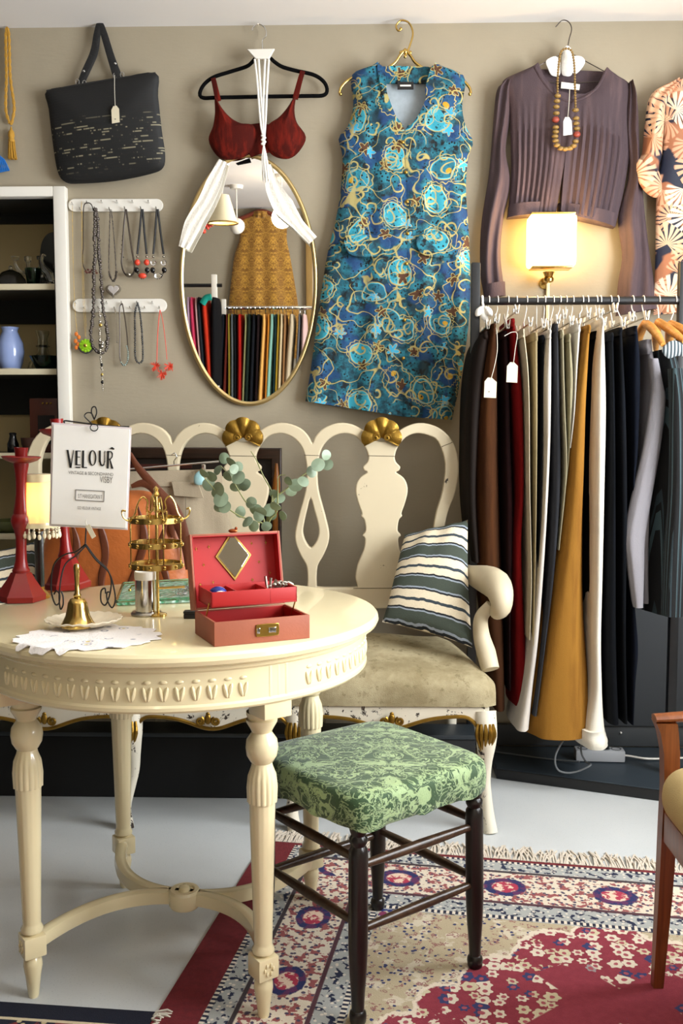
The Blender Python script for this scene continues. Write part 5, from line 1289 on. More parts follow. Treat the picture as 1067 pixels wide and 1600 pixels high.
# doily, dish, bell
dc = onT(138, 997)
def doily():
    g = G(); rows, uv = [], []; nr, na = 14, 120
    for j in range(nr + 1):
        s = max(j / nr, .001); r_ = []
        for i in range(na):
            a = 2 * PI * i / na; sc_ = 1 + (.10 * abs(math.sin(a * 8)) + .03 * math.sin(a * 24)) * s ** 4
            p = dc + V((.122 * math.cos(a) * s * sc_, .100 * math.sin(a) * s * sc_, 0))
            p = V((dc.x + (p.x - dc.x) * math.cos(.1) - (p.y - dc.y) * math.sin(.1), dc.y + (p.x - dc.x) * math.sin(.1) + (p.y - dc.y) * math.cos(.1), 0))
            dd = math.hypot(p.x - TX, p.y - TY); z = TZ + .0015 + .002 * s * abs(math.sin(a * 5 + 1))
            ov = dd - (TR - .004)
            if ov > 0:
                q = V((p.x - TX, p.y - TY, 0)).normalized(); p = V((TX, TY, 0)) + q * (TR - .004 + min(ov, .006) * 1.0 + .001); z = TZ + .001 - ov * 1.05
            r_.append(V((p.x, p.y, z)))
        rows.append(r_)
    g.grid(rows, None, True); n1 = len(g.v)
    low = [[p - V((0, 0, .0012)) for p in r_] for r_ in rows]
    g.grid([list(reversed(r_)) for r_ in low], None, True)
    g.grid([rows[-1], low[-1]], None, True)
    return g
def doily_m():
    m = NT('embroidered_linen'); co = m.co(); v = m.vor(co, 26, rnd=1).outputs['Distance']; n = m.noise(co, 14, 2)
    c_ = m.mix(m.math('MULTIPLY', m.math('SUBTRACT', 1, m.step(v, .12, .03)), m.step(n, .56, .03)), '#f1ece8', '#c9b64a')
    c_ = m.mix(m.math('MULTIPLY', m.band(v, .2, .26, .02), m.step(n, .5, .02)), c_, '#9a9aa6')
    m.bump(m.noise(co, 260, 2), .4, .003); return m.out(c_, .9)
single('doily', doily(), doily_m(), 'white embroidered scalloped doily hanging over the table edge under the bell', 'doily')
sc_c = onT(131, 983) + V((0, 0, .004)); g = G(); rows, und = [], []
for j in range(9):
    s = max(j / 8, .001); r_ = []
    for i in range(64):
        a = 2 * PI * i / 64; rr = 1 + .04 * abs(math.sin(a * 10)) * s ** 3
        r_.append(sc_c + V((.072 * math.cos(a) * s * rr, .046 * math.sin(a) * s * rr, .002 + .016 * s ** 2.5 * (1 + .25 * math.sin(a * 1 + .5)) + .0012 * math.sin(a * 20) * s)))
    rows.append(r_)
g.grid(rows, None, True); low = [[p - V((0, 0, .0022)) for p in r_] for r_ in rows]
g.grid([list(reversed(r_)) for r_ in low], None, True); g.grid([rows[-1], low[-1]], None, True)
single('shell_dish', g, plain('pearly_shell', '#e8dcc2', .35, 0, .12, 25), 'shallow cream shell dish under the brass hand bell', 'dish')
c = onT(122, 985) + V((0, 0, .0075)); t = thing('hand_bell', 'small polished brass hand bell standing in the shell dish', 'bell', c)
obj('bell_body', G().lathe([(.0315, 0), (.033, .003), (.0285, .010), (.0225, .022), (.0195, .036), (.0178, .046), (.0135, .053), (.006, .056), (0, .057)], c, 40).lathe([(.031, .001), (.027, .01), (.018, .03), (0, .05)], c, 40), MT['brass'], t)
obj('bell_handle', G().lathe([(.006, .055), (.0075, .060), (.005, .065), (.0045, .085), (.0055, .105), (.0065, .113), (.005, .119), (0, .121)], c, 20), MT['brass'], t)

# red jewellery box
A_, B_, D_ = onT(335, 1011), onT(484, 997), onT(307, 986)
ux = (B_ - A_); wl = ux.length; ux.normalize(); uy = V((-ux.y, ux.x, 0)); dl = max(.085, min(.125, (D_ - A_).dot(uy))); 
h0 = W(335, 973, A_.y).z - TZ
R_ = Matrix((ux, uy, V((0, 0, 1)))).transposed()
BO = A_
def bp(x, y, z): return BO + ux * x + uy * y + V((0, 0, z))
def bbox(g, x0, x1, y0, y1, z0, z1, bev=.0012): return g.box(bp((x0 + x1) / 2, (y0 + y1) / 2, (z0 + z1) / 2), (x1 - x0, y1 - y0, z1 - z0), R_, bev)
t = thing('jewellery_box', 'open red jewellery box with a lifted tray and a diamond mirror in its lid', 'jewellery box', bp(wl / 2, dl / 2, 0))
th_ = .005
g = G(); bbox(g, 0, wl, 0, th_, 0, h0); bbox(g, 0, wl, dl - th_, dl, 0, h0); bbox(g, 0, th_, th_, dl - th_, 0, h0); bbox(g, wl - th_, wl, th_, dl - th_, 0, h0); bbox(g, th_, wl - th_, th_, dl - th_, 0, .005)
obj('box_base', g, MT['redleath'], t)
g = G(); e = .0015; bbox(g, th_, wl - th_, th_, th_ + e, .005, h0 - .002, 0); bbox(g, th_, wl - th_, dl - th_ - e, dl - th_, .005, h0 - .002, 0); bbox(g, th_, th_ + e, th_, dl - th_, .005, h0 - .002, 0); bbox(g, wl - th_ - e, wl - th_, th_, dl - th_, .005, h0 - .002, 0); bbox(g, th_, wl - th_, th_, dl - th_, .005, .0065, 0)
obj('base_lining', g, MT['redsat'], t)
# lid
lh = .142; ang = math.radians(12); lz = V((0, 0, 1)) * math.cos(ang) + uy * math.sin(ang); ly = uy * math.cos(ang) - V((0, 0, 1)) * math.sin(ang)
LO = bp(0, dl, h0 + .001); LRm = Matrix((ux, ly, lz)).transposed()
def lbox(g, x0, x1, y0, y1, z0, z1, bev=.0012): return g.box(LO + ux * (x0 + x1) / 2 + ly * (y0 + y1) / 2 + lz * (z0 + z1) / 2, (x1 - x0, y1 - y0, z1 - z0), LRm, bev)
ld = .032
g = G(); lbox(g, 0, wl, ld - .004, ld, 0, lh); lbox(g, 0, .004, 0, ld - .004, 0, lh); lbox(g, wl - .004, wl, 0, ld - .004, 0, lh); lbox(g, .004, wl - .004, 0, ld - .004, lh - .004, lh); lbox(g, .004, wl - .004, 0, ld - .004, 0, .004)
obj('lid', g, MT['redleath'], t)
g = G(); lbox(g, .004, wl - .004, ld - .006, ld - .004, .004, lh - .004, 0); lbox(g, .004, .0055, 0, ld - .004, .004, lh - .004, 0); lbox(g, wl - .0055, wl - .004, 0, ld - .004, .004, lh - .004, 0); lbox(g, .004, wl - .004, 0, ld - .004, lh - .0055, lh - .004, 0)
lin = obj('lid_lining', g, MT['redsat'], t); ORI[lin.name] = ORI[t.name]
def lp3(x, y, z): return LO + ux * x + ly * y + lz * z
cx_, cz_ = wl * .50, lh * .70
def dia(r1, r2, n1): return G().prism([[(cx_ - r1, cz_), (cx_, cz_ - r2), (cx_ + r1, cz_), (cx_, cz_ + r2)]], lambda a, b, d: lp3(a, n1 + d, b), .002, .0004)
obj('diamond_mirror_frame', dia(.036, .048, ld - .0075), MT['goldch'], t); obj('diamond_mirror', dia(.031, .042, ld - .0092), MT['mirror'], t)
g = G()
for a, b in ((.1, .82), (.24, .84), (.17, .6), (.26, .36), (.12, .34), (.72, .86), (.88, .86), (.79, .6), (.7, .36), (.9, .44)):
    for k in range(4):
        d = k * PI / 2; p = lp3(a * wl, ld - .0065, b * lh)
        g.add([p - ly * .0006 + ux * math.cos(d) * .0035 + lz * math.sin(d) * .0045, p - ly * .0006 + ux * math.cos(d + .8) * .0010 + lz * math.sin(d + .8) * .0010, p, p - ly * .0006 + ux * math.cos(d - .8) * .0010 + lz * math.sin(d - .8) * .0010], [(0, 1, 2, 3)])
obj('gilt_star', g, MT['goldch'], t, label='small gilt stars stamped on the red lining', smooth=False)
# raised tray
ty0, ty1, tz0 = dl * .34, dl * 1.02, h0 + .018; tzh = .028
g = G(); x0_, x1_ = .008, wl - .008
bbox(g, x0_, x1_, ty0, ty0 + .003, tz0, tz0 + tzh, .0006); bbox(g, x0_, x1_, ty1 - .003, ty1, tz0, tz0 + tzh, .0006); bbox(g, x0_, x0_ + .003, ty0, ty1, tz0, tz0 + tzh, .0006); bbox(g, x1_ - .003, x1_, ty0, ty1, tz0, tz0 + tzh, .0006); bbox(g, x0_, x1_, ty0, ty1, tz0, tz0 + .003, .0006)
for k in (.33, .66): bbox(g, wl * k, wl * k + .002, ty0, ty1, tz0, tz0 + tzh * .9, .0005)
obj('lifted_tray', g, MT['redsat'], t)
for x in (.006, wl - .006): obj('lift_arm', G().tube([bp(x, dl * .62, h0 - .012), bp(x, dl * .40, tz0 + .008)], .0014, 6), MT['brassdull'], t)
pl = [bp(wl * .5 + a, -.0015, h0 * .52 + b) for a, b in ()]
g = G().prism([[(wl * .5 + (.034 * math.cos(k * PI / 12) / max(abs(math.cos(k * PI / 12)), abs(math.sin(k * PI / 12))) ** .8) * .66 + .008, h0 * .52 + .0145 * math.sin(k * PI / 12) / max(abs(math.cos(k * PI / 12)), abs(math.sin(k * PI / 12))) ** .8 * .8) for k in range(24)]], lambda a, b, d: bp(a, -.0012 + d, b), .003, .0008)
lk = obj('lock_plate', g, MT['brassdull'], t); ORI[lk.name] = ORI[t.name]
obj('lock_slot', G().box(bp(wl * .5 + .016, -.0035, h0 * .52), (.014, .003, .010), R_, .001).box(bp(wl * .5 - .010, -.0035, h0 * .52), (.006, .002, .010), R_, .0008), MT['chrome'], lk)
ol = MT['jet']; p = bp(wl * .17, (ty0 + ty1) / 2 - .008, tz0 + .004)
t2 = thing('trinket_bead', 'blue and white glass trinket in the left of the lifted red tray', 'trinket', p)
obj('blue_half', G().sphere(p + V((0, 0, .016)), .013, (1.3, 1, 1), 16), plain('cobalt_glass', '#1c2c7a', .1), t2); obj('white_cap', G().sphere(p + V((.004, -.007, .015)), .010, (1.1, .9, .8), 12), MT['white'], t2)
p = bp(wl * .84, (ty0 + ty1) / 2, tz0 + .003); g = G()
for k in range(6):
    a = 1.9 + k * .22; g.tube(catmull([p + ux * (-.02 + k * .004), p + ux * (-.024 + k * .008) + V((0, 0, .026)), p + ux * (-.026 + k * .011) + V((0, 0, .042 - .004 * k))], 4), .0028, 6)
beads(g, [p + ux * -.016 + V((0, 0, .022)), p + ux * .0 + V((0, 0, .026)), p + ux * .016 + V((0, 0, .022))], .004, .006, .3)
single('bracelet', g, MT['silver'], 'tangled silver bracelet in the right of the lifted red tray', 'bracelet')
# bird clip on the lid and eucalyptus
p = lp3(wl * .5, ld * .5, lh + .001)
t = thing('brass_catch', 'small copper catch on top of the open red lid', 'catch', p); obj('catch', G().sphere(p + V((0, 0, .004)), .006, (1.5, .8, .7), 12).sphere(p + V((.006, 0, .009)), .003, (1, 1, 1), 8), plain('copper', '#a5562e', .35, .8, .2), t)
c = onT(408, 938); c.y = max(c.y, LO.y + .10); c.z = TZ
t = thing('eucalyptus_vase', 'small green glass vase hidden behind the red jewellery box', 'vase', c)
obj('vase', G().lathe([(0, 0), (.03, 0), (.033, .006), (.034, .05), (.026, .085), (.018, .1), (.022, .135), (.020, .135), (.016, .1), (.024, .08), (.03, .05), (.028, .008), (0, .007)], c, 32), MT['greenglass'], t)
Ye = c.y
t = thing('eucalyptus_branches', 'eucalyptus sprigs with round grey-green leaves standing behind the red box', 'branches', c + V((0, 0, .01)))
stems = [[(412, 960), (414, 830), (405, 800), (385, 785), (372, 765), (360, 745), (345, 728)], [(414, 960), (416, 830), (420, 800), (428, 780), (446, 765), (470, 745), (495, 728), (512, 712)], [(414, 960), (415, 832), (395, 815), (372, 805), (352, 790), (335, 765), (318, 745)],
         [(414, 960), (418, 825), (424, 790), (424, 768), (412, 745), (400, 718), (392, 705)], [(414, 960), (418, 828), (432, 800), (434, 770), (435, 745), (446, 742)]]
depth = [-.03, .03, -.06, .02, 0]
for P, dd in zip(stems, depth):
    m = len(P); obj('stem', G().tube(catmull([W(a, b, Ye + dd * i / m) for i, (a, b) in enumerate(P)], 6), [.0022, .0018, .001], 6), MT['stem'], t)
leaves = [(318, 740, 9), (330, 745, 10), (326, 757, 11), (340, 734, 9), (350, 716, 9), (360, 722, 9), (366, 733, 8), (340, 765, 12), (345, 780, 12), (338, 772, 9), (351, 792, 10), (372, 746, 11), (382, 757, 11), (368, 762, 10), (392, 785, 10), (400, 797, 11), (408, 800, 9), (376, 800, 10), (386, 815, 10), (404, 806, 9), (420, 797, 10), (430, 792, 10), (436, 778, 10), (425, 805, 8), (428, 772, 8), (462, 758, 11), (455, 768, 9), (474, 752, 10), (487, 737, 9), (497, 726, 11), (510, 711, 9), (512, 726, 9), (343, 792, 9), (372, 730, 9), (396, 822, 9), (416, 822, 9), (441, 806, 8), (355, 745, 9), (360, 700 + 40, 8), (450, 752, 8)]
g = G()
for i, (a, b, r) in enumerate(leaves):
    c0 = W(a, b, Ye + random.uniform(-.05, .03)); R = r * .00118 * (Ye / 1.9)
    rt = Matrix.Rotation(random.uniform(0, 6.28), 3, 'Y') @ Matrix.Rotation(random.uniform(-.9, .9), 3, 'X') @ Matrix.Rotation(random.uniform(-.6, .6), 3, 'Z')
    pts = []
    for s in (0.001, .55, 1):
        pts.append([c0 + rt @ V((R * s * math.cos(k * PI / 8), .18 * R * (s * math.cos(k * PI / 8)) ** 2, R * 1.12 * s * math.sin(k * PI / 8))) for k in range(16)])
    bk = [[p + rt @ V((0, .0006, 0)) for p in r_] for r_ in pts]
    g.grid(pts, None, True); g.grid([list(reversed(r_)) for r_ in bk], None, True); g.grid([pts[-1], bk[-1]], None, True)
obj('foliage', g, MT['leaf'], t, kind='stuff', label='round grey-green eucalyptus leaves')
# ---------------------------------------------------------------- rugs
RA, RU, RV = V((-.277, 2.535, 0)), V((.988, -.154, 0)).normalized(), V((-.154, -.988, 0)).normalized()
def rug_mesh(o, u, v, wu, lv, hgt=RUGZ, nu=40, nv=40):
    g = G(); P, U = [], []
    for j in range(nv + 1):
        r_, q = [], []
        for i in range(nu + 1):
            a, b = wu * i / nu, lv * j / nv
            e = min(a, wu - a, b, lv - b)
            r_.append(o + u * a + v * b + V((0, 0, hgt if e > .001 else hgt * .6))); q.append((a, b))
        P.append(r_); U.append(q)
    g.grid(P, U)
    ed = [r_[0] for r_ in P] + P[-1][1:] + [r_[-1] for r_ in reversed(P[:-1])] + list(reversed(P[0][1:-1]))
    g.grid([ed, [V((p.x, p.y, .0005)) for p in ed]], None, True)
    o2 = len(g.v); base = [V((p.x, p.y, .0005)) for p in (P[0][0], P[-1][0], P[-1][-1], P[0][-1])]
    g.v += base; g.uv += [(0, 0)] * 4; g.f.append((o2, o2 + 1, o2 + 2, o2 + 3))
    return g
def fringe_mesh(o, u, v, wu, n, ln):
    g = G()
    for k in range(n):
        b = o + u * (wu * (k + random.random()) / n); l = ln * random.uniform(.65, 1.1); sw = random.uniform(-.03, .03); z = .003 + random.random() * .007
        g.tube([b + V((0, 0, .004)), b - v * l * .5 + u * sw * .4 + V((0, 0, z)), b - v * l + u * sw + V((0, 0, .0025))], .0026, 4)
    return g
t = thing('oriental_rug', 'large red and cream oriental rug under the stool and table legs', 'rug', RA + RU * .88 + RV * 1.15)
obj('pile', rug_mesh(RA, RU, RV, 1.76, 2.30), MT['rug'], t)
obj('fringe', fringe_mesh(RA, RU, RV, 1.76, 420, .085), MT['fringe'], t, kind='stuff', label='off-white cotton fringe along the far end')
c0 = F(243, 1584, 0); s0 = F(0, 1568, 0); ru = (s0 - c0).normalized(); rv = V((-ru.y, ru.x, 0)); rv = rv if rv.y < 0 else -rv
t = thing('runner_rug', 'narrow navy bordered rug at the bottom left corner of the floor', 'rug', c0 + ru * .5 + rv * .3)
obj('pile', rug_mesh(c0, ru, rv, 1.2, .62, .007, 30, 20), MT['srug'], t)
g = G()
for k in range(70):
    b = c0 + rv * (.62 * random.random()); l = random.uniform(.02, .05)
    g.tube([b + V((0, 0, .004)), b - ru * l * .5 + rv * random.uniform(-.02, .01) + V((0, 0, .008)), b - ru * l + rv * random.uniform(-.03, .01) + V((0, 0, .0025))], .0024, 4)
obj('fringe', g, plain('white_fringe', '#d9d2c2', .95, 0, .15, 90), t, kind='stuff', label='white fringe on the short end')

# ---------------------------------------------------------------- stool
SF, SR, SB = F(559, 1598, RUGZ), F(742, 1510, RUGZ), F(590, 1419, RUGZ); SL = SF + SB - SR
t = thing('stool', 'dark turned wooden stool with a green damask seat cover', 'stool', (SF + SB) / 2)
SZT = .425; tops = []
for p in (SF, SR, SB, SL):
    cc = (SF + SB) / 2; tp = p + (cc - p) * .03; tp = V((tp.x, tp.y, SZT)); tops.append(tp)
    ax_ = tp - p; L_ = ax_.length; R_ = V((0, 0, 1)).rotation_difference(ax_.normalized()).to_matrix()
    pr = [(0, 0), (.0135, 0), (.0155, .004), (.0165, .016), (.0155, .022), (.012, .026), (.0135, .06), (.0165, .10), (.0185, .15), (.0185, .32), (.0175, .335), (.0135, .342), (.0175, .350), (.0175, .356), (.0135, .362), (.0165, .37), (.0185, .38), (.0185, L_), (0, L_)]
    obj('leg', G().lathe(pr, p, 24, R_), MT['ebony'], t)
def at_h(k, z): p = (SF, SR, SB, SL)[k]; q = tops[k]; return p.lerp(q, (z - p.z) / (q.z - p.z))
rwood = m_wood('worn_rung_wood', '#2a1a10', '#4a3524', 0, .28)
for i, j in ((0, 1), (1, 2), (2, 3), (3, 0)):
    for z in (.31, .187):
        dz = 0 if i % 2 == 0 else .012
        a, b = at_h(i, z + dz), at_h(j, z + dz); d = (b - a).normalized()
        obj('rung', G().tube(resample([a + d * .012, a.lerp(b, .5), b - d * .012], 9), [.0075, .0095, .0105, .0095, .0075], 12), rwood, t)
cen = (SF + SB) / 2
e1, e2 = (SR - SF), (SL - SF); half = .5 + .095
def seat_cover():
    g = G(); rows, uv = [], []; na = 120
    ring = []
    for k in range(na):
        a = 2 * PI * k / na; c_, s_ = math.cos(a), math.sin(a); q = (abs(c_) ** 7 + abs(s_) ** 7) ** (-1 / 7)
        ring.append((c_ * q, s_ * q))
    def P(x, y, z): return V((cen.x, cen.y, 0)) + e1 * (x * half) + e2 * (y * half) + V((0, 0, z))
    prof = [(0.001, .462), (.3, .461), (.6, .459), (.8, .457), (.9, .455), (.95, .452), (.985, .445), (1.0, .436), (1.008, .42), (1.008, .405), (1.004, .392), (.985, .389), (.97, .395)]
    for j, (s, z) in enumerate(prof):
        r_, q = [], []
        for k, (x, y) in enumerate(ring):
            a = 2 * PI * k / na; wv = 0; dz = 0
            if 7 <= j <= 10: wv = .010 * math.sin(k * 1.25 + math.sin(k * .7) * 2) * (j - 6) / 4; dz = .006 * math.sin(k * .55) * (j - 6) / 4 - .012 * (abs(x * y) ** 6) * (j - 6) / 4
            r_.append(P(x * (s + wv), y * (s + wv), z + dz))
            q.append((0, 0))
        rows.append(r_); uv.append(q)
    g.grid(rows, uv, True); return g
t_s = obj('seat_cover', seat_cover(), MT['damask'], t, 60)
g = G()
for k in range(26):
    u = random.random(); side = 0 if k < 18 else 1
    p0 = cen + (e1 * (half * (2 * u - 1)) - e2 * half * 1.012 if side == 0 else e1 * half * 1.012 + e2 * (half * (2 * u - 1)))
    p0 = V((p0.x, p0.y, .43)); d = e1.normalized() if side == 0 else e2.normalized()
obj('seat_board', G().prism([[((cen + e1 * (a * .5 * 1.0) + e2 * (b * .5 * 1.0)).x, (cen + e1 * (a * .5) + e2 * (b * .5)).y) for a, b in ((-1.05, -1.05), (1.05, -1.05), (1.05, 1.05), (-1.05, 1.05))]], lambda a, b, d: V((a, b, .418 + d)), .03, .002), MT['ebony'], t)

# ---------------------------------------------------------------- armchair at the right edge
CF = F(1020, 1540, RUGZ); CY = CF.y
t = thing('armchair', 'honey brown wooden armchair with a beige padded seat cut by the right edge', 'armchair', CF + V((.25, -.26, 0)))
def post(p, name='arm_post'):
    # tapered square leg running up into the arm support
    rows = []
    for z, hw, dx in ((RUGZ, .010, -.004), (.20, .0135, .004), (.34, .015, .008), (.42, .015, .010), (.49, .0155, .008), (.53, .0175, .002), (.55, .020, -.004)):
        rows.append([V((p.x + .012 + dx + a * hw, p.y + b * hw, z)) for a, b in ((-1, -1), (0, -1.02), (1, -1), (1, 1), (-1, 1))])
    g = G().grid(rows, None, True); o = len(g.v) - 5; g.f += [(0, 1, 2, 3, 4), (o, o + 1, o + 2, o + 3, o + 4)]
    return obj(name, g, MT['teak'], t, 30)
post(CF); p2 = CF + V((0, -.50, 0)); post(p2)
for p in (CF, p2):
    obj('armrest', G().tube(resample(catmull([V((p.x - .012, p.y, .556)), V((p.x + .1, p.y, .562)), V((p.x + .25, p.y, .558)), V((p.x + .46, p.y, .585))], 6), 24), [.018, .024, .026, .022], 14, flat=((0, 0, 1), .45)), MT['teak'], t)
    obj('leg', G().tube([V((p.x + .50, p.y, RUGZ)), V((p.x + .46, p.y, .3)), V((p.x + .47, p.y, .62)), V((p.x + .53, p.y, .95))], [.016, .021, .021, .017], 12), MT['teak'], t)
g = G().box((CF.x + .018, CF.y - .25, .345), (.024, .46, .06), None, .003).box((CF.x + .47, CF.y - .25, .345), (.024, .46, .06), None, .003)
for p in (CF, p2): g.box((p.x + .245, p.y, .35), (.43, .022, .06), None, .003)
obj('seat_frame', g, MT['teak'], t)
bmc = bmesh.new(); bmesh.ops.create_cube(bmc, size=1)
for q in bmc.verts: q.co = V((q.co.x * .50, q.co.y * .455, q.co.z * .115))
bmesh.ops.bevel(bmc, geom=bmc.edges[:], offset=.054, segments=7, affect='EDGES', profile=.5)
g = G().bm(bmc, (CF.x + .235, CF.y - .252, .425))
obj('seat_pad', g, fabric('beige_wool', '#c2ab7a', rough=.9, var=.1), t, 60)
obj('backrest', G().box((CF.x + .505, CF.y - .25, .80), (.03, .44, .22), Matrix.Rotation(.18, 3, 'Y'), .01), MT['teak'], t)

# ---------------------------------------------------------------- clothes rack
YRK = 3.00
zr_ = W(900, 470, YRK).z; xl_, xr_ = W(742.5, 470, YRK).x, W(1066, 470, YRK).x
t = thing('clothes_rack', 'black metal clothes rack full of trousers and shirts', 'clothes rack', ((xl_ + xr_) / 2, YRK, 0))
obj('rail', G().tube([V((xl_, YRK, zr_)), V((xr_, YRK, zr_))], .0125, 16), MT['blackm'], t)
ztop = W(742, 411, YRK).z
for x in (xl_, xr_): obj('post', G().box((x, YRK, ztop / 2 + .004), (.027, .027, ztop - .008), None, .003), MT['blackm'], t)
for x in (xl_, xr_): obj('foot', G().box((x, YRK + .03, .0125), (.03, .36, .025), None, .004), MT['blackm'], t)
PLZ = .036
pl = [F(775, 1216, 0), F(1140, 1266, 0), V((F(1140, 1266, 0).x + .02, 3.265, 0)), V((F(775, 1216, 0).x, 3.265, 0))]
t2 = thing('low_platform', 'low slate grey board platform on the floor beneath the clothes rack', 'platform', sum(pl, V()) / 4)
obj('board', G().prism([[(p.x, p.y) for p in pl]], lambda a, b, d: V((a, b, PLZ / 2 + d)), PLZ - .004, .003), MT['platform'], t2, 25)
obj('edge_strip', G().prism([[(p.x, p.y) for p in (pl[0] + V((0, -.006, 0)), pl[1] + V((0, -.006, 0)), pl[1], pl[0])]], lambda a, b, d: V((a, b, .017 + d)), .032, .001), MT['blackm'], t2)
g = G().box(((xl_ + XR) / 2 - .05, 3.268, .075), (XR - xl_ - .0, .024, .075), None, .006)
obj('baseboard_back', g, plain('charcoal_baseboard', '#3a3d3f', .6), kind='structure')
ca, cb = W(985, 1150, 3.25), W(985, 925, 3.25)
single('wall_shade_panel', G().box(((ca.x - .35 + XR - .3) / 2, 3.255, (.113 + cb.z) / 2), (XR - .3 - ca.x + .35, .02, cb.z - .113), None, .003), plain('painted_shade_grey', '#34373a', .75, 0, .06, 3), 'added charcoal grey sheet standing in for shade on the wall behind the clothes rack', 'panel')  # added dark sheet in place of the shade on the wall behind the rack
single('white_pin', G().sphere(W(970, 1145, 3.2535), .004), MT['white'], 'tiny white round pin on the dark baseboard under the rack', 'pin')
bx0, bx1 = W(-120, 1200, 2.86).x, W(742, 1200, 2.86).x
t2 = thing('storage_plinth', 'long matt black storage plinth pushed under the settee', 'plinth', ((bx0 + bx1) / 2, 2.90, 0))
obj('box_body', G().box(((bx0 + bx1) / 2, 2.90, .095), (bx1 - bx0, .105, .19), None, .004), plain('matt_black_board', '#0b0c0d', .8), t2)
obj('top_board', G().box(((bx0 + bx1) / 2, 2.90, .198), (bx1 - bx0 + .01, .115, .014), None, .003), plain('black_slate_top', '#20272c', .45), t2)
# power strip
p = F(936, 1187, PLZ); Rz = Matrix.Rotation(-.05, 3, 'Z')
t2 = thing('power_strip', 'grey power strip lying on the platform under the white trousers', 'power strip', p)
obj('body', G().box(p + V((0, 0, .019)), (.16, .05, .038), Rz, .006), MT['greyplas'], t2)
for k in range(4): obj('socket', G().lathe([(0, 0), (.017, 0), (.017, .003), (.013, .003), (.013, .001), (0, .001)], p + Rz @ V((-.054 + .036 * k, 0, .0365)), 20), MT['cable'], t2)
for k in (1, 2): obj('plug', G().box(p + Rz @ V((-.054 + .036 * k, .002, .056)), (.026, .026, .036), Rz, .006), MT['jet'], t2)
obj('supply_cable', G().tube(catmull([p + V((.078, 0, .016)), p + V((.10, -.002, .014)), p + V((.16, -.004, .006)), p + V((.26, .01, .004)), p + V((.4, .03, .004))], 6), .0035, 8), MT['wirewhite'], t2)
cab = [F(700, 1165, PLZ), F(800, 1180, PLZ), F(860, 1188, PLZ), F(905, 1192, PLZ + .01)]
g = G().tube(catmull([q + V((0, 0, .004)) for q in cab], 6), .003, 8)
single('floor_cable', g, MT['cable'], 'straight grey cable running left along the dark platform', 'cable')
lp_ = [W(908, 1140, 2.99), W(886, 1150, 2.94), W(868, 1180, 2.90), W(872, 1203, 2.90), W(895, 1207, 2.90), W(922, 1196, 2.90), W(915, 1190, 2.95), W(908, 1175, 2.97), W(908, 1150, 2.985)]
for q in lp_: q.z = max(q.z, PLZ + .004)
single('looped_cable', G().tube(catmull(lp_, 8), .003, 8), MT['cable'], 'looped grey cable hanging down in front of the power strip', 'cable')

# garments: front outline rows (y, x left, x right) at the front plane
GRP = 'clothes on the black rack'
def strip(rows, Yf, depth, mat, name='garment', parent=None, nv=60, wob=.004, ph=0.0, rag=0, n=30):
    R = [(V((y, a, b))) for y, a, b in rows]; R = resample(catmull(R, 8), nv); out = []; uv = []
    for j, q in enumerate(R):
        a, b = W(q[1], q[0], Yf), W(q[2], q[0], Yf); v = j / (nv - 1)
        cx = (a.x + b.x) / 2; hw = max(.003, (b.x - a.x) / 2); z = a.z; r_, u_ = [], []
        for k in range(n):
            an = 2 * PI * k / n; c_, s_ = math.cos(an), math.sin(an)
            x = math.copysign(abs(c_) ** .75, c_); y = math.copysign(abs(s_) ** .75, s_)
            d = 1 + .10 * math.sin(an * 5 + v * 4 + ph) * min(1, v * 3)
            off = wob * math.sin(v * 7 + ph * 3 + k * .0)
            r_.append(V((cx + x * hw * d, Yf + depth / 2 + y * depth / 2 + off, z + rag * math.sin(an * 2 + ph) * v ** 8)))
            u_.append((x * hw + y * .05, z))
        out.append(r_); uv.append(u_)
    g = G().grid(out, uv, True)
    for base in (0, (nv - 1) * n): g.f.append(tuple(base + k for k in range(n)))
    return g
HX = []
def hanger_hook(xt, xb, yb, kind, label, garment, Yc=YRK):
    p = W(xt, 470, Yc); p.z = zr_; q = W(xb, yb, Yc)
    t = thing('clip_hanger' if kind != 'wood' else 'wooden_hanger', label, 'hanger', q, 'hangers on the black rack')
    # hook wraps the rail in the plane across it
    R = .0148; pts = [p + V((0, R * math.cos(a), R * math.sin(a))) for a in [PI * (1.12 - .1 * k) for k in range(12)]]
    pts += [p + V((0, R * .9, -.012)), p + V((0, .004, -.026)), V((q.x, Yc, q.z + .012))]
    obj('hook', G().tube(catmull(pts, 4), .0016, 7), MT['wirewhite'] if kind != 'dark' else MT['steel'], t, label='white coated wire hook')
    return t, q
def clip_bar(t, q, Yf, Yb, mat='steel', wclip=True):
    obj('bar', G().tube([V((q.x, Yf - .004, q.z)), V((q.x, Yb, q.z))], .0028, 8).tube([V((q.x, YRK, q.z + .014)), V((q.x, YRK, q.z))], .0024, 8), MT[mat], t)
    for y in (Yf + .012, Yb - .03):
        g = G()
        for s in (-1, 1):
            g.box(V((q.x + s * .0045, y, q.z + .004)), (.0025, .020, .028), Matrix.Rotation(s * .16, 3, 'Y'), .001)
        obj('clip', g, MT['white'] if wclip else MT['chrome'], t)
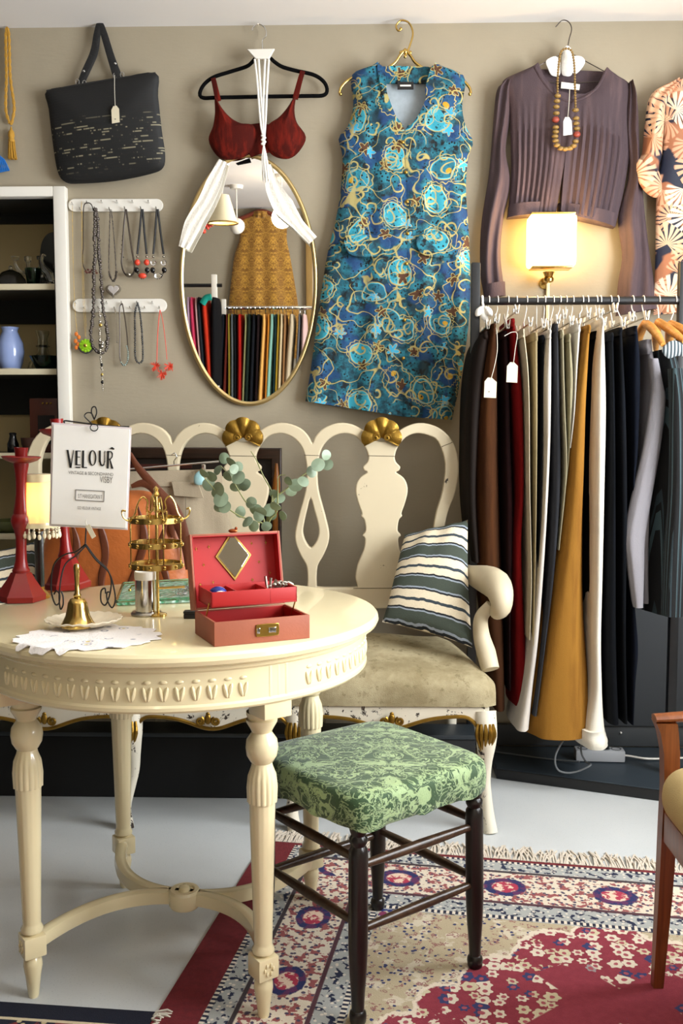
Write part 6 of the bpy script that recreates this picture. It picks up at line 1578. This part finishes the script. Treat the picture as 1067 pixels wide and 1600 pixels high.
fabs = dict(brownjacket=fabric('dark_brown_leather', '#17100c', '#1f140e', .7, .3), suede=fabric('brown_corduroy', '#3d2312', '#4d2d16', .92, .3), maroon=fabric('dark_maroon_cloth', '#1a090a', '#240c0c', .9, .25), redc=fabric('red_cotton', '#700d0f', '#841416', .85, .25),
 cream=fabric('cream_cotton_drill', '#c9bda2', '#b3a68c', .9), khaki=fabric('khaki_drill', '#8f8060', '#7a6d50', .9), navy=fabric('navy_cotton', '#0a0d13', '#0f141d', .9), palegrey=fabric('pale_grey_linen', '#c9c1b6', '#b3aca4', .9, .12), dgrey=fabric('dark_grey_wool', '#333438', '#28292d', .9),
 olive=fabric('pale_olive_cotton', '#9d967c', '#8b856b', .9), sage=fabric('olive_drill', '#8a8368', '#76705a', .9), white=fabric('white_cotton', '#dedad2', '#cfcac2', .88, .1), mustard=fabric('mustard_moleskin', '#8f6426', '#78501d', .85, .2), black=fabric('black_cotton', '#060708', '#0a0b0d', .92),
 blackn=fabric('blue_black_cotton', '#07090d', '#0b0e14', .92), ink=fabric('midnight_wool', '#090d17', '#0e1420', .92), grey=fabric('grey_oxford_cotton', '#8f8c91', '#7d7b80', .88, .15), ivory=fabric('ivory_cotton', '#e2dccd', '#d0c9ba', .88, .1))
pinst = stripes('dark_striped_cotton', [(0, '#07090b'), (.5, '#43575c'), (.68, '#07090b'), (.76, '#2b3a40'), (.88, '#07090b')], .0125, 'UV', 0, .88)
YG = 2.87; GD = .27
def garm(name, label, cat, mat, rows, hookx=None, hooky=None, kind='clip', Yf=YG, depth=GD, hl=None, ph=0, part='legs', wclip=True):
    t = thing(name, label, cat, W((rows[-1][1] + rows[-1][2]) / 2, rows[-1][0], Yf + depth / 2), GRP)
    m = fabs[mat] if isinstance(mat, str) else mat
    y0 = rows[0][0]
    obj(part, strip(rows, Yf, depth, m, ph=ph), m, t, 60)
    wb = strip([(y0 - 3, rows[0][1] - .6, rows[0][2] + .6), (y0 + 10, rows[0][1] - .9, rows[0][2] + .9)], Yf - .003, depth + .006, m, nv=6, ph=ph)
    obj('waistband' if part == 'legs' else 'collar_band', wb, m, t, 60)
    if hookx is not None:
        cx0 = (rows[0][1] + rows[0][2]) / 2
        h, q = hanger_hook(cx0 + max(-5, min(5, hookx - cx0)), cx0, hooky or y0 - 2, kind, hl or ('clip hanger holding ' + label), name)
        clip_bar(h, q, Yf, Yf + depth, 'steel', wclip)
    return t
garm('leather_jacket', 'dark brown leather jacket at the left end of the rack', 'jacket', 'brownjacket', [(520, 752, 766), (545, 738, 768), (600, 730, 760), (680, 727, 752), (780, 727, 748), (880, 738, 752)], 787, 512, hl='dark hanger holding the brown leather jacket at the rack end', part='body', Yf=2.935, depth=.25)
garm('corduroy_trousers', 'brown corduroy trousers with a paper price tag, left of the red pair', 'trousers', 'suede', [(508, 768, 777), (560, 758, 781), (640, 748, 783), (760, 745, 784), (900, 750, 788), (1000, 762, 791), (1112, 772, 792)], 793, 504, hl='clip hanger holding the brown corduroy trousers', ph=1, Yf=2.925)
garm('maroon_trousers', 'near black maroon trousers between the brown corduroys and the red pair', 'trousers', 'maroon', [(520, 782, 796), (600, 784, 800), (700, 785, 803), (800, 787, 806), (950, 791, 801), (1080, 793, 801)], 808, 512, hl='clip hanger holding the near black maroon trousers', ph=2, Yf=2.93)
garm('red_trousers', 'bright red trousers with a cream price tag', 'trousers', 'redc', [(500, 797, 807), (560, 799, 815), (620, 802, 821), (760, 808, 822), (850, 803, 819), (950, 802, 823), (1040, 802, 829), (1107, 803, 833)], 815, 490, hl='clip hanger holding the red trousers', ph=.5, Yf=2.92)
garm('cream_trousers', 'narrow cream trousers just right of the red pair', 'trousers', 'cream', [(517, 815, 821), (600, 823, 828), (760, 826, 830), (900, 829, 832), (1000, 826, 829)], 831, 512, hl='clip hanger holding the narrow cream trousers', ph=1.3)
garm('khaki_trousers', 'khaki trousers second right of the red pair', 'trousers', 'khaki', [(522, 833, 843), (640, 834, 843), (760, 834, 841), (900, 834, 838), (1010, 832, 836)], 839, 514, hl='clip hanger holding the khaki trousers', ph=2.3)
garm('navy_trousers', 'navy trousers squeezed between khaki and pale grey pairs', 'trousers', 'navy', [(526, 844, 853), (640, 844, 851), (760, 842, 848), (900, 839, 842), (1050, 834, 838)], 851, 516, hl='clip hanger holding the navy trousers', ph=.3, Yf=2.89)
garm('pale_grey_trousers', 'pale grey linen trousers whose hem flares out left of the mustard pair', 'trousers', 'palegrey', [(518, 855, 864), (590, 850, 865), (700, 850, 863), (800, 846, 859), (900, 838, 854), (1000, 829, 846), (1080, 818, 836), (1143, 805, 830)], 867, 508, hl='clip hanger holding the pale grey linen trousers', ph=1.1)
garm('grey_wool_trousers', 'dark grey wool trousers right of the pale grey linen pair', 'trousers', 'dgrey', [(508, 866, 875), (640, 866, 879), (760, 864, 881), (900, 857, 869), (1050, 842, 850), (1120, 832, 842)], 875, 500, hl='clip hanger holding the dark grey wool trousers', ph=2.1, Yf=2.88)
garm('pale_olive_trousers', 'pale olive trousers right of the dark grey wool pair', 'trousers', 'olive', [(518, 876, 883), (640, 880, 885), (740, 882, 887), (860, 872, 876)], 889, 510, hl='clip hanger holding the pale olive trousers', ph=.2)
garm('olive_drill_trousers', 'olive drill trousers beside the narrow white pair', 'trousers', 'sage', [(524, 886, 894), (600, 885, 899), (700, 887, 893), (760, 882, 886)], 899, 514, hl='clip hanger holding the olive drill trousers', ph=.9)
garm('narrow_white_trousers', 'narrow white trousers just left of the mustard pair', 'trousers', 'white', [(508, 900, 910), (560, 898, 907), (640, 895, 900), (700, 890, 893)], 912, 498, hl='clip hanger holding the narrow white trousers', ph=1.9)
garm('mustard_trousers', 'wide flared mustard yellow trousers reaching almost to the platform', 'trousers', 'mustard', [(510, 916, 926), (560, 908, 924), (640, 897, 921), (760, 886, 919), (860, 874, 917), (960, 856, 918), (1060, 838, 925), (1110, 830, 928), (1157, 829, 929)], 918, 500, hl='clip hanger holding the mustard trousers', ph=.6, Yf=2.855)
garm('black_trousers', 'black trousers between the mustard and white pairs', 'trousers', 'black', [(520, 926, 938), (620, 922, 930), (760, 920, 927), (900, 918, 926), (1040, 927, 922 + 5), (1150, 930, 936)], 932, 510, hl='clip hanger holding the black trousers beside the mustard pair', ph=1.6, Yf=2.90)
tw = garm('white_trousers', 'long white trousers with a turned-up hem in the middle of the rack', 'trousers', 'ivory', [(500, 939, 947), (560, 932, 951), (640, 929, 953), (760, 928, 950), (900, 927, 947), (1000, 926, 945), (1080, 926, 947), (1140, 914, 951), (1165, 912, 957)], 938, 492, hl='clip hanger holding the long white trousers', ph=.4, Yf=2.85)
obj('turn_up', strip([(1145, 909, 952), (1160, 909, 957), (1173, 911, 958)], 2.842, .285, fabs['ivory'], nv=8), fabs['ivory'], tw, 60)
garm('black_jeans', 'black jeans just right of the long white trousers', 'trousers', 'blackn', [(522, 952, 962), (640, 955, 964), (800, 952, 966), (1000, 948, 968), (1134, 952, 972)], 954, 512, hl='clip hanger holding the black jeans beside the white trousers', ph=2.6)
garm('wide_black_trousers', 'wide blue-black trousers second right of the white pair', 'trousers', 'blackn', [(514, 964, 976), (640, 966, 982), (800, 967, 985), (1000, 970, 983), (1132, 974, 984)], 959, 504, hl='clip hanger holding the wide blue-black trousers', ph=.8)
garm('midnight_trousers', 'midnight blue trousers beside the grey shirt', 'trousers', 'ink', [(512, 988, 999), (580, 984, 1006), (700, 986, 1002), (760, 987, 995), (900, 986, 992), (1010, 986, 1002), (1070, 986, 996), (1133, 986, 992)], 985, 502, hl='clip hanger holding the midnight blue trousers', ph=1.4, Yf=2.875)
# shirts on wooden hangers
def wood_hanger(hx, rows, label, part_pts):
    h, q = hanger_hook(hx, part_pts[0][0], part_pts[0][1], 'wood', label, '')
    obj('shoulder', G().tube(resample(catmull([V((W(a, b, YRK).x, YRK + d, W(a, b, YRK).z)) for (a, b), d in zip(part_pts, (.0, -.05, -.10, -.14))], 5), 24), [.012, .014, .013, .008], 12), MT['hangwood'], h)
    obj('shoulder', G().tube(resample(catmull([V((W(a, b, YRK).x, YRK + d, W(a, b, YRK).z)) for (a, b), d in zip(part_pts, (.0, .05, .10, .14))], 5), 24), [.012, .014, .013, .008], 12), MT['hangwood'], h)
wood_hanger(1005, None, 'slim wooden hanger holding the grey shirt', [(1008, 505), (1009, 514), (1011, 528), (1014, 545)])
t = thing('grey_shirt', 'grey oxford shirt on a wooden hanger showing one long sleeve', 'shirt', W(1000, 948, 2.95), GRP)
obj('body', strip([(535, 1008, 1022), (580, 1012, 1030), (640, 1010, 1033), (740, 1005, 1024), (840, 1000, 1020), (944, 1002, 1020)], 2.90, .24, fabs['grey'], ph=.4), fabs['grey'], t, 60)
obj('sleeve', strip([(560, 1016, 1030), (600, 1020, 1038), (626, 1018, 1042), (700, 1008, 1034), (780, 990, 1020), (840, 979, 1010), (890, 984, 1008), (950, 992, 1006)], 2.86, .05, fabs['grey'], ph=1.4), fabs['grey'], t, 60)
obj('collar', strip([(530, 1006, 1023), (542, 1004, 1024), (553, 1007, 1023)], 2.90, .2, fabs['grey'], nv=10), fabs['grey'], t, 60)
wood_hanger(1029, None, 'honey wooden hanger holding the striped shirt collar', [(1029, 503), (1033, 514), (1040, 528), (1046, 540)])
wood_hanger(1055, None, 'rightmost honey wooden hanger on the rack', [(1048, 506), (1054, 516), (1062, 530), (1072, 545)])
t = thing('striped_shirt', 'dark shirt with teal and grey stripes at the right end of the rack', 'shirt', W(1050, 960, 2.95), GRP)
obj('body', strip([(545, 1034, 1062), (600, 1040, 1074), (680, 1036, 1080), (760, 1030, 1082), (860, 1024, 1086), (962, 1020, 1090)], 2.865, .26, pinst, ph=.9), pinst, t, 60)
obj('collar', G().puff(catmull([W(a, b, 2.86) for a, b in ((1034, 548), (1042, 536), (1054, 532), (1068, 540), (1082, 560), (1060, 556), (1044, 560))], 4, True), (0, -1, .3), .009, 6), stripes('grey_stripe_collar', [(0, '#a9aeb0'), (.5, '#3a464c')], .010, 'UV', 0), t, 60)
obj('sleeve', strip([(575, 1050, 1070), (640, 1052, 1080), (760, 1050, 1082), (860, 1044, 1080), (965, 1040, 1078)], 2.80, .06, pinst, ph=2.2), pinst, t, 60)
price_tag([(756, 621), (757, 596), (762, 590), (768, 590), (776, 597), (775, 622)], [(767, 593), (773, 570), (777, 545), (776, 515)], YG - .02, 'cream price tag on a long string against the brown corduroy trousers', (764, 612))
price_tag([(791, 597), (792, 572), (797, 566), (803, 566), (809, 572), (808, 598)], [(802, 568), (805, 545), (808, 522), (800, 519), (788, 525)], YG - .02, 'cream price tag hanging in front of the red trousers')
t = thing('ribbon_bow', 'white fabric bow tied at the left end of the black rail', 'bow', W(756, 490, YRK - .03))
for s in (-1, 1): obj('loop', G().puff(catmull([W(756, 480, YRK - .03), W(756 + s * 6, 479, YRK - .03), W(756 + s * 13, 485, YRK - .03), W(756 + s * 13, 494, YRK - .03), W(756 + s * 5, 492, YRK - .03)], 4, True), (0, -1, 0), .012, 5), MT['rope'], t)
obj('tail', G().tube(resample(catmull([W(755, 484, YRK - .03), W(757, 494, YRK - .025), W(760, 503, YRK - .02)], 5), 12), [.006, .011, .007], 8, flat=((0, 1, 0), .4)), MT['rope'], t)
obj('tie', G().tube([V((W(753, 470, YRK).x, YRK + .0145 * math.cos(a), zr_ + .0145 * math.sin(a))) for a in [k * PI / 8 for k in range(16)]], .004, 8, True).tube([V((W(753, 470, YRK).x, YRK - .013, zr_ - .005)), W(756, 485, YRK - .03)], .004, 8), MT['rope'], t)
# ---------------------------------------------------------------- the far side of the room, seen in the oval mirror
YQ = YF + .03
def mstrip(cols, Y, mat, name, label, cat, grp):
    P = []
    pts = [(M(a, y, Y), M(b, y, Y)) for y, a, b in cols]
    rows = []
    R = [V((a.x, b.x, a.z)) for a, b in pts]; R = resample(catmull(R, 6), 24)
    for j, q in enumerate(R):
        cx = (q[0] + q[1]) / 2; hw = abs(q[1] - q[0]) / 2; r_ = []
        for k in range(18):
            a = 2 * PI * k / 18; r_.append(V((cx + math.cos(a) * hw, Y + .13 * math.copysign(abs(math.sin(a)) ** .7, math.sin(a)) , q[2] )))
        rows.append(r_)
    g = G().grid(rows, None, True); g.f.append(tuple(range(18))); g.f.append(tuple(23 * 18 + k for k in range(18)))
    return single(name, g, mat, label, cat, grp)
YK = -.28
mz = M(420, 481, YK).z
t = thing('chrome_rack', 'chrome clothes rail across the room reflected in the lower part of the oval mirror', 'clothes rack', V((M(420, 481, YK).x, YK, 0)))
xa, xb = M(350, 481, YK).x, M(500, 481, YK).x
obj('rail', G().tube([V((xa, YK, mz)), V((xb, YK, mz))], .012, 12), MT['chrome'], t)
for x in (xa, xb):
    obj('post', G().box((x, YK, (mz + .06) / 2), (.03, .03, mz + .06), None, .003), MT['white'], t); obj('foot', G().box((x, YK, .015), (.04, .4, .03), None, .004), MT['white'], t)
YK2 = .02
mz2 = M(310, 446, YK2).z
t = thing('side_rack', 'second clothes rail with a white post reflected at the left of the oval mirror', 'clothes rack', V((M(310, 446, YK2).x, YK2, 0)))
x1, x2 = M(270, 446, YK2).x, M(347, 446, YK2).x
obj('rail', G().tube([V((x1, YK2, mz2)), V((x2, YK2, mz2))], .012, 12), MT['blackm'], t)
xp = M(335, 446, YK2).x
for x in (x1, xp): obj('post', G().box((x, YK2, (mz2 + .07) / 2), (.035, .035, mz2 + .07), None, .003), MT['white'], t); obj('foot', G().box((x, YK2, .015), (.04, .4, .03), None, .004), MT['white'], t)
MG = 'clothes reflected in the oval mirror'
lst = [('navy spotted', 352, 346, 5, '#12151c'), ('dark rust', 358, 354, 4, '#5c2218'), ('yellow patterned', 361, 362, 3, '#8c7a2c'), ('grey', 366, 367, 4, '#5d6468'), ('black', 370, 371, 4, '#0d0e10'), ('scarlet', 377, 378, 5, '#9c1a12'), ('cream and green checked', 387, 383, 3, '#8b8a5e'), ('dark green', 392, 388, 5, '#18231d'),
       ('black denim', 399, 395, 5, '#14161b'), ('maroon black', 406, 403, 4, '#1c1010'), ('white and orange floral', 415, 409, 5, '#d8a458'), ('orange', 422, 418, 3, '#c07a2a'), ('turquoise and yellow', 427, 421, 5, '#7fae9e'), ('dark teal', 433, 430, 3, '#1d3436'), ('mustard', 437, 433, 3, '#a08228'), ('cream', 442, 438, 4, '#cbb892'), ('tan', 447, 444, 3, '#8d6640'), ('beige', 457, 449, 6, '#b4a488'), ('slate grey', 469, 464, 3, '#56585c'), ('pink and white', 476, 473, 5, '#c0a09a')]
for nm, xt, xbt, w_, col in lst:
    m = fabric(nm.replace(' ', '_') + '_cloth', col, rough=.9, var=.25)
    mstrip([(492, xt - w_ * .5, xt + w_ * .5), (510, xt - w_ * .9, xt + w_ * .9), (560, (xt + xbt) / 2 - w_ * .95, (xt + xbt) / 2 + w_ * .95), (630, xbt - w_ * 1.2, xbt + w_ * .9)], YK, m, 'hanging_garment', nm + ' garment on the chrome rail reflected in the oval mirror', 'clothing', MG)
for nm, xt, xbt, w_, col, yb in [('lilac', 299, 302, 4, '#b79ab4', 560), ('hot pink', 304, 311, 5, '#c03a5a', 565), ('pink lace', 311, 318, 3, '#c8a0a0', 572), ('dark floral', 315, 322, 4, '#20242a', 578), ('orange red', 323, 331, 6, '#b5301a', 590), ('black', 338, 338, 7, '#0d0d0f', 602)]:
    m = fabric(nm.replace(' ', '_') + '_cloth_side', col, rough=.9, var=.2)
    mstrip([(466, xt - w_ * .4, xt + w_ * .4), (480, xt - w_ * .9, xt + w_ * .9), (530, (xt + xbt) / 2 - w_, (xt + xbt) / 2 + w_), (yb, xbt - w_, xbt + w_)], YK2, m, 'hanging_garment', nm + ' garment on the left rail reflected in the oval mirror', 'clothing', MG)
# hooks on the two rails
for x in [l[1] for l in lst]:
    p = V((M(x, 481, YK).x, YK, mz)); q = V((p.x, YK, M(x, 491, YK).z))
    t = thing('hanger_hook', 'wire hanger hook on the chrome rail reflected in the oval mirror', 'hanger', q, 'hooks reflected in the oval mirror')
    obj('hook', G().tube(catmull([p + V((0, .014 * math.cos(a), .014 * math.sin(a))) for a in (PI * 1.1, PI * .75, PI * .5, PI * .25, 0)] + [p + V((0, .008, -.016)), q], 4), .003, 6), MT['chrome'], t)
g = G(); pq = M(326, 458, YK2)
for k in range(1): g.tube(catmull([M(a, b, YK2 + .14) for a, b in ((316, 475), (322, 466), (330, 464))], 5), .022, 10)
single('teal_scarf', g, fabric('teal_silk', '#1f8f80'), 'teal scarf over the left rail reflected in the oval mirror', 'scarf')
# golden dress on the far wall
Yg = YF + .04
def mpanel(Lp, Rp, th=.03, nv=40, nu=24):
    L = resample(catmull([M(a, b, Yg) for a, b in Lp], 8), nv); R = resample(catmull([M(a, b, Yg) for a, b in Rp], 8), nv); rows = []
    for j in range(nv):
        v = j / (nv - 1); fr = [L[j].lerp(R[j], i / (nu - 1)) + V((0, th * (1 - abs(2 * i / (nu - 1) - 1) ** 3) + .012 * v * math.sin(i * .9), 0)) for i in range(nu)]
        rows.append(fr + [V((p.x, Yg - .004, p.z)) for p in reversed(fr)])
    g = G().grid(rows, None, True); n = nu * 2
    for b in (0, (nv - 1) * n): g.f.append(tuple(b + k for k in range(n)))
    return g
t = thing('gold_dress', 'sleeveless gold brocade dress on the far wall reflected in the oval mirror', 'dress', M(412, 560, Yg))
obj('dress_body', mpanel([(396, 336), (372, 346), (375, 370), (366, 400), (361, 440), (357, 480), (352, 560)], [(420, 336), (446, 346), (448, 375), (453, 400), (460, 440), (466, 480), (474, 560)]), MT['brocade'], t, 60)
obj('stand_collar', mpanel([(394, 331), (394, 341)], [(421, 331), (421, 342)], .045, 6), MT['brocade'], t)
t = thing('red_wood_hanger', 'red-brown wooden hanger of the gold dress reflected in the oval mirror', 'hanger', M(408, 335, Yg))
obj('hanger_body', G().tube(catmull([M(a, b, Yg + .01) for a, b in ((357, 349), (385, 338), (408, 330), (432, 338), (462, 350))], 6), .016, 10), m_wood('red_wood', '#6a2a18', '#7f3822', 0), t)
obj('hook', G().tube(catmull([M(a, b, Yg + .01) for a, b in ((408, 330), (408, 322), (412, 317), (408, 313), (404, 316))], 6), .003, 8), MT['chrome'], t)
a = M(478, 400, YF + .02); b = M(489, 400, YF + .02); w0, w1 = sorted((a.x, b.x))
obj('trim_2', G().box(((w0 + w1) / 2, YF + .02, ZC / 2), (w1 - w0, .04, ZC), None, .004), m_wood('ochre_wood', '#8a6a35', '#a58245', 2), kind='structure')
# hanging lamps
def pendant(px, py, Y, r, label, lamp):
    p = M(px, py, Y); p.z = min(p.z, ZC - .25)
    t = thing('pendant_lamp', label, 'pendant lamp', p)
    obj('cord', G().tube([V((p.x, p.y, ZC - .02)), V((p.x, p.y, p.z + r * .9))], .004, 8), MT['white'], t)
    obj('canopy', G().lathe([(0, 0), (.045, 0), (.04, -.022), (0, -.024)], V((p.x, p.y, ZC)), 24), MT['white'], t)
    if lamp == 'globe':
        obj('globe', G().sphere(p, r, (1, 1, 1), 24), MT['globe'], t)
    elif lamp == 'ball':
        obj('globe', G().sphere(p, r, (1, 1, 1), 20), MT['white'], t)
    else:
        obj('shade', G().lathe([(r * .45, r * .9), (r, -r * .9), (r * .97, -r * .9), (r * .42, r * .88)], p, 32), plain('cream_shade_cloth', '#f3e6c0', .8), t)
        obj('shade_rim', G().tube([p + V((r * math.cos(k * PI / 16), r * math.sin(k * PI / 16), -r * .9)) for k in range(32)], .005, 6, True), MT['brass'], t)
        obj('bulb', G().sphere(p + V((0, 0, -r * .1)), .03, (1, 1, 1.2), 12), MT['globe'], t)
    return p
PL1 = pendant(440, 298, .55, .062, 'glowing white globe lamp reflected at the upper right of the oval mirror', 'globe')
PL2 = pendant(347, 293, .9, .085, 'cream hanging lamp shade with gold rim reflected at the upper left of the oval mirror', 'shade')
pendant(369, 285, .2, .05, 'small white unlit ball lamp on a cord reflected in the oval mirror', 'ball')
g = G(); random.seed(3)
for k in range(60):
    u = k / 60; a, b = (346 - 36 * u, 322 + 40 * u); s = (1 - u) * .05 + .012
    q = M(a, b, .5) + V((random.uniform(-s, s), random.uniform(-s, s) * .5, random.uniform(-s, s))); g.sphere(q, random.uniform(.010, .016), (1, 1, 1), 6)
q = M(346, 322, .5); g.tube([V((q.x, q.y, q.z)), V((q.x, q.y, ZC - .001))], .003, 6)
single('coral_garland', g, MT['coral'], 'coral red bead garland reflected at the upper left of the oval mirror', 'garland')

# ---------------------------------------------------------------- light
def area(name, loc, rot, sx, sy, e, col, spread=PI):
    l = bpy.data.lights.new(name, 'AREA'); l.shape = 'RECTANGLE'; l.size = sx; l.size_y = sy; l.energy = e; l.color = col; l.spread = spread
    o = bpy.data.objects.new(name, l); COL.objects.link(o); o.location = loc; o.rotation_euler = rot; return o
def point(name, loc, e, col, r):
    l = bpy.data.lights.new(name, 'POINT'); l.energy = e; l.color = col; l.shadow_soft_size = r
    o = bpy.data.objects.new(name, l); COL.objects.link(o); o.location = loc; return o
area('window_daylight', (XR + .20, (wy0 + wy1) / 2, (wz0 + wz1) / 2), (0, PI / 2, 0), wz1 - wz0, wy1 - wy0, 158, (.93, .97, 1.0))
area('front_fill', (.35, YF + .06, 1.35), (PI / 2, 0, 0), 1.5, 1.9, 2.5, (1.0, .97, .93))  # added fill from the camera side, this wall has no opening
point('sconce_light', (W(861, 380, WY - .07).x, WY - .135, W(861, 380, WY).z), 8, (1.0, .68, .34), .05)
point('lamp_light', (onT(63, 934).x, onT(63, 934).y, W(57, 785, 2.2).z), 2.4, (1.0, .70, .36), .015)
area('ceiling_fill', (XR + .10, (wy0 + wy1) / 2, wz0 + .25), (0, math.radians(128), 0), .5, wy1 - wy0 - .1, 26, (.95, .97, 1.0))  # added uplight at the window to brighten the ceiling
w = bpy.data.worlds.new('sky'); sc.world = w; w.use_nodes = True
w.node_tree.nodes['Background'].inputs[0].default_value = (.75, .86, 1, 1); w.node_tree.nodes['Background'].inputs[1].default_value = .4

cam = bpy.data.cameras.new('camera'); co_ = bpy.data.objects.new('camera', cam); COL.objects.link(co_)
cam.sensor_fit = 'VERTICAL'; cam.sensor_height = 36; cam.sensor_width = 24; cam.lens = 36 * FPX / 1600
cam.clip_start = .05
co_.location = (0, 0, CH); co_.rotation_euler = (PI / 2 - PITCH, 0, PSI)
sc.camera = co_
sc.view_settings.view_transform = 'Standard'; sc.view_settings.look = 'None'; sc.view_settings.gamma = 1; sc.view_settings.exposure = 0.0
sc.view_settings.use_curve_mapping = False
